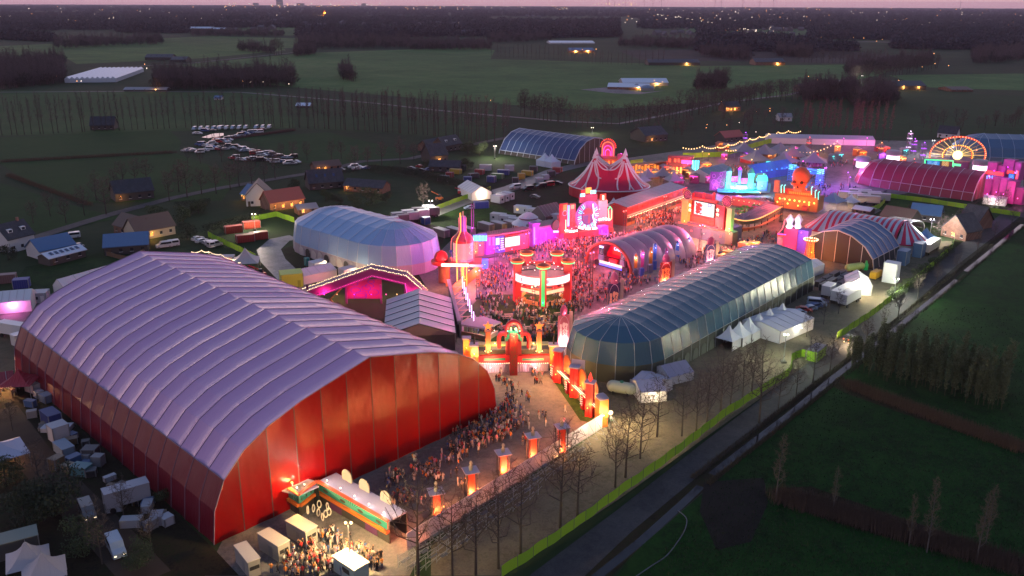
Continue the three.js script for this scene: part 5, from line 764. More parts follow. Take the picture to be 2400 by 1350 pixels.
// --- white figures on the red tower, small neon steps, orange lattice tower
{
  const F = facade('figure_tower', 'red tower carrying two white glittering sculptures', 'tower', [1833, 600], [1872, 606]), t = F.t; F.block('tower_body', 1834, 1866, 536, 604, 6, M(.32, .02, .08, .6)); F.block('tower_side', 1820, 1834, 556, 600, 4, M(.3, .2, .26, .6), -1); F.block('purple_niche', 1866, 1892, 540, 600, 4, M(.14, .04, .4, .6), -1);
  for (const [x, y] of [[1850, 534], [1870, 534]]) { const q = F.at(x, y, -1); mesh('sculpture', lathe([[.9, 0], [1.3, .6], [.8, 1.5], [1.1, 2.3], [1.5, 3], [.9, 3.7], [.7, 4.3], [.05, 4.9]], 9).translate(q.x, q.y - .2, q.z), M(.62, .62, .66, .3, { metalness: .3 }), t); }
  F.neon('step_neon', [[1822, 548], [1842, 550]], .2, neonPink, 1); F.neon('step_neon', [[1822, 552], [1842, 554]], .2, neonRed, 1); F.neon('step_neon', [[1823, 548], [1834, 536], [1840, 514]], .16, glow(1, .15, .2, 1.2), 1); F.lamp(1858, 530, 3, .9, .85, 1, 120, .16); F.lamp(1878, 545, 3, .35, .06, 1, 260, .2); F.lamp(1840, 585, 3, 1, .1, .3, 90, .14);
  const p = G(1895, 612), E = thing('lattice_tower', 'small orange lit lattice tower with a crown of bulbs', 'tower', p), H = tall(1895, 612, 563); for (const [sx, sz] of [[-1, -1], [1, -1], [1, 1], [-1, 1]]) mesh('tower_leg', tube([V(sx * 1.6, 0, sz * 1.6), V(sx * 1, H * .4, sz * 1), V(sx * .8, H, sz * .8)], .13, 4), M(.55, .14, .03, .5), E); for (let k = 0; k < 9; k++) { const h0 = H * k / 9, h1 = H * (k + 1) / 9, w = (h) => 1.6 - .8 * Math.min(1, h / H * 1.3) ; mesh('lattice', [[-1, 1, 1, 1], [1, 1, 1, -1], [1, -1, -1, -1], [-1, -1, -1, 1]].map(([a, b, c, d]) => bar(V(a * w(h0), h0, b * w(h0)), V(c * w(h1), h1, d * w(h1)), .07)), M(.55, .14, .03, .5), E); } mesh('crown_ring', new THREE.TorusGeometry(2, .2, 5, 18).rotateX(Math.PI / 2).translate(0, H, 0), M(.5, .2, .06), E); bulbsAt('crown_bulbs', Array.from({ length: 18 }, (_, i) => V(Math.cos(i * .349) * 2.2, H + .4, Math.sin(i * .349) * 2.2)), warmWhite, E, .2); lamp(E, 0, H * .5, 1.9, 1, .25, .05, 130, .16); lamp(E, 0, .8, 2.4, 1, .3, .05, 110, .16); lamp(E, 0, H + .8, 0, 1, .7, .35, 60, .16);
}
// --- half wheel, screen drums and neon fronts beside the long red tent
{
  const c = G(2238, 402), t = thing('fairground_ride', 'half wheel of red and yellow bulbs round a bright hub', 'light wheel', c, -.15), h = tall(2238, 402, 363), Rx = 13.2, Ry = 9.2;
  mesh('wheel_plinth', box(6, h * .6, 2, 0, 0, -.5), M(.2, .03, .05), t); mesh('hub', new THREE.CylinderGeometry(2.3, 2.3, .6, 22).rotateX(Math.PI / 2).translate(0, h, .2), glow(1, .8, .35, 2.2), t);
  const arc = (k, a) => V(Math.cos(a) * Rx * k, h + Math.sin(a) * Ry * k, 0); mesh('wheel_rim', Array.from({ length: 30 }, (_, i) => bar(arc(1, -.3 + i * .125), arc(1, -.3 + (i + 1) * .125), .42, 5)), glow(1, .04, .02, .8), t); mesh('wheel_rim', Array.from({ length: 30 }, (_, i) => bar(arc(.52, -.3 + i * .125), arc(.52, -.3 + (i + 1) * .125), .25, 5)), glow(1, .1, .02, .8), t);
  bulbsAt('bulb_ring', Array.from({ length: 34 }, (_, i) => arc(1, -.3 + i * .112).add(V(0, 0, .45))), glow(1, .45, .2, 2), t, .3); bulbsAt('bulb_ring', Array.from({ length: 24 }, (_, i) => arc(.55, -.3 + i * .16).add(V(0, 0, .45))), glow(1, .7, .1, 2), t, .25);
  for (let i = 0; i < 17; i++) { const a = -.2 + i * .22; mesh('spoke', bar(arc(.2, a), arc(.97, a), .16), i % 2 ? glow(.8, .7, .25, .8) : M(.3, .3, .1, .5), t); } for (const x of [-12, 12]) mesh('wheel_leg', box(.5, h - 2, .5, x, 0, 0), dark, t); lamp(t, 0, h + 1, 3, 1, .7, .3, 200, .2); lamp(t, -8, h + 3, 2, 1, .2, .1, 80, .2); lamp(t, 8, h + 3, 2, 1, .2, .1, 80, .2);
}
[[2017, 424, 386, 'left'], [2088, 408, 371, 'middle'], [2289, 440, 395, 'right']].forEach(([x, yb, y, k]) => { const p = G(x, yb), t = thing('screen_drum', `${k} round tower with a white glowing screen band`, 'screen tower', p, 0, 'round screen towers'), h = tall(x, yb, y + 5); mesh('drum_core', cyl(1.2, 1.2, h, 0, 0, 0, 10), M(.2, .1, .2), t); mesh('drum_screen', cyl(3, 3, 2.6, 0, h, 0, 22, true), glow(1, .85, .95, 2), t); mesh('drum_roof', lathe([[3.4, 0], [3.5, .5], [3.4, 2], [2.6, 2.4], [.05, 2.6]], 16).translate(0, h + 2.7, 0), M(.3, .24, .3, .5), t); mesh('drum_floor', cyl(3.2, 3.2, .4, 0, h - .5, 0, 18), dark, t); lamp(t, -2.5, h - 1.4, 3.4, 1, .3, .8, 200, .2); lamp(t, 2.6, h - 1.4, 3.2, 1, .5, .8, 120, .2); });
{
  const F = facade('neon_building', 'green edged neon front with bright screens below the light wheel', 'building', [2166, 402], [2270, 412]), t = F.t; F.block('front_wall', 2168, 2270, 376, 402, 4, M(.12, .03, .08, .6)); F.neon('green_neon', [[2168, 396], [2168, 374], [2234, 377], [2234, 400]], .28, neonGreen, .3); F.screen('picture_screen', 2172, 2202, 377, 392, led(deco([40, 140, 220], [230, 240, 255], 'x'), 1), .4); F.screen('picture_screen', 2207, 2224, 378, 393, led(deco([200, 140, 70], [255, 230, 190], 'x'), 1), .4); F.block('green_sign', 2232, 2252, 384, 389, .3, neonGreen, .4); F.lamp(2190, 392, 5, .3, .6, 1, 120, .2); F.lamp(2225, 396, 5, 1, .2, .2, 140, .2); F.lamp(2258, 396, 5, .7, .1, 1, 140, .2); for (const x of [2105, 2140]) F.block('red_sign', x, x + 6, 380, 390, .4, neonRed, .4);
}
// magenta blocks to the right of the long red tent
{
  const F = facade('magenta_stage', 'stack of magenta lit blocks at the right end of the red tent', 'stage', [2306, 470], [2398, 486]), t = F.t, mg = M(.36, .05, .24, .6);
  for (const [x0, x1, yt, yb, z] of [[2306, 2322, 420, 470, 0], [2322, 2340, 414, 474, -1], [2340, 2358, 418, 476, 0], [2358, 2378, 424, 478, 1], [2378, 2398, 440, 480, 0], [2312, 2335, 380, 420, -8], [2335, 2356, 388, 420, -9], [2350, 2376, 374, 410, -10], [2376, 2392, 380, 424, -8]]) F.block('block', x0 + .5, x1 - .5, yt, yb, 4, mg, z); F.block('red_band', 2310, 2352, 402, 410, .4, neonRed, -5); F.block('red_band', 2360, 2376, 400, 408, .4, neonRed, -5); F.screen('blue_sign', 2364, 2377, 408, 419, led(deco([30, 110, 230], [180, 230, 255], 'x'), 1.2), -4); F.block('red_strip', 2381, 2386, 400, 420, .4, glow(1, .1, .05, 1), -5); for (let k = 0; k < 5; k++) F.block('strip_light', 2312 + k * 6, 2314 + k * 6, 412, 420, .3, neonBlue, -4.5);
  for (const [x, y, z, r, g, b] of [[2314, 455, 4, 1, .12, .5], [2335, 450, 4, 1, .15, .4], [2352, 455, 5, 1, .12, .45], [2385, 465, 4, 1, .2, .4], [2330, 400, -4, 1, .05, .9], [2362, 392, -5, .9, .05, 1], [2380, 405, -4, .3, .2, 1], [2318, 412, -2, 1, .2, .7]]) F.lamp(x, y, z, r, g, b, 230, .22);
  marquee('white lit workshop tent at the foot of the magenta blocks', [2302, 478], [2356, 484], 5, 3, 3.6, { light: [1, .8, .7, 60, .14] });
}
// --- orange portal behind the circus tent
{
  const F = facade('portal_stage', 'tall red portal with an arched pink sign behind the circus tent', 'stage', [1390, 412], [1466, 418]), t = F.t; F.block('portal_base', 1404, 1444, 372, 408, 4, M(.4, .08, .03, .6)); for (const x of [1408, 1416, 1424, 1434]) F.block('lit_door', x, x + 5, 377, 398, .2, glow(1, .3, .05, .9), .2); F.block('sign_ledge', 1406, 1446, 366, 373, 2.5, M(.15, .02, .03, .5), .6);
  const a = F.at(1425, 366, .3), w = F.at(1441, 366).x - a.x, top = F.at(1425, 328, .3).y - a.y, s = new THREE.Shape(); s.moveTo(-w, 0); s.lineTo(w, 0); s.lineTo(w, top - w); s.absarc(0, top - w, w, 0, Math.PI); s.closePath(); mesh('arched_sign', new THREE.ExtrudeGeometry(s, { depth: .6, bevelEnabled: false }).translate(a.x, a.y, 0), M(.5, .04, .12, .5), t); for (const k of [.85, .62, .38]) mesh('arch_neon', tube([[-1, 0], [-1, .5], ...Array.from({ length: 9 }, (_, i) => [-Math.cos(i / 8 * Math.PI), .55 + Math.sin(i / 8 * Math.PI) * .45]), [1, .5], [1, 0]].map(([x, y]) => V(a.x + x * w * k, a.y + y * top * k + .3, .8)), .2, 5), k > .7 ? glow(1, .35, .1, 1.2) : neonPink, t); bulbsAt('bulb_ring', Array.from({ length: 15 }, (_, i) => V(a.x - Math.cos(i / 14 * Math.PI) * w * 1.15, a.y + top - w + Math.sin(i / 14 * Math.PI) * w * 1.15, .5)), neonRed, t, .32);
  for (const [x0, x1] of [[1390, 1404], [1446, 1466]]) F.block('wing', x0, x1, 362, 412, 3, M(.36, .04, .16, .6), -.5); F.lamp(1425, 350, 5, 1, .05, .25, 260, .2); F.lamp(1414, 385, 4, 1, .35, .08, 220, .2); F.lamp(1436, 385, 4, 1, .3, .06, 200, .2); F.lamp(1396, 380, 4, .8, .06, 1, 260, .2); F.lamp(1454, 378, 4, 1, .3, .25, 260, .2); F.lamp(1456, 360, 4, .9, .1, .9, 160, .2); F.lamp(1404, 402, 6, 1, .55, .3, 140, .2);
}
// ---------- fences, cabins, vehicles and working yards ----------
const lime = M(.27, .5, .02, .7), limeDark = M(.22, .44, .02, .7);
function fence(label, pts, h = 2, o = {}) {
  const q = pts.map((p) => p.isVector3 ? p : G(...p)), t = thing('mesh_fence', label, 'fence', q[0].clone()), cl = o.mat ?? lime;
  for (let i = 0; i < q.length - 1; i++) {
    const a = q[i].clone().sub(q[0]), b = q[i + 1].clone().sub(q[0]), L = a.distanceTo(b), n = Math.max(1, Math.round(L / (o.step ?? 3.5))), turn = dirTurn(b.x - a.x, b.z - a.z);
    for (let k = 0; k < n; k++) { const c = a.clone().lerp(b, (k + .5) / n), w = L / n; const rows = [.05, .5, .97].map((y) => Array.from({ length: 5 }, (_, j) => { const u = j / 4; return V((u - .5) * w, y * h + (y > .9 ? .05 * Math.sin(k * 2 + u * 4) : 0), .12 * Math.sin(u * Math.PI) * (k % 2 ? 1 : -.6)); })); const g = sheetGeo(rows).rotateY(turn).translate(c.x, 0, c.z); mesh('fence_panel', g, k % 3 === 1 ? limeDarkOr(cl) : cl, t); const p = a.clone().lerp(b, k / n); mesh('fence_post', box(.07, h + .12, .07, p.x, 0, p.z), M(.12, .13, .14, .5), t); }
  }
  return t;
}
function limeDarkOr(c) { return c === lime ? limeDark : c; }
fence('lime green mesh fence along the country road, near stretch', fenceLine, 2.1);
fence('lime green mesh fence at the road corner beside the gate', [[1848, 882], [1856, 866], [1854, 848], [1876, 838], [1886, 838]], 2.1);
fence('lime green mesh fence along the country road, far stretch', fenceLine2, 2.1);
fence('lime green fence round the red container yard, front run', [[488, 556], [520, 572], [560, 590], [600, 610]], 2.2);
fence('lime green fence at the back corner of the red container yard', [[590, 519], [648, 508], [690, 522]], 2.2);
fence('lime green fence between the gardens and the backstage yard', [[1005, 500], [1060, 478], [1150, 446]], 2);
fence('lime green fence under the long red tent', [[2085, 464], [2180, 476], [2280, 492], [2390, 508]], 2);
fence('lime green fence beside the trailers left of the far lawn', [[2020, 506], [2062, 488], [2084, 464]], 2.2);
fence('dark mesh fence with a lamp beside the parked trailers', [[1995, 498], [2060, 466], [2078, 452]], 1.8, { mat: M(.03, .04, .07, .6) });
fence('wooden screen fence round the farmyard lawn', [[250, 600], [300, 612], [345, 590]], 1.6, { mat: wood });
// boxes: site cabins, shipping containers
function boxUnit(name, label, cat, px, turn, W, H, D, col, o = {}) {
  const p = px.isVector3 ? px : G(...px), t = thing(name, label, cat, p, turn, o.group), m = M(...col, .55), r = M(col[0] * .85 + .06, col[1] * .85 + .06, col[2] * .85 + .06, .6);
  mesh('wall', [box(W, H, .12, 0, 0, D / 2 - .06), box(W, H, .12, 0, 0, -D / 2 + .06), box(.12, H, D - .24, W / 2 - .06, 0, 0), box(.12, H, D - .24, -W / 2 + .06, 0, 0)], m, t); mesh('roof', box(W + .08, .14, D + .08, 0, H, 0), o.roof ?? r, t);
  if (o.ribs) for (let i = 1; i < o.ribs; i++) mesh('side_rib', box(.08, H - .3, .05, -W / 2 + W * i / o.ribs, .12, D / 2 + .02), r, t);
  if (o.windows) for (let i = 0; i < o.windows; i++) { const x = -W / 2 + W * (i + .5) / o.windows; mesh('window', box(.9, .8, .05, x, 1.1, D / 2 + .02), o.lit && i === o.lit - 1 ? glow(1, .65, .25, 1.2) : M(.04, .05, .07, .2), t); }
  if (o.door) mesh('door', box(.9, 2, .05, W * .3, .08, D / 2 + .025), o.door, t); for (const sx of [-1, 1]) for (const sz of [-1, 1]) mesh('corner_post', box(.18, H + .1, .18, sx * (W / 2 - .04), 0, sz * (D / 2 - .04)), steel, t); return t;
}
for (let i = 0; i < 4; i++) boxUnit('site_cabin', ['leftmost', 'second', 'third', 'rightmost'][i] + ' white site cabin in the front row on the backstage lawn', 'cabin', [1168 + i * 21, 517 + i * 5.5], -.42, 5.8, 2.8, 3, [.46, .48, .52], { windows: 2, lit: i === 2 ? 2 : 0, group: 'white site cabins on the backstage lawn' });
for (let i = 0; i < 4; i++) boxUnit('site_cabin', ['leftmost', 'second', 'third', 'rightmost'][i] + ' white site cabin in the row behind the round pavilion', 'cabin', [1225 + i * 27, 499 + i * 6.5], -.42, 6.6, 2.8, 3, [.5, .52, .57], { windows: 2, lit: i % 2 + 1, group: 'white site cabins behind the round pavilion' });
for (let i = 0; i < 3; i++) boxUnit('site_cabin', ['left', 'middle', 'right'][i] + ' white cabin unit beside the backstage road bend', 'cabin', [1166 + i * 12, 474 - i * 4], .85, 2.6, 2.8, 5.5, [.5, .52, .58], { windows: 1, group: 'white cabin units beside the backstage road' });
for (let i = 0; i < 6; i++) boxUnit('shipping_container', ['first', 'second', 'third', 'fourth', 'fifth', 'sixth'][i] + ' grey topped container behind the left stage, counted from the bottle tower', 'container', [1035 + i * 30 + (i > 2 ? 14 : 0), 553 - i * 2 - (i > 2 ? 8 : 0)], .75, 2.6, 2.6, 6.4, [.14, .12, .12], { roof: M(.42, .4, .42, .6), door: M(.25, .2, .18), group: 'containers behind the left stage' });
[[575, 566, 'dark red container in front of the skip yard'], [607, 560, 'long red container lit by the yard lamp'], [548, 545, 'red container at the back left of the yard'], [590, 534, 'bright red container under the mast lamp']].forEach(([x, y, l], i) => boxUnit('shipping_container', l, 'container', [x, y], .5, 6.2, 2.5, 2.5, [.32, .02 + i * .008, .02], { ribs: 10 }));
boxUnit('shipping_container', 'blue container on the lawn beside a parked white van', 'container', [1128, 487], .25, 6, 2.5, 2.5, [.02, .05, .3], { ribs: 10 }); boxUnit('shipping_container', 'blue container at the end of the vehicle row behind the oval tent', 'container', [998, 524], .6, 2.6, 2.5, 3, [.03, .08, .25], { ribs: 4 });
boxUnit('shipping_container', 'blue and orange container beyond the lawn on the left', 'container', [14, 662], .35, 6, 2.5, 2.5, [.16, .08, .08], { ribs: 10 }); boxUnit('shipping_container', 'dark blue container with rubbish on top by the white tents', 'container', [52, 673], .3, 4.2, 2.5, 3, [.02, .03, .22], { ribs: 7 }); boxUnit('site_cabin', 'grey cabin unit between the white tents and the big tent', 'cabin', [92, 706], .2, 5, 2.8, 4, [.4, .4, .44], { windows: 1, door: white });
boxUnit('shipping_container', 'lime sided container with a white name board at the gate', 'container', [1912, 838], .9, 6, 2.5, 2.6, [.25, .45, .03], { roof: M(.1, .09, .12, .6), ribs: 10 });
boxUnit('shipping_container', 'blue container along the foot of the big red tent', 'container', [122, 992], -.75, 4.5, 2.5, 2.5, [.02, .035, .16], { ribs: 8 }); boxUnit('storage_crate', 'white tarp covered stack by the foot of the big red tent', 'crate', [140, 1030], -.75, 3, 3.2, 3, [.4, .4, .44]); boxUnit('storage_crate', 'pale blue covered crate beside the tarp stack', 'crate', [152, 1062], -.75, 4.6, 1.8, 2.2, [.18, .24, .32]);
for (let i = 0; i < 26; i++) { const u = rnd(), k = ['grey', 'brown', 'blue', 'dark', 'white'][i % 5]; boxUnit('pallet_stack', `${k} stack of goods in the dark yard beside the muddy lane`, 'pallet stack', [75 + 330 * u + rr(-26, 26), 950 + 300 * u + rr(-8, 40)], rr(0, 3), rr(.9, 2.6), rr(.5, 1.6), rr(.8, 2), { grey: [.2, .2, .22], brown: [.14, .09, .05], blue: [.05, .1, .22], dark: [.03, .03, .035], white: [.4, .41, .46] }[k], { group: k + ' goods stacks in the dark yard' }); }
[[92, 930], [112, 940], [78, 918], [135, 1098], [165, 1104], [192, 1110], [232, 1090], [215, 1075], [310, 1232], [370, 1225], [268, 1196]].forEach(([x, y], i) => boxUnit('storage_crate', `${['pale', 'blue grey', 'white', 'brown', 'tan', 'teal', 'grey', 'dark', 'silver', 'mixed', 'small'][i]} crate in the working yard below the red tent wall`, 'crate', [x, y], -.7 + i * .1, 1.8 + (i % 3) * .7, 1.3 + (i % 4) * .3, 1.6 + (i % 2) * .6, [[.3, .3, .34], [.12, .16, .24], [.42, .42, .46], [.16, .1, .05], [.24, .17, .1], [.08, .2, .22], [.2, .2, .22], [.06, .06, .07], [.34, .35, .38], [.25, .25, .3], [.4, .42, .5]][i], { group: 'crates in the working yard' }));
boxUnit('site_cabin', 'dark cabin stacked with timber at the bottom left corner', 'cabin', [38, 1294], .55, 6.5, 2.8, 3.4, [.06, .06, .06], { roof: M(.2, .22, .18, .7) });
boxUnit('portable_toilet', 'green toilet booth beside a doorway of the oval tent', 'toilet', [720, 622], .7, 1.3, 2.4, 1.3, [.03, .25, .22]);
boxUnit('service_unit', 'tall white tower unit lit by a floodlight beside the blue hangar', 'cabin', [2086, 660], .9, 3.6, 6, 4, [.6, .62, .64]);
[[2115, 618], [2152, 600]].forEach(([x, y], i) => boxUnit('shipping_container', ['larger', 'smaller'][i] + ' blue stacked container by the striped tent entrance', 'container', [x, y], .9, 4.8, 4.6, 3, [.05, .12, .24], { ribs: 7 }));
for (let i = 0; i < 12; i++) boxUnit('flight_case', 'black equipment case stored between the grey tent and the blue hangar', 'crate', [1922 + (i % 4) * 16 + (i / 4 | 0) * 10, 668 - (i % 4) * 7 + (i / 4 | 0) * 9], .85, 5, 1.5 + (i % 3) * .3, 1.6, [.03, .035, .04], { ribs: 6, group: 'black equipment cases between the tents' });
[[1765, 590, 'largest'], [1742, 592, 'second'], [1706, 612, 'third'], [1695, 622, 'lowest']].forEach(([x, y, k]) => { const b = boxUnit('food_kiosk', `${k} orange lit square kiosk behind the grey tent ridge`, 'kiosk', [x, y], .8, 3, 3.4, 3, [.5, .2, .06], { roof: M(.55, .3, .12, .5), group: 'orange lit kiosks behind the grey tent' }); lamp(b, 0, 2.4, 2.4, 1, .4, .08, 70, .14); lamp(b, 0, 4, 0, 1, .5, .15, 40, .12); });
// frame tents
{
  const R = G(983, 759, 7.2).setY(0), E = G(1066.7, 782, 4.4).setY(0), A = R.clone().multiplyScalar(2).sub(E), far = G(1046.7, 698, 4.4).setY(0), depth = far.distanceTo(E), t = thing('frame_tent', 'large grey roofed marquee beside the plaza behind the red hall', 'tent', A, dirTurn(E.x - A.x, E.z - A.z)), L = E.distanceTo(A);
  for (let i = 0; i < 6; i++) { const z0 = -depth * i / 6, z1 = -depth * (i + 1) / 6; mesh('roof_panel', bay([[-.2, 4.4], [L / 2, 7.2]], z0, z1, .06, 3, 2), cloth(.5, .46, .5, .42, .1), t); mesh('roof_panel', bay([[L / 2, 7.2], [L + .2, 4.4]], z0, z1, .06, 3, 2), cloth(.5, .46, .5, .42, .1), t); mesh('roof_beam', lineBars([V(-.2, 4.46, z0), V(L / 2, 7.27, z0), V(L + .2, 4.46, z0)], .08), M(.12, .12, .13, .5), t); mesh('wall_panel', box(.1, 4.3, depth / 6 - .05, L, 0, (z0 + z1) / 2), M(.3, .28, .3, .6), t); mesh('wall_panel', box(.1, 4.3, depth / 6 - .05, 0, 0, (z0 + z1) / 2), M(.3, .28, .3, .6), t); }
  mesh('gable_panel', faces([[V(0, 4.2, .02), V(L, 4.2, .02), V(L / 2, 7.1, .02)]]), M(.16, .13, .14, .6), t); mesh('front_wall', box(L, 4.2, .1, L / 2, 0, -.5), M(.06, .06, .07, .6), t);
}
marquee('white marquee by the backstage road with a lit gable end', [1105, 470], [1152, 466], 17, 3, 5.6, { along: true, n: 6, light: [1, .7, .45, 90, .14], lightZ: .8 });
marquee('white tent beyond the lawn behind the big red hall', [128, 694], [152, 700], 20, 3.2, 5.4, { along: true, n: 4 });
marquee('white reception tent at the left edge with pink lit windows', [-10, 738], [76, 730], 9, 3.2, 5.2, { n: 5, light: [1, .2, .7, 70, .14], lightZ: 1.6 });
marquee('small white tent between the lime box tent and the oval tent', [712, 668], [790, 650], 7, 2.6, 4, { n: 4 });
boxUnit('box_tent', 'glowing lime yellow box tent beside the purple truss arch', 'tent', [684, 668], .35, 6.4, 4, 5.4, [.5, .62, .06], { door: M(.3, .4, .04) });
[[745, 634, 'left'], [815, 650, 'right']].forEach(([x, y, k]) => { const b = boxUnit('box_tent', `${k} small white porch tent at the oval tent doors`, 'tent', [x, y], .76, 4.5, 3, 3.4, [.55, .55, .58], { door: glow(1, .7, .4, .8) }); lamp(b, 2, 2.3, 2.4, 1, .68, .35, 50, .12); });
pagoda('grey peaked tent with string lights behind the red hall roof', [578, 632], 8, 3, 4, { turn: .2, roof: cloth(.36, .38, .38, .5, .06), light: [1, .5, .2, 40, .12] });
[[470, 622, 'long'], [520, 622, 'wide']].forEach(([x, y, k], i) => boxUnit('site_cabin', `${k} pink lit cabin behind the ridge of the red hall`, 'cabin', [x, y], .12, 11 - i * 3, 3, 3.4, [.42, .34, .36], { windows: 4 }));
{ const t = thing('string_lights', 'festoon of warm bulbs behind the ridge of the red hall', 'string lights', G(430, 620)); const pts = [[434, 622], [452, 616], [475, 612], [492, 615], [520, 622], [548, 634], [565, 642]].map((q) => G(...q).sub(t.position).setY(3.6)); pts.forEach((p) => mesh('light_pole', cyl(.05, .05, 3.7, p.x, 0, p.z, 5), dark, t)); mesh('cable', pts.slice(1).flatMap((p, i) => lineBars(along(pts[i], p, 6, .4), .03)), dark, t); bulbsAt('bulb_row', pts.slice(1).flatMap((p, i) => along(pts[i], p, 9, .4)), warmWhite, t, .14); for (const p of [pts[1], pts[3], pts[5]]) lamp(t, p.x, 3.2, p.z, 1, .6, .35, 60, .12); }
// right hand yard
marquee('blue grey tent nearest the tank behind the long tent', [1478, 915], [1528, 935], 7, 2.4, 3.6, { roof: cloth(.34, .38, .5, .45, .08), n: 3 }); marquee('lilac roofed tent behind the bare trees', [1500, 945], [1562, 940], 7, 2.4, 3.6, { roof: cloth(.38, .36, .46, .45, .08), n: 3, light: [1, .8, .5, 22, .12] }); marquee('dome like lilac tent beside the long grey tent wall', [1566, 905], [1625, 890], 6, 2, 3.8, { roof: cloth(.3, .28, .36, .5, .08), n: 3 });
marquee('large white flat marquee in the lit yard beside the long tent', [1826, 806], [1905, 772], 11, 3.2, 4.2, { n: 5, light: [.95, 1, .8, 18, .14] });
[[1706, 812], [1730, 803], [1752, 793], [1776, 782], [1800, 770], [1830, 757]].forEach((p, i) => pagoda(['first', 'second', 'third', 'fourth', 'fifth', 'sixth'][i] + ' white pointed tent from the left in the yard row', p, 4.6, 2.4, 3.2, { group: 'white pointed tents in the lit yard', walls: [0, 2], turn: .85 }));
marquee('white gabled marquee among the trailers with a lamp over the door', [1985, 690], [2042, 694], 9, 3, 5.2, { along: true, n: 3, light: [1, .7, .4, 40, .14], lightZ: .9 }); pagoda('blue pointed tent beside the striped tent entrance', [2166, 574], 7, 2.6, 3.4, { roof: cloth(.1, .25, .45, .45, .06), light: [1, .5, .2, 60, .12] });
marquee('small white annex tent between the grey tent and the hangar', [1902, 650], [1930, 640], 6, 3, 4.2, { n: 2 });
[[1277, 388, 'left'], [1293, 391, 'right']].forEach(([x, y, k]) => pagoda(`${k} pale blue pointed tent before the dark blue hall`, [x, y], 6.5, 3, 3.6, { roof: cloth(.4, .5, .62, .45, .05), wall: cloth(.42, .5, .62, .5, .05), walls: [0, 1, 2, 3] }));
pagoda('small red entrance tent at the left corner of the big hall', [52, 925], 6.5, 3.2, 2.6, { roof: cloth(.3, .02, .03), turn: .1 }); marquee('red fronted entrance canopy with warm lights at the left edge', [-14, 935], [40, 925], 7, 3, 4.4, { roof: cloth(.26, .02, .03), wall: M(.4, .3, .2, .6), open: true, n: 3, light: [1, .55, .25, 160, .16], lightZ: -2 });
pagoda('grey canopy edged with bulbs at the left border', [6, 1088], 8, 2.6, 1.8, { roof: cloth(.4, .4, .5, .5, .06), light: [1, .5, .2, 36, .12] }); [[72, 1345, 'upper'], [110, 1372, 'lower']].forEach(([x, y, k]) => pagoda(`${k} grey peaked tent at the bottom left corner`, [x, y], 5.6, 2.6, 2.8, { roof: cloth(.34, .32, .34, .5, .06), turn: .5 }));
pagoda('lilac tent with a lit front below the skull stage', [1950, 486], 9, 3, 3.4, { roof: cloth(.2, .24, .36, .5, .1), light: [1, .7, .4, 90, .14] }); pagoda('small white tent beside the lilac tent', [1992, 486], 6, 2.6, 3, { roof: cloth(.4, .44, .54, .5, .06), light: [1, .6, .25, 60, .14] });
// --- vehicles
function carProto(kind, col, lit) {
  const t = new THREE.Group(), van = kind === 'van', L = van ? 5.2 : 4.3, W = van ? 1.95 : 1.78, m = M(...col, .3, { clearcoat: .6, clearcoatRoughness: .15 });
  const low = van ? [[0, .35], [0, 1], [.25, 1.15], [1.05, 1.35], [1.7, 2.15], [L - .2, 2.2], [L, 1.9], [L, .35]] : [[0, .35], [0, .8], [.1, .88], [1.05, .98], [1.75, 1.42], [3.1, 1.46], [3.9, 1.05], [L, .98], [L, .35]];
  mesh('body', slab(low, W - .12, .06).translate(-L / 2, 0, -W / 2 + .06), m, t);
  const win = van ? [[1.2, 1.36], [1.74, 2.02], [4.9, 2.04], [5, 1.4]] : [[1.2, 1], [1.8, 1.37], [3.05, 1.4], [3.75, 1.05]], glassM = M(.015, .018, .022, .12);
  mesh('side_window', slab(win, W + .02).translate(-L / 2, 0, -W / 2 - .01), glassM, t);
  mesh('windscreen', slab([[0, 0], [.58, van ? .72 : .4], [.6, van ? .7 : .38], [.02, -.02]], W - .34).translate(-L / 2 + (van ? 1.09 : 1.12), van ? 1.4 : 1.01, -W / 2 + .17), glassM, t); mesh('rear_window', box(.04, van ? .6 : .3, W - .4, L / 2 + (van ? .05 : -.42), van ? 1.35 : 1.05, 0), glassM, t);
  for (const x of [-L / 2 + .8, L / 2 - .85]) for (const s of [-1, 1]) { const w = mesh('wheel', new THREE.CylinderGeometry(.33, .33, .22, 10).rotateX(Math.PI / 2).translate(x, .33, s * (W / 2 - .08)), black, t); mesh('rim', new THREE.CylinderGeometry(.2, .2, .24, 8).rotateX(Math.PI / 2).translate(x, .33, s * (W / 2 - .08)), steel, w); }
  for (const s of [-1, 1]) { mesh('headlight', box(.08, .16, .34, -L / 2 - .05, .68, s * (W / 2 - .32)), lit ? glow(1, .8, .5, 3) : M(.5, .5, .5, .2), t); mesh('tail_light', box(.08, .22, .26, L / 2 + .05, .78, s * (W / 2 - .26)), lit ? glow(1, .12, .05, 2.4) : M(.3, .01, .01, .3), t); }
  return t;
}
const carCols = { white: [.55, .56, .58], silver: [.32, .33, .36], grey: [.1, .105, .115], blue: [.05, .1, .26], red: [.38, .02, .02], black: [.018, .018, .02], 'pale blue': [.28, .36, .46] };
const protos = {};
function car(kind, col, px, turn, label, group, lit) {
  const k = kind + col + !!lit, p = px.isVector3 ? px : G(...px); let o;
  if (!protos[k]) { o = protos[k] = carProto(kind, carCols[col], lit); } else o = protos[k].clone();
  o.name = numbered(kind === 'van' ? 'parked_van' : 'parked_car'); o.position.copy(p); o.rotation.y = turn; scene.add(o); return tag(o, label, kind, group);
}
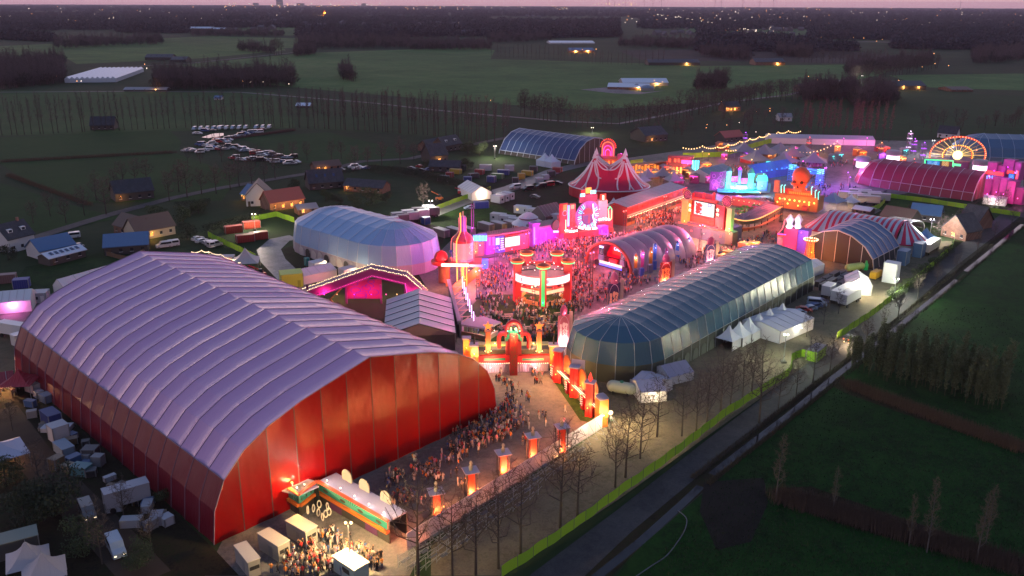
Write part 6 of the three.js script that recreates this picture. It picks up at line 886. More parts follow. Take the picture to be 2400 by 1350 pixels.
{ // the field car park round the pond
  const bands = [[[452, 318], [520, 300], 6, 'on the left bank of the pond'], [[500, 334], [620, 306], 22, 'between the pond and the field edge'], [[465, 344], [540, 330], 14, 'below the pond'], [[480, 352], [560, 346], 14, 'in the middle of the field car park'], [[560, 352], [650, 366], 16, 'in the right part of the field car park'], [[540, 372], [700, 384], 18, 'under the bare trees of the field car park'], [[430, 352], [470, 360], 8, 'at the left side of the field car park'], [[590, 360], [690, 372], 12, 'in the front rows of the field car park']];
  for (const [a, b, n, w] of bands) for (let i = 0; i < n; i++) { const t = (i + rr(.2, .8)) / n, c = pick(['white', 'white', 'silver', 'pale blue', 'grey', 'blue', 'black', 'white', 'red']), v = rnd() < .35, p = G(a[0] + (b[0] - a[0]) * t, a[1] + (b[1] - a[1]) * t + rr(-3, 3)); car(v ? 'van' : 'car', c, p, rr(-.3, .3) + (i % 2 ? 0 : Math.PI) + .4, `${c} ${v ? 'van' : 'car'} parked ${w}`, 'vehicles in the field car park'); }
  for (let i = 0; i < 12; i++) car('van', i % 3 ? 'white' : 'pale blue', [456 + i * 15 + (i > 8 ? 10 : 0), 304.5 - i * .35], 1.57 + rr(-.1, .1), 'white camper van parked along the tree row behind the pond', 'camper vans along the tree row');
}
sheet('pond', [[472, 322], [500, 313], [525, 312], [524, 318], [505, 321], [488, 324]], water, 'bright little pond in the field car park');
[[464, 573, 'white', 'car'], [473, 578, 'white', 'car'], [482, 583, 'silver', 'car'], [492, 588, 'white', 'van'], [504, 588, 'silver', 'van']].forEach(([x, y, c, k], i) => car(k, c, [x, y - 10], -.9, `${c} ${k}, ${['first', 'second', 'third', 'fourth', 'last'][i]} in the row beside the lime fence`, 'vehicles beside the lime fence'));
[[1870, 738, 'pale blue', 'car'], [1884, 730, 'red', 'car'], [1896, 727, 'pale blue', 'car'], [1908, 722, 'blue', 'car'], [1914, 716, 'pale blue', 'van'], [1922, 711, 'blue', 'car']].forEach(([x, y, c, k], i) => car(k, c, [x, y], .25, `${c} ${k} parked at the far end of the grey tent, ${['nearest', 'second', 'third', 'fourth', 'fifth', 'farthest'][i]} of six`, 'cars at the end of the grey tent'));
[[828, 394, 'white', 'van'], [842, 394, 'white', 'car'], [858, 396, 'blue', 'car'], [835, 398, 'silver', 'car'], [800, 400, 'black', 'car'], [965, 397, 'grey', 'car'], [985, 393, 'red', 'car'], [1003, 400, 'blue', 'car'], [990, 402, 'black', 'car']].forEach(([x, y, c, k]) => car(k, c, [x, y], .4, `${c} ${k} parked beside the lane near the farmhouses at ${x < 900 ? 'the hedge' : 'the dark house'}`));
[[1208, 442, 'white', 'van', 'white minibus on the wet backstage road'], [1238, 446, 'black', 'van', 'black van beside the backstage road'], [1268, 440, 'black', 'van', 'black van further up the backstage road'], [1286, 436, 'red', 'van', 'dark red van at the end of the backstage row'], [1308, 432, 'black', 'car', 'black car next to the dark red van'], [1254, 464, 'grey', 'car', 'grey car alone on the lawn by the circus tent'], [1100, 490, 'pale blue', 'car', 'pale car before the blue container'], [170, 558, 'white', 'van', 'white van parked by the white house'], [385, 580, 'white', 'van', 'first white camper beside the farm barn'], [402, 577, 'white', 'van', 'second white camper beside the farm barn'], [185, 580, 'black', 'car', 'black car behind the white van'], [312, 562, 'black', 'car', 'black car in the lit farmyard']].forEach(([x, y, c, k, l]) => car(k, c, [x, y], .5, l));
car('van', 'pale blue', [273, 1292], 2.2, 'silver blue van driving down the muddy lane', null, true); car('van', 'grey', [206, 1208], 2.2, 'dark van with lit rear lights further up the lane', null, true); car('car', 'black', [1992, 798], -2.4 + Math.PI * 2, 'dark car with headlights on the country road', null, true);
{ const p = G(1989, 802); for (const s of [-1, 1]) { const h = lamp(null, p.x - 1.3 + s * .4, .7, p.z + 1.9 + s * .5, 1, .72, .4, 60, .12, 'head_lamp'); tag(h, s < 0 ? 'left glowing headlamp of the car on the country road' : 'right glowing headlamp of the car on the country road', 'headlamp'); } }
function trailer(label, px, turn, L, col, o = {}) { const p = G(...px), t = thing(o.cab ? 'box_truck' : 'box_trailer', label, o.cab ? 'truck' : 'trailer', p, turn, o.group), m = M(...col, .45); mesh('cargo_box', box(L, 2.7, 2.5, 0, 1.1, 0), m, t); mesh('roof_sheet', box(L + .1, .1, 2.6, 0, 3.8, 0), M(col[0] * 1.1, col[1] * 1.1, col[2] * 1.12, .4), t); mesh('chassis', box(L, .25, 1.6, 0, .8, 0), black, t); mesh('rear_door', box(.06, 2.4, 2.2, L / 2 + .03, 1.2, 0), M(col[0] * .8, col[1] * .8, col[2] * .8, .5), t); for (const x of [L / 2 - 1, L / 2 - 2.2, -L / 2 + 1]) for (const s of [-1, 1]) mesh('wheel', new THREE.CylinderGeometry(.48, .48, .3, 10).rotateX(Math.PI / 2).translate(x, .48, s * 1.1), black, t); if (o.cab) { mesh('cab', slab([[0, .5], [0, 1.8], [.3, 3], [2, 3.1], [2, .5]], 2.3, .06).translate(-L / 2 - 2.2, 0, -1.15), M(.55, .55, .56, .3), t); mesh('windscreen', box(.08, 1, 2, -L / 2 - 2.16, 1.75, 0), M(.02, .02, .03, .15), t); for (const s of [-1, 1]) { mesh('wheel', new THREE.CylinderGeometry(.48, .48, .3, 10).rotateX(Math.PI / 2).translate(-L / 2 - 1.2, .48, s * 1.05), black, t); mesh('mirror', box(.1, .6, .2, -L / 2 - 2, 1.9, s * 1.4), black, t); } } return t; }
trailer('white box truck in the gravel yard left of the big hall', [34, 790], -.35, 8, [.55, .56, .58], { cab: true }); trailer('white truck tractor partly behind the corner of the big hall', [64, 812], -2.2, 6, [.55, .56, .58], { cab: true });
trailer('grey speckled trailer parked along the foot of the red hall', [300, 1186], .62, 7, [.3, .3, .34]); trailer('white trailer behind the white gabled marquee', [1940, 696], .9, 5, [.42, .42, .46]); trailer('white semi trailer with a window, left of a pair', [1972, 704], .82, 10, [.5, .5, .52]); trailer('white semi trailer with a window, right of a pair', [1990, 712], .82, 10, [.46, .46, .48]); trailer('white roofed semi trailer beside the blue pointed tent', [2180, 590], .85, 12, [.42, .38, .36]);
for (let i = 0; i < 6; i++) trailer(`white parked trailer, ${['first', 'second', 'third', 'fourth', 'fifth', 'sixth'][i]} from the skull stage side in the far yard`, [1990 + (i % 3) * 22 + (i / 3 | 0) * 24, 470 - (i % 3) * -5 - (i / 3 | 0) * 6], -.25, 9, [.44, .4, .4], { group: 'white trailers in the far yard' });
for (let i = 0; i < 9; i++) { const k = ['white', 'silver', 'grey'][i % 3]; trailer(`${k} service trailer, ${['leftmost', 'second', 'third', 'fourth', 'fifth', 'sixth', 'seventh', 'eighth', 'rightmost'][i]} of the row behind the oval tent`, [920 + i * 12, 532 - i * 3 - (i % 2) * 8], .4, 4.5, k === 'white' ? [.5, .52, .55] : k === 'silver' ? [.3, .31, .34] : [.1, .1, .11], { group: 'service trailers behind the oval tent' }); }
for (let i = 0; i < 20; i++) { const k = pick(['blue', 'dark', 'white', 'red', 'yellow', 'green']), x = 1040 + i * 14, y = 424 - (i % 4) * 9 + i * .3; boxUnit('store_unit', `${k} store unit in the crowded yard below the dark blue hall, number ${i + 1} from the left`.replace(/, number \d+ from the left/, i < 10 ? ' towards the hedge' : ' towards the circus tent'), 'container', [x, y], rr(-.5, .5), rr(3, 6), rr(2, 2.8), 2.6, { blue: [.02, .05, .2], dark: [.04, .045, .05], white: [.4, .42, .45], red: [.25, .03, .03], yellow: [.4, .28, .03], green: [.04, .15, .06] }[k], { group: 'store units below the dark blue hall', ribs: 5 }); }
// odd machines
{ const t = thing('fuel_tank', 'pale green and cream fuel tank beside the long tent', 'tank', G(1456, 924), -.4); mesh('tank', new THREE.CapsuleGeometry(1.3, 4, 4, 12).rotateZ(Math.PI / 2).translate(0, 1.6, 0), M(.4, .44, .34, .5), t); for (const x of [-1.6, 1.6]) mesh('saddle', box(.4, .8, 2, x, 0, 0), dark, t); mesh('tank_cap', cyl(.4, .4, .3, 0, 2.8, 0, 10), greenPaint, t); }
{ const t = thing('fuel_tank', 'green and gold tank with a green bottle before the blue hangar', 'tank', G(2002, 636), .4); mesh('tank', new THREE.CapsuleGeometry(1.2, 5, 4, 12).rotateZ(Math.PI / 2).translate(0, 1.5, 0), M(.3, .34, .1, .5), t); for (const x of [-1.8, 1.8]) mesh('saddle', box(.4, .8, 2, x, 0, 0), dark, t); mesh('bottle', lathe([[.7, 0], [.7, 1.8], [.3, 2.5], [.3, 3]], 10).translate(4.6, 0, 0), glow(.02, .35, .08, .4), t); }
{ const t = thing('generator', 'yellow generator beside the white tower unit', 'generator', G(2052, 652), .85); mesh('housing', slab([[0, 0], [5, 0], [5, 1.6], [4.6, 2], [.4, 2], [0, 1.6]], 1.9, .05).translate(-2.5, .4, -1), M(.6, .34, .02, .45), t); mesh('skid', box(5.2, .4, 1.6, 0, 0, 0), dark, t); mesh('exhaust', cyl(.12, .12, .8, 1.6, 2.4, 0, 6), dark, t); }
[[1082, 455, 'red telescopic handler by the white marquee', .6], [1030, 470, 'orange machine on the wet road', .3], [720, 697, 'orange lift behind the truss arch', .2], [612, 650, 'tractor with a tank near the lime box tent', .5], [793, 733, 'orange boom lift between the arch and the marquee', .9]].forEach(([x, y, l, r], i) => { const t = thing(i === 3 ? 'tractor' : 'work_lift', l, i === 3 ? 'tractor' : 'lift', G(x, y), r), c = i === 0 || i === 3 ? redPaint : orangePaint; mesh('machine_body', slab([[0, .5], [3, .5], [3, 1.3], [2, 1.6], [0, 1.4]], 1.4, .05).translate(-1.5, 0, -.7), c, t); mesh('cab', slab([[0, 0], [1.2, 0], [1, 1.3], [.15, 1.3]], 1, .04).translate(-.6, 1.4, -.5), M(.03, .04, .05, .2), t); for (const x2 of [-1.1, 1.1]) for (const s of [-1, 1]) mesh('wheel', new THREE.CylinderGeometry(.55, .55, .4, 10).rotateX(Math.PI / 2).translate(x2, .55, s * .9), black, t); mesh('boom', i === 4 ? [bar(V(0, 1.4, 0), V(-2.5, 4.5, 0), .22), bar(V(-2.5, 4.5, 0), V(1.5, 6.5, 0), .2)] : bar(V(.8, 1.8, 0), V(-3.4, 3.2 + i % 2, 0), .2), c, t); });
// floodlight masts
[[1160, 372, 343, 'left of the dark blue hall', 1, .9, .7, 900], [1010, 505, 472, 'on the backstage lawn', 1, .92, .72, 900], [598, 540, 503, 'above the red container yard', 1, .8, .6, 600], [2178, 560, 515, 'behind the striped tent', 1, .96, .9, 1100], [2183, 362, 330, 'left of the light wheel', 1, .95, .9, 700], [2012, 700, 662, 'beside the white gabled marquee', 1, .9, .6, 300], [1388, 312, 300, 'under the far trees', 1, .95, .6, 500], [2094, 700, 655, 'between the yard and the fence', .95, 1, .75, 700], [2018, 200, 178, 'by the far farmyard', 1, .95, .8, 900]].forEach(([x, yb, yt, w, r, g, b, cd]) => { const p = G(x, yb), h = Math.min(14, tall(x, yb, yt)), t = thing('floodlight_mast', `slim floodlight mast ${w}`, 'floodlight', p); mesh('mast_pole', cyl(.12, .08, h, 0, 0, 0, 6), steel, t); mesh('mast_base', box(1, .5, 1), dark, t); mesh('lamp_bar', box(1.6, .12, .12, 0, h, 0), dark, t); for (const s of [-.6, .6]) lamp(t, s, h + .25, .1, r, g, b, cd / 2, .24); });
{ const p = G(1430, 1003), h = tall(1430, 1003, 967), t = thing('floodlight_mast', 'dazzling warm floodlight at the end of the arcade', 'floodlight', p); mesh('mast_pole', cyl(.14, .1, h, 0, 0, 0, 6), steel, t); mesh('mast_brace', [bar(V(0, h * .8, 0), V(2.4, 0, 1), .06), bar(V(0, h * .8, 0), V(1.6, 0, 2.4), .06)], steel, t); spot(t, V(0, h, 0), V(...G(1590, 1015).sub(p).toArray()), 1, .72, .36, 9000, 1.15, .45); lamp(t, -.3, h - .5, -.6, 1, .72, .36, 160, .2); }
{ const p = G(1836, 850), h = 7, t = thing('floodlight_mast', 'white floodlight at the gate corner of the lit yard', 'floodlight', p); mesh('mast_pole', cyl(.12, .09, h, 0, 0, 0, 6), steel, t); mesh('mast_base', box(1.2, .5, 1.2), dark, t); lamp(t, -.4, h, 0, .95, 1, .72, 750, .26); lamp(t, .4, h, 0, .95, 1, .72, 750, .26); }
{ const p = G(822, 1330), t = thing('floodlight_mast', 'warm floodlight over the entrance queue', 'floodlight', p), h = 7.5; mesh('mast_pole', cyl(.12, .09, h, 0, 0, 0, 6), steel, t); mesh('mast_base', box(1.2, .5, 1.2), dark, t); lamp(t, -.4, h, -.2, 1, .66, .28, 480, .22); lamp(t, .4, h, -.2, 1, .66, .28, 480, .22); }
{ const p = G(690, 1192), t = thing('floodlight_mast', 'floodlight aimed at the red gable beside the cabins', 'floodlight', p), h = 5; mesh('mast_pole', cyl(.1, .08, h, 0, 0, 0, 6), steel, t); mesh('mast_base', box(1, .5, 1), dark, t); lamp(t, 0, h, .2, 1, .42, .07, 300, .2); }
[[560, 1228], [950, 1058], [1100, 985]].forEach(([x, y], i) => { const p = G(x, y), t = thing('ground_light', ['left', 'middle', 'right'][i] + ' ground uplight before the red gable wall', 'uplight', p, 0, 'uplights before the red gable'); mesh('light_case', box(.5, .35, .4), dark, t); lamp(t, 0, .5, .5, 1, i ? .05 : .4, i ? .03 : .06, 70, .14); });
// ---------- houses, barns and farms ----------
const roofDark = tex(128, 6, [[8, 1], [32, 1]], [[.02, .02, .024], [.04, .04, .048]], 91), brickTex = tex(128, 5, [[8, 1], [40, 1]], [[.12, .06, .04], [.2, .11, .08]], 93);
const roofMat = { dark: M(1, 1, 1, .55, { map: roofDark }), blue: M(.06, .13, .26, .4), red: M(.24, .07, .05, .6), grey: M(.2, .21, .24, .5), white: M(.5, .58, .68, .4), brown: M(.1, .07, .055, .7) }, wallMat = { white: M(.5, .5, .52, .7), brick: M(1, 1, 1, .8, { map: brickTex }), dark: M(.05, .045, .045, .7), grey: M(.25, .25, .27, .7), cream: M(.42, .36, .26, .7) };
// front line on the photograph, ridge along the front line unless gableFront
function house(label, pa, pb, depth, wallH, ridgeH, roof, wall, o = {}) {
  const A = G(...pa), B = G(...pb), f = front(A, B), L = Math.min(f.L, o.maxL ?? 99), t = thing(o.name ?? 'farmhouse', label, o.cat ?? 'house', f.p, f.turn, o.group), rm = roofMat[roof], wm = wallMat[wall], e = .45;
  if (o.gableFront) {
    mesh('wall', faces([[V(0, 0, 0), V(L, 0, 0), V(L, wallH, 0), V(L / 2, ridgeH, 0), V(0, wallH, 0)], [V(0, 0, -depth), V(0, wallH, -depth), V(L / 2, ridgeH, -depth), V(L, wallH, -depth), V(L, 0, -depth)], [V(0, 0, -depth), V(0, 0, 0), V(0, wallH, 0), V(0, wallH, -depth)], [V(L, 0, 0), V(L, 0, -depth), V(L, wallH, -depth), V(L, wallH, 0)]]), wm, t);
    mesh('roof', slab([[-e, wallH - e * .6], [L / 2, ridgeH + .05], [L + e, wallH - e * .6], [L + e, wallH - e * .6 + .25], [L / 2, ridgeH + .32], [-e, wallH - e * .6 + .25]], depth + 2 * e).translate(0, 0, -depth - e), rm, t);
  } else {
    mesh('wall', faces([[V(0, 0, 0), V(L, 0, 0), V(L, wallH, 0), V(0, wallH, 0)], [V(L, 0, -depth), V(0, 0, -depth), V(0, wallH, -depth), V(L, wallH, -depth)], [V(0, 0, -depth), V(0, 0, 0), V(0, wallH, 0), V(0, ridgeH, -depth / 2), V(0, wallH, -depth)], [V(L, 0, 0), V(L, 0, -depth), V(L, wallH, -depth), V(L, ridgeH, -depth / 2), V(L, wallH, 0)]]), wm, t);
    mesh('roof', slab([[-e, wallH - e * .6], [depth / 2, ridgeH + .05], [depth + e, wallH - e * .6], [depth + e, wallH - e * .6 + .25], [depth / 2, ridgeH + .32], [-e, wallH - e * .6 + .25]], L + 2 * e).rotateY(-Math.PI / 2).rotateY(Math.PI).translate(-e, 0, 0), rm, t);
  }
  const n = o.windows ?? Math.max(1, Math.floor(L / 3.2)); for (let i = 0; i < n; i++) { const x = L * (i + .5) / n, w = mesh('window', box(1, 1.1, .08, x, 1, .03), (o.lit ?? []).includes(i) ? glow(1, .45, .1, 1.5) : M(.02, .025, .035, .15), t); mesh('window_frame', box(1.2, .1, .12, x, .9, .06), white, w); if ((o.lit ?? []).includes(i)) lamp(t, x, 2.4, .9, 1, .45, .12, o.cd ?? 14, .11); }
  if (o.door !== 0) mesh('door', box(1, 2.1, .08, L * (o.door ?? .12), 0, .035), M(.08, .05, .03, .6), t); if (o.chimney) mesh('chimney', box(.7, 1.6, .7, L * o.chimney, ridgeH - .3, -depth / 2), wallMat.brick, t);
  if (o.dormers) for (let i = 0; i < o.dormers; i++) { const x = L * (i + .5) / o.dormers, y = (wallH + ridgeH) / 2 - .5, d = mesh('dormer', box(1.6, 1.2, 1.6, x, y, -depth * .25), white, t); mesh('window', box(1.1, .8, .06, x, y + .2, -depth * .25 + .83), M(.02, .03, .04, .15), d); }
  if (o.panels) for (let i = 0; i < o.panels; i++) mesh('roof_panel', box(1, .08, 1.6).rotateX(Math.atan2(ridgeH - wallH, depth / 2)).translate(L * (i + 1) / (o.panels + 1), (wallH + ridgeH) / 2 + .35, -depth * .25), M(.03, .05, .12, .15), t);
  return t;
}
house('white house with dark tiled roof and dormer behind the red hall', [24, 594], [84, 578], 9, 4.6, 9, 'dark', 'white', { dormers: 2, windows: 3, chimney: .8 }); house('white barn with a blue roof beside the white house', [96, 610], [178, 592], 9, 3, 6, 'blue', 'white', { name: 'barn', cat: 'barn' }); house('long shed with pale blue roof and open front in the farmyard', [118, 624], [202, 602], 6, 2.6, 3.6, 'white', 'dark', { name: 'shed', cat: 'shed', panels: 6 });
house('wide barn with a faded blue roof before the farmyard', [246, 600], [348, 592], 13, 3, 5.6, 'blue', 'dark', { name: 'barn', cat: 'barn' }); house('brick farmhouse with a long dark roof and lit garage doors', [322, 566], [412, 548], 9, 3.2, 7.4, 'brown', 'cream', { lit: [0, 1, 4], cd: 34 }); house('low dark wing of the brick farmhouse', [268, 545], [322, 560], 8, 3, 6.6, 'brown', 'brick'); house('small flat blue shed beside the wide barn', [248, 575], [290, 583], 6, 2.4, 3, 'white', 'dark', { name: 'shed', cat: 'shed' });
house('dark cottage with two lit windows among the bare trees', [272, 474], [362, 464], 10, 3.4, 8, 'dark', 'dark', { lit: [0, 4], cd: 16 }); house('tall white gabled house with dark roof before the lane', [578, 484], [634, 482], 11, 4.4, 9.4, 'dark', 'white', { gableFront: true, maxL: 10, lit: [1], windows: 2 }); house('house with a red tiled roof and four lit windows', [634, 496], [714, 484], 9, 3.4, 7.4, 'red', 'brick', { lit: [0, 1, 2, 3], cd: 24 }); house('dark blue roofed wing left of the white gabled house', [566, 470], [600, 478], 8, 3, 6.4, 'blue', 'dark', { lit: [0], cd: 20 }); house('low grey roofed shed right of the red tiled house', [700, 505], [745, 500], 6, 2.4, 3.6, 'grey', 'brick', { name: 'shed', cat: 'shed', lit: [0], cd: 18 });
house('thatched dark house with roof lights beyond the lane', [726, 446], [806, 440], 10, 3, 8, 'dark', 'dark', { panels: 3 }); house('long low farm building with tiled end beside the dark house', [806, 448], [896, 455], 8, 2.6, 5, 'dark', 'brick', { lit: [0], cd: 14 }); house('orange lit bungalow behind the dark house', [740, 404], [800, 398], 7, 2.4, 4.6, 'brown', 'brick', { lit: [0, 1], cd: 14 });
house('dark gabled house left of the dark blue hall', [1010, 384], [1050, 380], 11, 4, 9.4, 'dark', 'dark', { lit: [1], cd: 20 }); house('house with dormers behind the gabled house', [1042, 358], [1082, 350], 9, 3.6, 8, 'dark', 'dark', { dormers: 2 }); house('low dark outbuilding before the gabled house', [1006, 402], [1076, 404], 8, 2.6, 5, 'dark', 'dark', { name: 'shed', cat: 'shed' }); house('dark house with lit porch left of the gabled house', [1004, 356], [1036, 350], 8, 3, 6, 'dark', 'brick', { lit: [0], cd: 16 });
house('dark steep roofed farmhouse at the right side of the lane', [2204, 552], [2262, 566], 9, 3.2, 8.4, 'dark', 'brick', { lit: [1], cd: 14, gableFront: true, maxL: 11 }); house('second dark roofed house behind the farmhouse on the right', [2246, 530], [2290, 540], 9, 3, 8, 'dark', 'brick', { lit: [1], cd: 14 }); house('long dark barn roof behind the striped tent', [2062, 520], [2130, 532], 10, 2.6, 5.6, 'brown', 'dark', { name: 'barn', cat: 'barn' }); house('blue roofed carport with white posts beside the lawn', [2132, 516], [2200, 524], 8, 3, 6, 'blue', 'dark', { name: 'carport', cat: 'carport' }); house('flat blue roofed shed behind the striped tent', [1998, 502], [2036, 508], 6, 2.4, 3, 'white', 'dark', { name: 'shed', cat: 'shed' });
house('white cottage in the trees behind the light wheel', [2196, 322], [2240, 326], 8, 3, 7, 'dark', 'white'); house('dark barn with lit door beyond the circus tent', [1512, 334], [1564, 330], 16, 4, 8, 'dark', 'dark', { name: 'barn', cat: 'barn', lit: [1], cd: 26 }); house('house with dull red roof behind the fair', [1698, 334], [1742, 330], 9, 3, 6, 'red', 'dark'); house('house with three lit windows among the far trees', [1700, 262], [1735, 260], 9, 3.4, 7, 'dark', 'brick', { lit: [0, 1, 2], cd: 60 }); house('white low house beyond the poplars', [1826, 284], [1856, 284], 8, 3, 5, 'grey', 'white');
house('dark barn in the field behind the left poplars', [212, 305], [268, 304], 10, 3, 8, 'dark', 'dark', { name: 'barn', cat: 'barn' });
// far farms, larger sizes read off the photograph
const far = (label, x0, x1, yb, yt, roof, wall, o = {}) => { const h = Math.max(3, tall((x0 + x1) / 2, yb, yt)); return house(label, [x0, yb], [x1, yb + (o.slope ?? 0)], o.depth ?? 26, h * .5, h, roof, wall, { name: 'barn', cat: 'barn', windows: 2, door: .5, ...o }); };
far('pair of long blue roofed cowsheds in the middle meadow, front one', 1424, 1520, 209, 197, 'white', 'brick', { slope: 2, lit: [1], cd: 200 }); far('long blue roofed cowshed in the middle meadow, rear one', 1460, 1566, 201, 186, 'white', 'grey', { lit: [1], cd: 300 }); far('far white barn left of the centre', 446, 500, 70, 63, 'white', 'brick'); far('far smaller white barn beside it', 500, 528, 71, 65, 'white', 'brick'); far('dark barn with skylights by the far road', 340, 402, 141, 128, 'dark', 'dark', { panels: 4 }); far('second dark shed by the far road', 400, 436, 146, 134, 'dark', 'dark'); far('far blue lit shed behind the avenue', 1334, 1392, 123, 113, 'blue', 'brick', { lit: [0, 1], cd: 700 }); far('far wide white greenhouse beyond the avenue', 1290, 1394, 103, 97, 'white', 'white', { depth: 60 }); far('far pale greenhouse near the horizon', 1224, 1270, 51, 47, 'white', 'grey', { depth: 90 }); far('dark barns with lit end beyond the ploughed field', 1520, 1640, 153, 140, 'dark', 'dark', { lit: [1], cd: 500 }); far('far bright blue shed on the left', 240, 285, 60, 54, 'white', 'grey'); far('dark farm among trees on the right', 1880, 1940, 218, 200, 'dark', 'brick', { lit: [0], cd: 60 }); far('dark farm beside the floodlit yard', 2100, 2170, 210, 192, 'dark', 'dark', { lit: [0, 1], cd: 100 }); far('low brick farm at the far right', 2230, 2280, 215, 206, 'brown', 'brick', {}); far('dark sheds in the right field', 1770, 1840, 153, 138, 'dark', 'brick', { lit: [1], cd: 300 }); far('far dark farm by the left wood', 30, 90, 168, 152, 'dark', 'dark', {}); far('grey long farm near the left road', 290, 390, 214, 206, 'grey', 'dark', { depth: 12, lit: [1], cd: 80 }); far('teal lit shed beside the left tree row', 502, 518, 234, 226, 'blue', 'white', { depth: 8 }); far('white barn by the pale road in the middle', 694, 726, 252, 243, 'white', 'dark', { depth: 10 });
{ const A = G(152, 194), B = G(238, 193), t = thing('greenhouse', 'wide white greenhouse beside the left road', 'greenhouse', A, dirTurn(B.x - A.x, B.z - A.z)), L = A.distanceTo(B), D = 150, n = 10; for (let i = 0; i < n; i++) { const x0 = L * 1.4 * i / n, x1 = L * 1.4 * (i + 1) / n; mesh('roof_bay', slab([[x0, 4], [(x0 + x1) / 2, 6], [x1 - .1, 4]], D).translate(0, 0, -D), M(.5, .6, .72, .3), t); mesh('wall', box(x1 - x0, 4, .3, (x0 + x1) / 2, 0, 0), M(.4, .48, .58, .3), t); } mesh('side_wall', box(.3, 4, D, L * 1.4, 0, -D / 2), M(.4, .48, .58, .3), t); }
[[1492, 208, 'left'], [1516, 211, 'right']].forEach(([x, y, k]) => { const t = thing('silo', `${k} round blue silo dome before the cowsheds`, 'silo', G(x, y)); mesh('wall', cyl(7, 7, 2.5, 0, 0, 0, 18, true), wallMat.grey, t); mesh('roof', lathe([[7.3, 2.4], [4, 4.2], [.1, 5]], 18), M(.12, .17, .24, .4), t); });
sheet('yard', [[1360, 210], [1420, 205], [1510, 216], [1560, 212], [1500, 221], [1440, 219]], gm(T.pave, .8, [1.2, 1.2, 1.3]), 'pale concrete yard before the cowsheds');
// distant town
const tower = (label, x, w, yb, yt, name = 'tower_block', m = wallMat.grey) => { const p = G(x, yb), h = tall(x, yb, yt), W = Math.hypot(p.x, p.z) * w / FOCAL, t = thing(name, label, name.replace('_', ' '), p); mesh('wall', box(W, h, W), m, t); mesh('roof', box(W * 1.04, h * .03, W * 1.04, 0, h, 0), wallMat.dark, t); for (let k = 0; k < 4; k++) mesh('window_row', box(W * .9, h * .05, 2, 0, h * (.2 + k * .18), W / 2), k % 2 ? M(.04, .04, .05, .2) : glow(1, .7, .4, .25), t); return t; };
tower('tall square tower block on the horizon left of centre', 656, 12, 17, -2); tower('lower tower block on the horizon beside the tall one', 705, 14, 17, 8); tower('wide low block on the far left horizon', 600, 10, 15, 7); tower('low block on the horizon right of the centre', 853, 10, 16, 8);
{ const p = G(762, 36), h = tall(762, 36, 22), t = thing('church', 'orange lit church spire in the far town', 'church', p); mesh('nave', slab([[-18, 0], [18, 0], [18, h * .22], [0, h * .36], [-18, h * .22]], 50).translate(0, 0, -50), wallMat.brick, t); mesh('tower', box(12, h * .5, 12, 0, 0, 6), M(.4, .16, .06, .7), t); mesh('spire', new THREE.ConeGeometry(8, h * .5, 6).translate(0, h * .75, 6), M(.3, .12, .05, .7), t); lamp(t, 0, 6, 24, 1, .4, .08, 30000, .24); }
for (const [x, yt] of [[1425, -6], [1440, -2], [1466, -8], [1510, -4], [1530, -3], [1550, -6], [1675, -4], [1690, -3], [1740, -5], [1780, -2], [1812, -6], [2250, 0]]) { const p = G(x, 19), d = Math.hypot(p.x, p.z), k = d / FOCAL, h = Math.max(40, tall(x, 19, yt + 6)), t = thing('wind_turbine', 'slim wind turbine on the horizon', 'wind turbine', p, 0, 'wind turbines along the horizon'); mesh('mast', cyl(k * .45, k * .25, h, 0, 0, 0, 6), M(.3, .26, .3, .6), t); for (let b = 0; b < 3; b++) mesh('blade', box(k * .4, h * .4, k * .2).rotateZ(b * 2.094 + x).translate(0, h, k * .4), M(.3, .26, .3, .6), t); mesh('hub', ball(k * .6, 0, h, k * .3, 6), M(.3, .26, .3), t); }
// ---------- trees ----------
const bark = M(.05, .04, .034, .9), barkPale = M(.09, .085, .08, .8), twigBrown = M(.095, .072, .060, .9), twigMauve = M(.11, .078, .080, .9), twigGreen = M(.11, .135, .05, .85, { transmission: .3, thickness: 0 }), twigBirch = M(.10, .075, .045, .9), leafDark = M(.018, .03, .012, .8), leafMid = M(.035, .055, .018, .8), twigReed = M(.115, .075, .045, .9);
class Tris { constructor() { this.p = []; } ribbon(a, b, w, w2 = w * .5) { const d = b.clone().sub(a), s = V(rr(-1, 1), rr(-1, 1), rr(-1, 1)).cross(d).normalize(); const A = a.clone().addScaledVector(s, w / 2), B = a.clone().addScaledVector(s, -w / 2), C = b.clone().addScaledVector(s, -w2 / 2), D = b.clone().addScaledVector(s, w2 / 2); for (const q of [A, B, C, A, C, D]) this.p.push(q.x, q.y, q.z); }
  limb(a, b, r0, r1, n = 5) { const d = b.clone().sub(a).normalize(), u = Math.abs(d.y) > .9 ? V(1, 0, 0) : V(0, 1, 0), s = u.cross(d).normalize(), t = d.clone().cross(s); for (let i = 0; i < n; i++) { const q = (k, c, r) => c.clone().addScaledVector(s, Math.cos(k / n * 6.2832) * r).addScaledVector(t, Math.sin(k / n * 6.2832) * r), A = q(i, a, r0), B = q(i + 1, a, r0), C = q(i + 1, b, r1), D = q(i, b, r1); for (const w of [A, B, C, A, C, D]) this.p.push(w.x, w.y, w.z); } }
  leaf(c, s) { const a = V(rr(-1, 1), rr(-1, 1), rr(-1, 1)).normalize().multiplyScalar(s), b = V(rr(-1, 1), rr(-1, 1), rr(-1, 1)).normalize().multiplyScalar(s); for (const w of [c, c.clone().add(a), c.clone().add(b)]) this.p.push(w.x, w.y, w.z); }
  geo() { const g = new THREE.BufferGeometry(); g.setAttribute('position', new THREE.Float32BufferAttribute(this.p, 3)); g.computeVertexNormals(); return g; } }
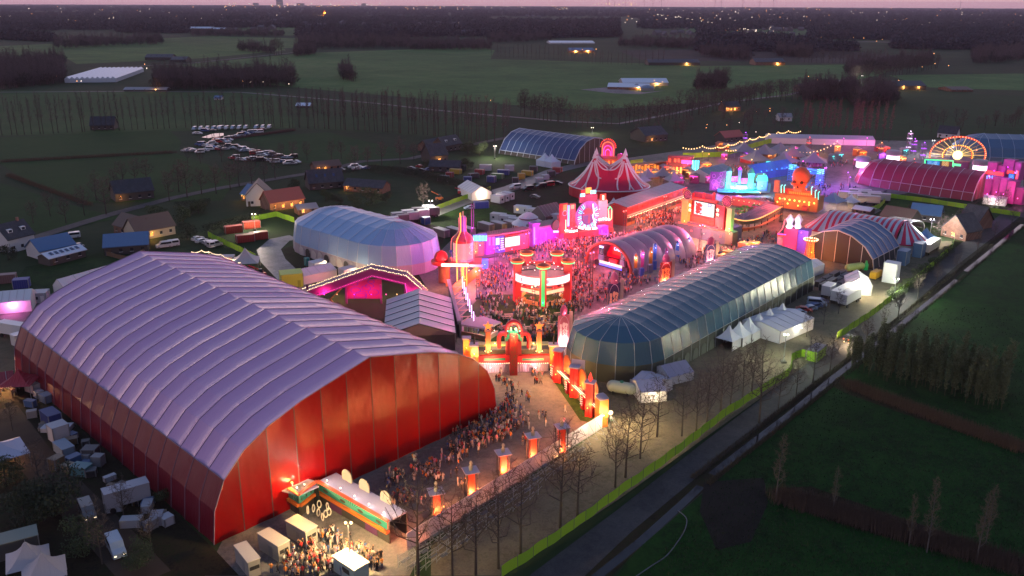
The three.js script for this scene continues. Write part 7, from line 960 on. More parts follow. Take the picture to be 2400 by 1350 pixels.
// o: h height, crown start share, spread, up (how steep the limbs rise), limbs, sub, twigs, tw twig width
function bareTree(o) {
  const T0 = new Tris(), C = new Tris(), h = o.h, top = V(rr(-.03, .03) * h, h * (o.lead ?? .8), rr(-.03, .03) * h), r = o.r ?? h * .016, at = (t) => V(top.x * t * t, top.y * t, top.z * t * t);
  for (let i = 0; i < 4; i++) T0.limb(at(i / 4), at((i + 1) / 4), r * (1 - i * .22), r * (1 - (i + 1) * .22), 6);
  for (let i = 0; i < o.limbs; i++) {
    const t = o.start + (1 - o.start) * (i + rnd()) / o.limbs, a = at(t), w = i * 2.4 + rr(-.4, .4), L = h * o.spread * (o.shape ? o.shape(t) : 1.05 - .55 * t) * rr(.75, 1.15), e = rr(.8, 1.2) * o.up, dir = V(Math.cos(w), e, Math.sin(w)).normalize(), m = a.clone().addScaledVector(dir, L * .5), b = a.clone().addScaledVector(V(Math.cos(w + rr(-.3, .3)) * .75, e + .45, Math.sin(w + rr(-.3, .3)) * .75).normalize(), L).add(V(0, 0, 0));
    const lr = r * .42 * (1.15 - t * .7); T0.limb(a, m, lr, lr * .7, 4); T0.limb(m, b, lr * .7, lr * .3, 3);
    for (let j = 0; j < o.sub; j++) {
      const u = rr(.25, 1), p = u < .5 ? a.clone().lerp(m, u * 2) : m.clone().lerp(b, u * 2 - 1), d = V(rr(-1, 1), rr(-.15, 1.1) * (.6 + o.up * .5), rr(-1, 1)).normalize(), q = p.clone().addScaledVector(d, L * rr(.22, .45));
      C.limb(p, q, o.tw * .9, o.tw * .5, 3);
      for (let k = 0; k < o.twigs; k++) { const s = p.clone().lerp(q, rr(.3, 1)), d2 = V(rr(-1, 1), rr(-.5, 1), rr(-1, 1)).normalize(); C.ribbon(s, s.clone().addScaledVector(d2, L * rr(.1, .28)), o.tw, o.tw * .35); }
    }
  }
  return { trunk: T0.geo(), crown: C.geo() };
}
function leafy(o) { const T0 = new Tris(), C = new Tris(); T0.limb(V(0, 0, 0), V(0, o.h * .6, 0), .14, .06, 5); for (let i = 0; i < o.n; i++) { const k = i % o.clumps, w = k * 2.4, cy = o.h * (.28 + .58 * ((k * .618) % 1)), cr = o.w * .5 * Math.sqrt(Math.max(.1, 1 - Math.pow(cy / o.h * 2 - 1.05, 2))) * ((k * .37) % 1 * .5 + .4), c = V(Math.cos(w) * cr, cy, Math.sin(w) * cr), d = V(rr(-1, 1), rr(-1, 1), rr(-1, 1)); if (d.length() > 1) d.normalize(); C.leaf(c.addScaledVector(d, o.w * .24), o.leaf); } return { trunk: T0.geo(), crown: C.geo() }; }
const kinds = {
  plane: { name: 'bare_tree', list: [0, 1, 2, 3].map((i) => bareTree({ h: 12, start: .28, spread: .40, up: .75, limbs: 16, sub: 7, twigs: 5, tw: .036, r: .17 })), bark, twig: twigBrown, h: 12 },
  round: { name: 'oak_tree', list: [0, 1, 2].map(() => bareTree({ h: 12, start: .28, spread: .42, up: .55, limbs: 15, sub: 7, twigs: 5, tw: .055, r: .2 })), bark, twig: twigBrown, h: 12 },
  poplar: { name: 'poplar_tree', list: [0, 1, 2].map(() => bareTree({ h: 24, start: .3, spread: .17, up: 1.5, limbs: 18, sub: 5, twigs: 4, tw: .075, r: .24, lead: .9 })), bark, twig: twigMauve, h: 24 },
  slim: { name: 'slender_tree', list: [0, 1].map(() => bareTree({ h: 20, start: .3, spread: .13, up: 2, limbs: 26, sub: 5, twigs: 5, tw: .11, r: .2, lead: .95, shape: (t) => .5 + 1.2 * t * (1.2 - t) })), bark, twig: M(.11, .06, .05, .9), h: 20 },
  young: { name: 'young_tree', list: [0, 1, 2].map(() => bareTree({ h: 8, start: .12, spread: .17, up: 2.2, limbs: 22, sub: 6, twigs: 7, tw: .06, r: .07, lead: .95, shape: (t) => .6 + 1.3 * t * (1.1 - t) })), bark: M(.07, .07, .03, .9), twig: twigGreen, h: 8 },
  birch: { name: 'birch_tree', list: [0, 1].map(() => bareTree({ h: 12, start: .2, spread: .22, up: 1.4, limbs: 22, sub: 7, twigs: 7, tw: .035, r: .12, lead: .95 })), bark: barkPale, twig: twigBirch, h: 12 },
  bush: { name: 'bush', list: [0, 1].map(() => leafy({ h: 4, w: 4.6, n: 1500, clumps: 26, leaf: .26 })), bark, twig: leafMid, h: 4 },
  shrub: { name: 'dark_shrub', list: [0, 1].map(() => leafy({ h: 5, w: 5, n: 1500, clumps: 26, leaf: .28 })), bark, twig: leafDark, h: 5 },
};
const treeProto = {};
function tree(kind, at, h, label, group) {
  const K = kinds[kind], i = Math.floor(rnd() * K.list.length), id = kind + i, p = at.isVector3 ? at : G(...at); let o;
  if (!treeProto[id]) { o = treeProto[id] = new THREE.Group(); mesh('trunk', K.list[i].trunk, K.bark, o); mesh('crown', K.list[i].crown, K.twig, o); } else o = treeProto[id].clone();
  o.name = numbered(K.name); o.position.copy(p); o.rotation.y = rr(0, 6.28); const s = h / K.h * rr(.85, 1.12); o.scale.set(s * rr(.9, 1.1), s, s * rr(.9, 1.1)); scene.add(o);
  return tag(o, label, kind === 'bush' || kind === 'shrub' ? 'shrub' : 'tree', group);
}
const row = (kind, pts, n, h, label, group, jit = 1.5) => { const q = pts.map((p) => G(...p)), c = new THREE.CatmullRomCurve3(q, false, 'catmullrom', .1); for (let i = 0; i < n; i++) { const p = c.getPointAt((i + rr(.3, .7)) / n); tree(kind, p.add(V(rr(-jit, jit), 0, rr(-jit, jit))), h, label, group ?? label); } };
const ord = ['first', 'second', 'third', 'fourth', 'fifth', 'sixth', 'seventh', 'eighth', 'ninth', 'tenth', 'eleventh', 'twelfth', 'last'];
// the row behind the white wall and along the fence
[[980, 1352], [1060, 1350], [1115, 1347], [1168, 1332], [1220, 1300], [1313, 1237], [1353, 1213], [1442, 1142], [1466, 1119], [1500, 1075], [1540, 1024], [1598, 1022], [1631, 1019], [1655, 1006], [1687, 982], [1710, 968], [1739, 946], [1761, 927], [1779, 991], [1824, 957], [1866, 927], [1905, 897], [1945, 870]].forEach((p, i) => tree('plane', p, p[0] < 1320 ? 17.5 : p[0] === 1779 ? 18 : p[0] > 1775 ? 11 : 15, (p[0] < 1320 ? ord[i] + ' tall bare tree from the left in front of the scaffold' : p[0] < 1775 ? ord[i - 6] + ' bare tree from the left along the lime fence' : ord[i - 18] + ' thin bare tree from the left on the road verge outside the fence'), p[0] < 1320 ? 'bare trees before the scaffold' : p[0] < 1775 ? 'bare trees along the lime fence' : 'thin trees on the road verge'));
[[94, 1140, 9], [137, 1176, 9], [292, 1222, 10], [240, 1322, 10], [355, 1290, 8], [30, 1010, 7]].forEach(([x, y, h], i) => tree('plane', [x, y], h, ['bare tree by the crates nearest the canopy of bulbs', 'bare tree between the lane and the crates', 'bare tree right in front of the speckled trailer', 'slim bare tree beside the driving van', 'bare tree below the trailer at the corner of the red hall', 'small bare tree beside the red entrance canopy'][i]));
[[2000, 838], [2030, 810], [2070, 770], [2105, 740], [2150, 700], [2195, 665], [2240, 640], [2290, 590], [2330, 560], [2370, 530]].forEach((p) => tree('plane', p, 8, 'young bare tree along the ditch beside the country road', 'young trees along the ditch'));
for (let i = 0; i < 16; i++) { const t = (i + rnd()) / 16; tree('round', G(2190 + 190 * t, 560 - 90 * t + rr(-8, 16)), 8, 'bare tree among the houses on the right', 'bare trees among the right houses'); }
[[1930, 760], [1965, 735], [1890, 790]].forEach((p, i) => tree('plane', p, 8, ['first', 'second', 'third'][i] + ' small bare tree in the yard by the parked trailers'));
// trees among the houses on the left
[[78, 523, 11], [118, 507, 12], [155, 523, 12], [198, 505, 14], [249, 502, 15], [226, 470, 13], [290, 440, 13], [318, 432, 13], [345, 430, 12], [270, 452, 13], [397, 471, 13], [420, 450, 14], [439, 463, 16], [473, 455, 13], [507, 455, 15], [540, 445, 14], [561, 437, 14], [590, 430, 13], [620, 425, 12], [645, 418, 13]].forEach(([x, y, h]) => tree('round', [x, y], h, x < 260 ? 'dark bare tree beside the lane on the left' : x < 380 ? 'bare tree around the dark cottage' : 'bare tree in the row behind the gabled house', x < 260 ? 'bare trees beside the left lane' : x < 380 ? 'bare trees around the dark cottage' : 'bare trees behind the gabled house'));
[[688, 380, 11], [660, 372, 10], [720, 376, 10], [778, 376, 11], [800, 372, 11], [833, 400, 13], [862, 390, 12], [895, 387, 14], [938, 384, 14], [970, 378, 12], [1000, 370, 11], [520, 380, 10], [560, 384, 10], [600, 390, 11], [640, 392, 10], [470, 384, 10], [440, 380, 10]].forEach(([x, y, h]) => tree('round', [x, y], h, x < 700 ? 'bare tree between the field car park and the lane' : 'bare tree along the lane by the paddock', x < 700 ? 'bare trees below the field car park' : 'bare trees along the paddock lane'));
tree('round', [992, 490], 13, 'broad round brown tree standing alone in the garden beside the hedge'); tree('bush', [1097, 362], 8, 'lit yellow green tree left of the floodlight'); tree('bush', [1124, 366], 7, 'paler tree right beside the yellow green one');
[[370, 520, 7], [790, 482, 6], [830, 485, 6], [870, 480, 7], [905, 476, 5], [765, 470, 5], [690, 445, 5], [20, 610, 6], [465, 500, 6], [430, 520, 6], [440, 560, 6], [1000, 395, 5], [1095, 395, 5]].forEach(([x, y, h], i) => tree(i % 3 === 1 ? 'shrub' : 'bush', [x, y], h, ord[i] + ' leafy garden shrub between the houses', 'garden shrubs between the houses'));
[[150, 1215, 9, 'shrub', 'large dark evergreen by the lane at the lower left'], [100, 1200, 7, 'shrub', 'dark evergreen left of the largest one'], [60, 1235, 6, 'shrub', 'dark shrub above the timber cabin'], [200, 1290, 6, 'bush', 'green shrub beside the peaked tents at the bottom left'], [14, 1130, 6, 'bush', 'lit green bush at the left border'], [330, 1330, 4, 'bush', 'low bush at the lane side near the bottom'], [385, 1180, 3, 'bush', 'small bush behind the speckled trailer'], [2050, 540, 6, 'bush', 'bush behind the striped tent'], [2140, 505, 5, 'shrub', 'round bush before the long red tent']].forEach(([x, y, h, k, l]) => tree(k, [x, y], h, l));
for (let i = 0; i < 12; i++) tree('bush', [2090 + i * 12, 706 - i * 10 + rr(-4, 4)], 3, 'leafy bush grown through the far lime fence', 'bushes at the far lime fence');
// hedges: loose dark leaf masses
function hedge(label, pts, w, h, mat = leafDark) { const q = pts.map((p) => G(...p)), C = new Tris(); for (let i = 0; i < q.length - 1; i++) { const L = q[i].distanceTo(q[i + 1]); for (let k = 0; k < L * w * h * 16; k++) { const p = q[i].clone().lerp(q[i + 1], rnd()); C.leaf(p.add(V(rr(-w, w) * .5, h * Math.pow(rnd(), .6) * rr(.85, 1.05), rr(-w, w) * .5)), .32); } } return tag(mesh('hedge', C.geo(), mat), label, 'hedge'); }
hedge('tall dark hedge between the paddock and the backstage yard', [[862, 404], [940, 410], [1000, 420], [1080, 442], [1150, 462]], 3, 4); hedge('clipped dark hedge round the garden with the pool', [[412, 488], [490, 478], [430, 512]], 2, 2.6); hedge('dark hedge behind the red container yard', [[480, 545], [560, 525], [640, 506]], 3, 3); hedge('low hedge along the lane before the dark house', [[770, 412], [840, 404]], 2, 2);
// rows of trees across the fields
row('poplar', [[2, 318], [200, 309], [425, 300]], 27, 25, 'bare poplar of the long row behind the dark left field'); row('poplar', [[430, 299], [620, 297], [800, 303]], 36, 24, 'bare poplar of the row behind the field car park'); row('poplar', [[800, 303], [1000, 316], [1190, 336]], 40, 27, 'mauve bare poplar of the row left of the dark blue hall'); row('poplar', [[700, 262], [1000, 288], [1200, 305]], 34, 20, 'bare tree lining the pale country road in the middle');
row('round', [[1215, 268], [1270, 280], [1340, 292]], 14, 19, 'dark tree of the short row on the meadow edge'); row('round', [[1340, 300], [1480, 292], [1600, 276], [1760, 246]], 46, 17, 'brown bare tree along the road behind the circus tent'); row('round', [[1590, 250], [1700, 246], [1870, 220]], 34, 17, 'dark tree of the avenue before the right meadow'); row('slim', [[1870, 326], [1960, 328], [2050, 330]], 16, 22, 'slender russet tree behind the fair tents'); row('slim', [[1995, 335], [2085, 332]], 6, 24, 'slim leafless poplar standing apart behind the fair'); row('poplar', [[1150, 133], [1300, 140], [1440, 152], [1560, 152]], 40, 21, 'far bare tree of the avenue across the meadow');
row('round', [[1990, 200], [2080, 182], [2200, 160]], 28, 20, 'dark tree of the avenue on the right'); row('round', [[1870, 146], [1960, 148], [2060, 150]], 20, 20, 'far tree of the row beyond the ploughed field'); row('round', [[1760, 232], [1900, 240], [2060, 236]], 22, 14, 'tree round the dark farm on the right'); for (let i = 0; i < 40; i++) tree('round', G(rr(1480, 1900), rr(272, 318)), rr(8, 13), 'bare tree among the houses behind the fair', 'bare trees among the houses behind the fair', 0); for (let i = 0; i < 18; i++) tree('round', G(rr(2140, 2395), rr(285, 318)), rr(9, 14), 'bare tree behind the light wheel', 'bare trees behind the light wheel');
row('round', [[640, 130], [662, 128]], 4, 26, 'far clump tree beside the pale road'); row('poplar', [[0, 262], [250, 256]], 12, 14, 'thin tree at the field track on the left', null, 4);
// young green trees, birches and reeds on the right meadow
for (let i = 0; i < 150; i++) { const u = rnd(), v = rnd(), x = 1985 + 370 * u, y = 870 + 100 * u - v * (26 + 36 * u) ; tree('young', G(x, y), rr(7, 11) * (u < .1 ? .7 : 1), 'young greening tree in the stand beyond the ditch', 'young trees beyond the ditch'); }
[[1818, 1172, 14, 'single birch on the dark meadow nearest the muddy ruts'], [2172, 1295, 14, 'pale birch in the lower right meadow, left one'], [2130, 1280, 8, 'small birch left of the pale pair'], [2288, 1315, 13, 'pale birch in the lower right meadow, right one'], [2310, 1275, 11, 'leaning birch at the right edge of the meadow'], [1952, 1200, 9, 'faint bare tree in the reed strip']].forEach(([x, y, h, l]) => tree('birch', [x, y], h, l));
function reeds(label, a, b, n, h, wd, mat = twigReed, gap = 0) { const A = G(...a), B = G(...b), C = new Tris(); for (let i = 0; i < n; i++) { const p = A.clone().lerp(B, rnd()), o = gap ? (gap + wd * rnd()) * (rnd() < .5 ? -1 : 1) : 0; p.add(gap ? V(o * .75, 0, o * .66) : V(rr(-wd, wd), 0, rr(-wd, wd))); C.ribbon(p, p.clone().add(V(rr(-.3, .3), h * rr(.6, 1.2), rr(-.3, .3))), .07, .02); } return tag(mesh('reeds', C.geo(), mat), label, null, null, 'stuff'); }
reeds('dead reeds below the young trees', [1985, 905], [2395, 1055], 9000, 1.6, 1.8); reeds('dead reeds across the dark meadow', [1820, 1165], [2398, 1335], 11000, 1.8, 2.2, M(.07, .05, .038, .9)); reeds('dry bank growth on the left fields', [4, 380], [410, 358], 5000, 1.4, 1.5); reeds('dry bank growth along the left ditch', [20, 412], [210, 482], 4000, 1.5, 1.5); reeds('dry reeds along the near ditch', [1640, 1130], [1960, 880], 5000, .7, 1, M(.06, .05, .03, .9), 1.1); reeds('dry reeds along the far ditch', [1965, 878], [2398, 522], 5000, .7, 1, M(.05, .045, .028, .9), 1.1); reeds('dry bank by the field car park', [540, 326], [690, 306], 3000, 1.5, 1.6, M(.13, .07, .06, .9));
{ const C = new Tris(); for (let i = 0; i < 26000; i++) { const p = G(1420 + 980 * rnd(), 720 + 630 * Math.pow(rnd(), .8)); const side = (p.x - 40) ; if (p.z > -95 || p.distanceTo(V(0, 0, 0)) > 330) continue; const q = [[1395, 1420], [1660, 1120], [1960, 890], [2165, 722], [2400, 528]].map((a) => G(...a)); let inside = false; for (let k = 0; k < 4; k++) if (p.z <= q[k].z && p.z > q[k + 1].z && p.x > q[k].x + (q[k + 1].x - q[k].x) * (q[k].z - p.z) / (q[k].z - q[k + 1].z) + 3) inside = true; if (inside) C.ribbon(p.setY(-.05), p.clone().add(V(rr(-.2, .2), rr(.15, .5), rr(-.2, .2))), .16, .03); } tag(mesh('grass_tufts', C.geo(), M(.012, .03, .008, .9)), 'coarse grass tufts on the dark meadow', null, null, 'stuff'); }
{ const t = thing('hose', 'pale hose snaking over the grass beside the ditch', 'hose', G(1590, 1190)); mesh('hose_pipe', tube([[1588, 1196], [1608, 1215], [1606, 1240], [1585, 1275], [1560, 1305], [1530, 1325], [1490, 1352]].map((q) => G(...q).sub(t.position).setY(.06)), .09, 5, 50), M(.09, .1, .13, .5), t); }
// far woods: masses of bare crowns
const lump = (() => { const C = new Tris(); for (let i = 0; i < 170; i++) { const w = rr(0, 6.28), e = rnd(), r = .46 * Math.sqrt(rnd()) * Math.sqrt(Math.max(.05, 1 - Math.pow(e * 1.5 - .6, 2))), a = V(Math.cos(w) * r, .22 + e * .6, Math.sin(w) * r); C.ribbon(a, a.clone().add(V(rr(-.1, .1) + Math.cos(w) * .06, rr(.04, .22), rr(-.1, .1) + Math.sin(w) * .06)), .035, .012); } for (let i = 0; i < 4; i++) { const x = rr(-.25, .25), z = rr(-.25, .25); C.ribbon(V(x, 0, z), V(x * 1.1, .6, z * 1.1), .025, .015); } return C.geo(); })();
const lump2 = (() => { const C = new Tris(); for (let i = 0; i < 60; i++) { const w = rr(0, 6.28), e = rr(0, 1), r = .5 * Math.sqrt(1 - Math.pow(e * 1.2 - .5, 2) * .9); C.leaf(V(Math.cos(w) * r, .12 + e * .75, Math.sin(w) * r), .28); } return C.geo(); })();
const whole = (k, i) => { const K = kinds[k], g = mergeGeometries([K.list[i].trunk.clone(), K.list[i].crown.clone()]); return g.scale(1 / K.h, 1 / K.h, 1 / K.h); };
function woodland(label, areas, n, h, mat, geo = lump) {
  const m = new THREE.InstancedMesh(geo, mat, n), M4 = new THREE.Matrix4(), tot = areas.reduce((s, a) => s + (a[4] ?? 1), 0); let k = 0;
  areas.forEach((a, ai) => { const c = ai === areas.length - 1 ? n - k : Math.round(n * (a[4] ?? 1) / tot); for (let i = 0; i < c && k < n; i++, k++) { const u = rnd(), x = a[0] + (a[2] - a[0]) * u, y = a[1] + (a[3] - a[1]) * u + (rnd() - .5) * (a[5] ?? 4), p = G(x, Math.max(12.5 + x * .004, y)), s = h * (rr(.45, 1.1) + (rnd() < .15 ? .35 : 0)), w = (geo === lump2 ? h * rr(.6, 1.5) : s * rr(.9, 1.5)) * (a[6] ?? 1); M4.compose(p, new THREE.Quaternion().setFromAxisAngle(V(0, 1, 0), rr(0, 6.28)), V(w, s, w)); m.setMatrixAt(k, M4); } });
  m.name = numbered('woodland'); scene.add(m); return tag(m, label, null, null, 'stuff');
}
const midWoods = [[0, 195, 150, 180, 6, 30], [0, 160, 150, 155, 3, 20], [365, 200, 690, 190, 8, 26], [130, 108, 380, 98, 5, 12], [450, 82, 665, 84, 4, 6], [700, 106, 960, 104, 8, 18], [960, 112, 1150, 112, 5, 10], [690, 128, 740, 124, 1.5, 8], [560, 118, 640, 124, 1, 3], [1450, 106, 1640, 110, 4, 8], [1150, 98, 1290, 92, 3, 8], [2280, 140, 2400, 132, 4, 22], [1630, 210, 1700, 206, 1, 8], [1980, 172, 2180, 148, 4, 8], [2000, 248, 2100, 236, 2, 16], [1880, 232, 2000, 226, 2, 10], [1640, 128, 1760, 140, 2, 6], [1820, 128, 1900, 132, 2, 6], [800, 180, 830, 190, .6, 8]];
woodland('bare round crowned woods in the middle distance', midWoods, 2600, 17, twigMauve, whole('round', 0)); woodland('bare upright woods in the middle distance', midWoods, 2600, 21, M(.085, .062, .06, .9), whole('poplar', 1)); woodland('brown undergrowth of the middle woods', midWoods, 1800, 11, M(.05, .042, .034, .95));
woodland('trees scattered over the far left country', [[0, 68, 700, 60, 3, 10], [0, 52, 700, 44, 4, 12], [0, 36, 800, 32, 5, 10], [0, 90, 120, 96, 1, 4], [700, 50, 1150, 50, 4, 16], [700, 80, 1150, 74, 4, 22], [1150, 60, 1450, 58, 4, 20], [1150, 84, 1450, 80, 3, 14], [760, 32, 1500, 34, 5, 12], [280, 74, 440, 76, 1, 4]], 9000, 17, M(.05, .04, .045, .95), lump2);
woodland('wooded town country on the far right', [[1500, 56, 2400, 60, 4, 24], [1480, 36, 2400, 44, 6, 14], [1900, 80, 2400, 88, 5, 22], [1640, 92, 1900, 108, 1.5, 8], [2100, 108, 2400, 112, 3, 12], [1640, 118, 2000, 118, 1, 4], [1640, 74, 1900, 56, 1, 10]], 9500, 17, M(.042, .04, .05, .95), lump2);
woodland('last belt of trees under the horizon', [[0, 22, 1200, 24, 4, 10], [1200, 24, 2400, 30, 4, 10], [0, 15, 1200, 18, 3, 5], [1200, 18, 2400, 23, 3, 5]], 9000, 22, M(.05, .044, .055, .95), lump2);
// ---------- people ----------
// one continuous low figure per pose, coloured by what is worn
function figure(pose, seed0) {
  const mc = new MarchingCubes(30, new THREE.MeshBasicMaterial(), false, false, 9000), N = 30, f = mc.field, bones = [];
  const B = (a, b, r0, r1, tag0) => bones.push([V(...a), V(...b), r0, r1, tag0]), w = pose.walk ?? 0, lean = pose.lean ?? 0;
  for (const s of [-1, 1]) { const k = s * w; B([s * .1, .9, 0], [s * .12, .48, k * .2], .1, .075, 'leg'); B([s * .12, .48, k * .2], [s * .12, .06, k * .34 - (k > 0 ? .06 : .14) * Math.abs(w)], .075, .05, 'leg'); B([s * .12, .05, k * .34 - .06], [s * .13, .05, k * .34 + .12], .05, .045, 'shoe'); const A = pose.arms?.[s < 0 ? 0 : 1] ?? 'down', sh = [s * .2, 1.4, lean]; if (A === 'down') { B(sh, [s * .27, 1.14, -k * .08], .06, .05, 'top'); B([s * .27, 1.14, -k * .08], [s * .26, .88, .06 - k * .12], .05, .04, 'skin'); } else if (A === 'up') { B(sh, [s * .32, 1.62, .06], .06, .05, 'top'); B([s * .32, 1.62, .06], [s * .24, 1.9, .1], .05, .045, 'skin'); } else { B(sh, [s * .26, 1.15, .06], .06, .05, 'top'); B([s * .26, 1.15, .06], [s * .1, 1.18, .28], .05, .045, 'skin'); } }
  B([0, .92, 0], [0, 1.12, lean * .4], .145, .13, 'top'); B([0, 1.15, lean * .5], [0, 1.38, lean], .14, .155, 'top'); B([0, 1.45, lean], [0, 1.56, lean + .02], .055, .055, 'skin'); B([0, 1.62, lean + .03], [0, 1.68, lean + .02], .095, .1, 'head');
  const S = 1.04, cx = 0, cy = .98, P = (i, j, k) => V((i / N * 2 - 1) * S + cx, (j / N * 2 - 1) * S + cy, (k / N * 2 - 1) * S), near = (p) => { let best = 9, t0 = '', acc = 0; for (const [a, b, r0, r1, tg] of bones) { const d = b.clone().sub(a), t = Math.max(0, Math.min(1, p.clone().sub(a).dot(d) / d.lengthSq())), q = a.clone().addScaledVector(d, t).distanceTo(p) - (r0 + (r1 - r0) * t); acc += Math.exp(-q * 40); if (q < best) { best = q; t0 = tg; } } return [-Math.log(acc) / 40, t0]; };
  for (let k = 0; k < N; k++) for (let j = 0; j < N; j++) for (let i = 0; i < N; i++) f[i + j * N + k * N * N] = -near(P(i, j, k))[0];
  mc.isolation = 0; mc.update();
  const n = mc.count, pos = new Float32Array(n * 3), nor = mc.normalArray.slice(0, n * 3), tags = []; for (let i = 0; i < n; i++) { const q = V(mc.positionArray[i * 3] * S + cx, mc.positionArray[i * 3 + 1] * S + cy, mc.positionArray[i * 3 + 2] * S); pos.set([q.x, Math.max(0, q.y), q.z], i * 3); let t = near(q)[1]; if (t === 'head') t = q.z > lean + .05 && q.y < 1.7 ? 'skin' : 'hair'; tags.push(t); }
  return { pos, nor, tags, n };
}
const poses = [{}, { walk: 1 }, { walk: -.7, arms: ['down', 'bent'] }, { arms: ['up', 'up'] }, { arms: ['bent', 'bent'], lean: .04 }, { arms: ['up', 'down'], walk: .3 }].map(figure);
const palettes = [['dark jacket and jeans', [.03, .03, .035], [.05, .07, .13]], ['white top and dark trousers', [.55, .54, .54], [.03, .03, .035]], ['red top and dark trousers', [.45, .03, .03], [.025, .025, .03]], ['pink top and pale trousers', [.6, .22, .3], [.3, .3, .32]], ['blue jacket and jeans', [.05, .1, .26], [.06, .09, .16]], ['grey hoodie and black trousers', [.18, .18, .19], [.02, .02, .022]], ['black outfit', [.015, .015, .018], [.015, .015, .018]], ['orange top and jeans', [.6, .2, .03], [.06, .09, .16]], ['cream jacket and white trousers', [.5, .44, .34], [.45, .45, .45]]];
const hairs = [[.02, .014, .01], [.1, .06, .025], [.3, .2, .08], [.03, .02, .015]], clothMat = new THREE.MeshStandardMaterial({ color: 0xffffff, vertexColors: true, roughness: .8 });
const dressed = poses.map((p, pi) => palettes.map(([, top, leg], ci) => { const c = new Float32Array(p.n * 3), hair = hairs[(pi + ci) % 4]; p.tags.forEach((t, i) => c.set({ top, leg, shoe: [.03, .03, .03], skin: [.42, .24, .16], hair }[t], i * 3)); const g = new THREE.BufferGeometry(); g.setAttribute('position', new THREE.BufferAttribute(p.pos, 3)); g.setAttribute('normal', new THREE.BufferAttribute(p.nor, 3)); g.setAttribute('color', new THREE.BufferAttribute(c, 3)); return g; }));
const poseWords = ['standing', 'walking', 'walking', 'dancing with raised arms', 'standing with bent arms', 'waving'];
function person(p, where, group, po = Math.floor(rnd() * 6), turn = rr(0, 6.28)) { const ci = Math.floor(rnd() * palettes.length), m = new THREE.Mesh(dressed[po][ci], clothMat); m.name = numbered('person'); m.position.copy(p); m.rotation.y = turn; m.scale.setScalar(rr(.95, 1.08)); m.castShadow = m.receiveShadow = true; scene.add(m); return tag(m, `person in ${palettes[ci][0]} ${poseWords[po]} ${where}`.split(' ').slice(0, 16).join(' '), 'person', group); }
const inPoly = (x, y, P) => { let c = false; for (let i = 0, j = P.length - 1; i < P.length; j = i++) if ((P[i][1] > y) !== (P[j][1] > y) && x < (P[j][0] - P[i][0]) * (y - P[i][1]) / (P[j][1] - P[i][1]) + P[i][0]) c = !c; return c; };
const within = (P) => { const xs = P.map((q) => q[0]), ys = P.map((q) => q[1]); for (let k = 0; k < 200; k++) { const x = rr(Math.min(...xs), Math.max(...xs)), y = rr(Math.min(...ys), Math.max(...ys)); if (inPoly(x, y, P)) return [x, y]; } return P[0]; };
function clusters(P, n, size, spread) { const out = []; while (out.length < n) { const [x, y] = within(P), c = G(x, y), m = 1 + Math.floor(rnd() * rnd() * size * 2.6); for (let i = 0; i < m && out.length < n; i++) { const a = rr(0, 6.28), r = spread * (.25 + .12 * m) * Math.sqrt(rnd()); out.push(c.clone().add(V(Math.cos(a) * r, 0, Math.sin(a) * r))); } } return out; }
const queueA = [[640, 1349], [655, 1322], [720, 1278], [765, 1245], [800, 1262], [900, 1320], [880, 1349]];
clusters(queueA, 110, 4, 1.4).forEach((p) => person(p, 'in the queue between the ticket cabins', 'people in the entrance queue'));
const court = [[905, 1118], [1000, 1060], [1120, 1010], [1180, 960], [1290, 945], [1385, 985], [1310, 1030], [1180, 1095], [1000, 1180], [960, 1215], [900, 1180]], courtB = [[1130, 985], [1190, 905], [1225, 930], [1215, 1010], [1130, 1060], [1010, 1120], [1000, 1090]];
clusters(courtB, 100, 6, 2.2).forEach((p) => person(p, 'on the forecourt beside the red hall', 'people on the forecourt')); clusters(court, 30, 3, 1.5).forEach((p) => person(p, 'on the forecourt beside the red hall', 'people on the forecourt'));
clusters([[900, 1190], [960, 1200], [1000, 1180], [940, 1150]], 28, 4, 1.6).forEach((p) => person(p, 'lit red near the first lantern tower', 'people near the first lantern tower'));
clusters([[1150, 880], [1290, 878], [1300, 920], [1160, 925]], 28, 4, 1.2).forEach((p) => person(p, 'before the entrance gate', 'people before the entrance gate'));
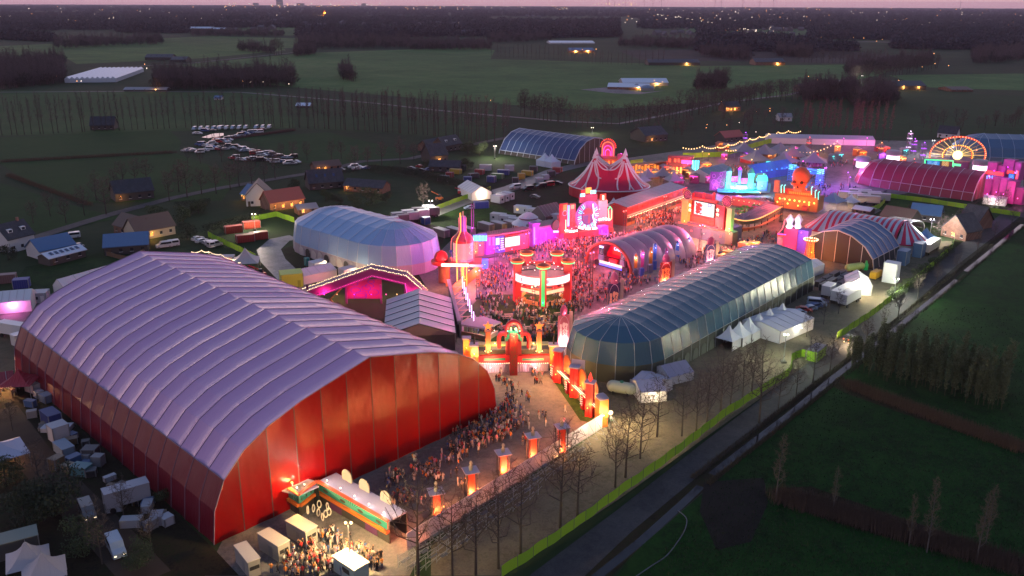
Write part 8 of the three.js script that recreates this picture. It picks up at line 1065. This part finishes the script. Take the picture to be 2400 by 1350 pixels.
// everybody further away reads as a crowd
{
  const areas = [[courtB, 150, 7, 2.4], [court, 50, 3, 1.5], [queueA, 130, 4, 1.5], [[[905, 1120], [960, 1210], [1010, 1180], [1000, 1090]], 40, 4, 2], [[[1125, 640], [1190, 600], [1380, 590], [1370, 660], [1190, 665], [1135, 690]], 620, 7, 2.6], [[[1250, 570], [1480, 545], [1560, 500], [1590, 500], [1580, 540], [1420, 570], [1370, 600], [1260, 596]], 620, 7, 2.6], [[[1330, 660], [1480, 640], [1560, 650], [1440, 700], [1340, 740], [1300, 700]], 340, 6, 2.4], [[[1120, 690], [1200, 690], [1340, 720], [1320, 800], [1120, 800]], 320, 6, 2.2], [[[1480, 512], [1600, 490], [1640, 470], [1600, 500], [1500, 530]], 200, 6, 2], [[[1700, 580], [1830, 545], [1830, 580], [1730, 600], [1620, 640], [1600, 620]], 300, 6, 2.2], [[[1690, 470], [1830, 470], [1820, 490], [1720, 478]], 150, 5, 2], [[[1500, 420], [1660, 400], [1900, 370], [2000, 380], [1920, 400], [1660, 420]], 260, 6, 4], [[[1840, 400], [2000, 440], [1960, 470], [1920, 470]], 100, 6, 3], [[[-5, 935], [40, 928], [45, 905], [-5, 915]], 26, 4, 1.2], [[[1720, 500], [1790, 498], [1770, 515], [1730, 522]], 50, 4, 1.5]];
  const all = areas.flatMap(([P, n, s, sp]) => clusters(P, n, s, sp)), by = new Map(), M4 = new THREE.Matrix4(); all.forEach((p) => { const k = Math.floor(rnd() * poses.length) + ',' + Math.floor(rnd() * palettes.length); if (!by.has(k)) by.set(k, []); by.get(k).push(p); });
  const g = new THREE.Group(); g.name = numbered('crowd'); scene.add(g); tag(g, 'festival crowd on the plaza and between the stages', null, null, 'stuff');
  for (const [k, list] of by) { const [a, b] = k.split(',').map(Number), m = new THREE.InstancedMesh(dressed[a][b], clothMat, list.length); list.forEach((p, i) => { M4.compose(p, new THREE.Quaternion().setFromAxisAngle(V(0, 1, 0), rr(0, 6.28)), V(1, 1, 1).multiplyScalar(rr(.94, 1.1))); m.setMatrixAt(i, M4); }); m.name = numbered('crowd_people'); m.castShadow = m.receiveShadow = true; tag(m, null, null, null, 'stuff'); g.add(m); }
}
// benches on the lawn behind the gate
for (let i = 0; i < 18; i++) { const p = G(...within([[1150, 730], [1320, 730], [1310, 790], [1160, 775]])), t = thing('picnic_bench', 'pale wooden picnic bench on the trodden lawn behind the gate', 'bench', p, rr(-.5, .5), 'picnic benches behind the gate'), m = M(.42, .3, .2, .6); mesh('tabletop', box(2.4, .07, .8, 0, .7, 0), m, t); for (const s of [-1, 1]) { mesh('seat', box(2.4, .06, .3, 0, .42, s * .75), m, t); mesh('leg', box(.1, .7, 1.6, s * .9, 0, 0), m, t); } }
// ---------- light towers added to wash the crowd with colour; first post is real
[[1384, 706, 'pink', 14], [1162, 650, 'magenta', 9], [1236, 612, 'pink', 9], [1352, 592, 'red', 9], [1462, 560, 'red', 10], [1556, 515, 'red', 9], [1350, 650, 'red', 9], [1120, 700, 'pink', 8], [1640, 590, 'pink', 9], [1250, 740, 'warm', 8], [1830, 520, 'red', 9], [1720, 465, 'violet', 9], [1930, 440, 'violet', 9]].forEach(([x, y, k, h], i) => {
  const t = thing('added_light_tower', `slim ${k} wash light tower added ${['right of the ring bar', 'before the bottle stage', 'before the white screen', 'below the ray stage', 'behind the tunnel stage', 'along the food hall', 'between ring bar and tunnel', 'beside the lit brackets', 'before the red temple stage', 'over the picnic benches', 'by the curved bar', 'before the palace front', 'behind the skull stage'][i]}`, 'light tower', G(x, y)), c = { pink: [1, .14, .3], magenta: [1, .07, .6], red: [1, .11, .09], warm: [1, .45, .25], violet: [.6, .1, 1] }[k];
  for (const [sx, sz] of [[-1, -1], [1, -1], [1, 1], [-1, 1]]) mesh('tower_leg', cyl(.06, .06, h, sx * .35, 0, sz * .35, 4), dark, t); for (let q = 1; q < 7; q++) mesh('cross_brace', box(.76, .06, .76, 0, h * q / 7, 0), dark, t); mesh('tower_base', box(1.4, .4, 1.4), dark, t);
  lamp(t, -.5, h + .2, .5, ...c, k === 'warm' ? 260 : 460, .22); lamp(t, .5, h + .2, -.5, ...c, k === 'warm' ? 260 : 460, .22);
});
// ---------- the fair ground behind and the lights of the far country ----------
{
  const cols = [[1, .35, .08], [1, .1, .08], [1, .55, .2], [1, .1, .6], [.4, .15, 1], [.1, .8, .8]], names9 = ['orange', 'red', 'amber', 'pink', 'violet', 'teal'];
  const stalls = []; for (let i = 0; i < 16; i++) stalls.push([1476 + i * 12, 400 + (i % 3) * 9, i % 3 === 1 ? 1 : 0]); for (let i = 0; i < 12; i++) stalls.push([1562 + i * 9, 400 + (i % 4) * 10, [1, 0, 2, 3][i % 4]]); for (let i = 0; i < 26; i++) stalls.push([1690 + (i * 53 % 470), 352 + (i * 29 % 40), i % 6]);
  stalls.forEach(([x, y, c], i) => { const p = G(x, y), t = thing('fair_stall', `${names9[c]} lit fair stall ${x < 1670 ? 'behind the circus tent' : x < 1900 ? 'beyond the palace front' : 'left of the light wheel'}`, 'stall', p, rr(-.6, .6), `${names9[c]} fair stalls ${x < 1670 ? 'behind the circus tent' : x < 1900 ? 'beyond the palace front' : 'left of the light wheel'}`), h = rr(2.6, 4.4), w = rr(3, 5), m = M(.16 + cols[c][0] * .2, .05 + cols[c][1] * .2, .05 + cols[c][2] * .2, .6); mesh('wall', [box(w, h, .2, 0, 0, -2.4), box(.2, h, 2.4, -w / 2, 0, -1.2), box(.2, h, 2.4, w / 2, 0, -1.2)], m, t); mesh('counter', box(w, 1, .4, 0, 0, 0), m, t); mesh('roof', slab([[-w / 2 - .3, 0], [w / 2 + .3, 0], [0, 1]], 3.2).translate(0, h, -2.9), i % 4 ? M(.25, .2, .22, .5) : m, t); mesh('light_strip', box(w, .3, .12, 0, h - .5, .2), glow(...cols[c], 2), t); lamp(t, 0, h - .9, .6, ...cols[c], rr(60, 130), .2); });
  [[1742, 366], [1790, 372], [1826, 368], [1856, 378], [1880, 372], [1770, 388], [1905, 392], [1836, 392]].forEach((p, i) => pagoda('grey peaked fair tent in the cluster beyond the palace front', p, 13, 3.4, 4.6, { roof: cloth(.22, .22, .27, .5, .1), turn: i, group: 'grey peaked fair tents' }));
  [[1517, 428], [1552, 424], [1500, 438], [1578, 436]].forEach((p, i) => pagoda('pale peaked tent right of the circus tent', p, 8, 3, 4, { roof: cloth(.34, .3, .32, .5, .06), turn: .4 + i, group: 'pale peaked tents right of the circus tent' }));
  marquee('long white fair tent along the back of the ground', [1800, 336], [2050, 342], 14, 3.4, 5, { n: 14, roof: cloth(.36, .36, .44, .5, .08) }); marquee('teal trimmed pavilion roof behind the palace front', [1660, 430], [1714, 414], 10, 4, 6, { roof: cloth(.14, .24, .26, .5, .08), n: 4 });
  { const F = facade('turquoise_sign', 'tall turquoise neon sign beside the magenta shop front', 'sign', [1620, 412], [1638, 412]); for (const x of [1622, 1628, 1634]) F.block('neon_bar', x, x + 4, 376, 408, .5, neonCyan, .2); F.block('sign_case', 1619, 1640, 374, 412, .4, dark, 0); F.lamp(1629, 396, 3, .2, .8, 1, 90, .2); }
  { const F = facade('magenta_shop', 'red shop front with a magenta sign in the fair lane', 'building', [1562, 408], [1622, 412]); F.block('front_wall', 1564, 1622, 366, 410, 5, M(.22, .04, .06, .6)); F.block('neon_sign', 1597, 1622, 376, 384, .4, neonPink, .3); for (const x of [1567, 1580, 1588]) F.block('lit_window', x, x + 5, 372, 380, .2, glow(1, .12, .06, 1.2), .2); for (let k = 0; k < 6; k++) F.block('lit_door', 1566 + k * 9, 1571 + k * 9, 392, 406, .3, glow(1, .38, .08, 1.4), .3); F.lamp(1590, 400, 4, 1, .4, .12, 220, .2); F.lamp(1612, 384, 3, 1, .1, .5, 120, .2); }
  { const F = facade('orange_arcade', 'long orange lit arcade behind the circus tent', 'arcade', [1466, 416], [1562, 404]); F.block('back_wall', 1466, 1562, 384, 410, 4, M(.3, .1, .04, .6)); for (let k = 0; k < 13; k++) F.block('lit_arch', 1468 + k * 7.2, 1472 + k * 7.2, 386 + (k % 3) * 2, 406, .4, glow(1, .3, .04, 1), .3); for (const x of [1480, 1505, 1530, 1552]) F.lamp(x, 400, 4, 1, .38, .08, 190, .2); F.block('lime_cloth', 1478, 1507, 374, 382, .3, lime, 0); }
  [[1745, 346, 'violet'], [2128, 356, 'grey'], [2140, 362, 'violet'], [2162, 372, 'violet'], [1894, 358, 'red'], [2062, 372, 'orange']].forEach(([x, y, k], i) => { const p = G(x, y), h = i === 1 ? 11 : 8, t = thing('light_mast', `${k} lit mast tower of the fair, ${['by the fence lights', 'topped by a white lamp', 'beside the white lamp', 'left of the wheel', 'by the long white tent', 'between the screen drums'][i]}`, 'tower', p), c = { violet: [.5, .1, 1], grey: [.9, .7, .9], red: [1, .1, .08], orange: [1, .35, .1] }[k]; for (const [sx, sz] of [[-1, -1], [1, -1], [1, 1], [-1, 1]]) mesh('tower_leg', box(.3, h, .3, sx, 0, sz), M(.12, .1, .14), t); for (let q = 1; q < 5; q++) mesh('light_ring', box(2.3, .35, 2.3, 0, h * q / 4.4, 0), q % 2 ? glow(...c, 1.3) : M(.2, .1, .2), t); lamp(t, 0, h + .8, 0, ...c, 130, .24); });
  const str = (label, pts, hgt, n) => { const q = pts.map((p) => G(...p)), t = thing('string_lights', label, 'string lights', q[0].clone()), L = q.map((p) => p.clone().sub(q[0]).setY(hgt)); L.forEach((p) => mesh('light_pole', cyl(.12, .1, hgt, p.x, 0, p.z, 5), dark, t)); mesh('cable', L.slice(1).flatMap((p, i) => lineBars(along(L[i], p, 5, 1), .05)), dark, t); bulbsAt('bulb_row', L.slice(1).flatMap((p, i) => along(L[i], p, n, 1)), glow(1, .6, .25, 3), t, .34); L.forEach((p, i) => { if (i % 2) lamp(t, p.x, hgt + .2, p.z, 1, .6, .25, 90, .24); }); };
  str('wavy festoon of bulbs along the back fence of the fair', [[1600, 368], [1645, 364], [1680, 366], [1705, 360], [1732, 352], [1756, 346], [1778, 340], [1800, 334], [1822, 329], [1846, 326], [1874, 327]], 5, 7); str('second festoon of bulbs over the fair tents', [[1700, 374], [1740, 366], [1790, 368], [1850, 372], [1905, 378], [1960, 352]], 5, 7);
  fence('lime fence at the back of the fair under the festoon', [[1600, 371], [1690, 368], [1800, 337], [1870, 330]], 3);
  for (const [x, y, c] of [[1840, 384, 1], [1960, 372, 1], [1880, 402, 3], [2000, 398, 3], [2020, 404, 3], [1985, 430, 4], [2040, 420, 3], [2110, 392, 0], [2140, 396, 1], [1930, 360, 0], [1975, 345, 3], [2030, 344, 3], [1760, 398, 2], [1700, 396, 2], [1660, 384, 0], [1645, 378, 2], [1990, 442, 4]]) { const p = G(x, y), t = thing('light_pole', `${names9[c]} lamp on a pole ${x < 1900 ? 'among the fair tents' : 'on the way to the light wheel'}`, 'lamp', p, 0, `${names9[c]} pole lamps ${x < 1900 ? 'among the fair tents' : 'towards the light wheel'}`); mesh('pole', cyl(.1, .08, 5, 0, 0, 0, 5), dark, t); lamp(t, 0, 5.2, 0, ...cols[c], 150, .24); }
}
// street lamps and lit windows of the far villages: tiny glowing lanterns on poles
{
  const warm = glow(1, .42, .12, 8), cool = glow(1, .8, .6, 8), g1 = [], g2 = [];
  const put = (list, x, y, k = 1) => { const p = G(x, y), d = Math.hypot(p.x, p.z), r = d / FOCAL * .6 * k; list.push([p, Math.max(5, d * .003), r]); };
  for (let i = 0; i < 66; i++) put(rnd() < .6 ? g1 : g2, rr(520, 900), rr(14, 24), rr(.5, 1.1)); for (let i = 0; i < 60; i++) put(rnd() < .5 ? g1 : g2, rr(880, 1330), rr(17, 30), rr(.5, 1.1)); for (let i = 0; i < 26; i++) put(g1, rr(1390, 1490), rr(12, 20), rr(.7, 1.4)); for (let i = 0; i < 60; i++) put(rnd() < .4 ? g1 : g2, rr(1450, 1900), rr(24, 60), rr(.5, 1.1)); for (let i = 0; i < 80; i++) put(rnd() < .4 ? g1 : g2, rr(1700, 2400), rr(26, 80), rr(.4, 1)); for (let i = 0; i < 40; i++) { const t = rnd(); put(g2, 1540 + 260 * t, 40 + 44 * t + rr(-2, 2), rr(.7, 1.2)); } for (let i = 0; i < 40; i++) put(rnd() < .5 ? g1 : g2, rr(0, 700), rr(22, 58), rr(.5, 1)); for (let i = 0; i < 26; i++) put(rnd() < .6 ? g1 : g2, rr(1900, 2380), rr(84, 112), rr(.6, 1.1));
  [[340, 160], [345, 170], [182, 202], [192, 202], [212, 191], [364, 204], [115, 190], [135, 190], [570, 202], [576, 198], [588, 205], [618, 204], [678, 209], [480, 202], [1150, 250], [1180, 68], [1075, 60], [1340, 122], [1365, 123], [1397, 122], [1533, 200], [1552, 203], [1608, 148], [1894, 190], [1915, 198], [1953, 229], [2105, 200], [2112, 201], [2140, 74], [2160, 166], [2190, 158], [2222, 163], [1772, 277], [1803, 276], [1690, 252], [1803, 270], [1731, 305], [1656, 310], [1702, 311], [1654, 318], [1770, 328], [2188, 133], [1800, 96], [1740, 92]].forEach(([x, y]) => put(rnd() < .75 ? g1 : g2, x, y, 1.2));
  const build = (list, mat, label) => { const m = new THREE.InstancedMesh(new THREE.OctahedronGeometry(1), mat, list.length), M4 = new THREE.Matrix4(); list.forEach(([p, h, r], i) => { M4.makeScale(r, r, r).setPosition(p.x, h, p.z); m.setMatrixAt(i, M4); }); m.name = numbered('village_lights'); scene.add(m); tag(m, label, null, null, 'stuff'); const q = new THREE.InstancedMesh(new THREE.CylinderGeometry(.12, .12, 1, 4), dark, list.length); list.forEach(([p, h, r], i) => { M4.makeScale(r, h, r).setPosition(p.x, h / 2, p.z); q.setMatrixAt(i, M4); }); q.name = numbered('village_light_poles'); scene.add(q); tag(q, 'poles under the ' + label, null, null, 'stuff'); };
  build(g1, warm, 'warm lights of the far villages'); build(g2, cool, 'pale lights of the far villages');
  const hs = [], M4 = new THREE.Matrix4(); for (let i = 0; i < 500; i++) hs.push(G(rnd() < .6 ? rr(1500, 2400) : rr(500, 1300), rr(18, 84))); const hm = new THREE.InstancedMesh(slab([[-6, 0], [6, 0], [6, 5], [0, 9], [-6, 5]], 14), M(.1, .09, .1, .8), hs.length); hs.forEach((p, i) => { M4.compose(p, new THREE.Quaternion().setFromAxisAngle(V(0, 1, 0), rr(0, 6)), V(1, 1, 1).multiplyScalar(rr(.7, 1.6))); hm.setMatrixAt(i, M4); }); hm.name = numbered('village_houses'); scene.add(hm); tag(hm, 'roofs of the far villages among trees', null, null, 'stuff');
}
renderer.render(scene, camera);
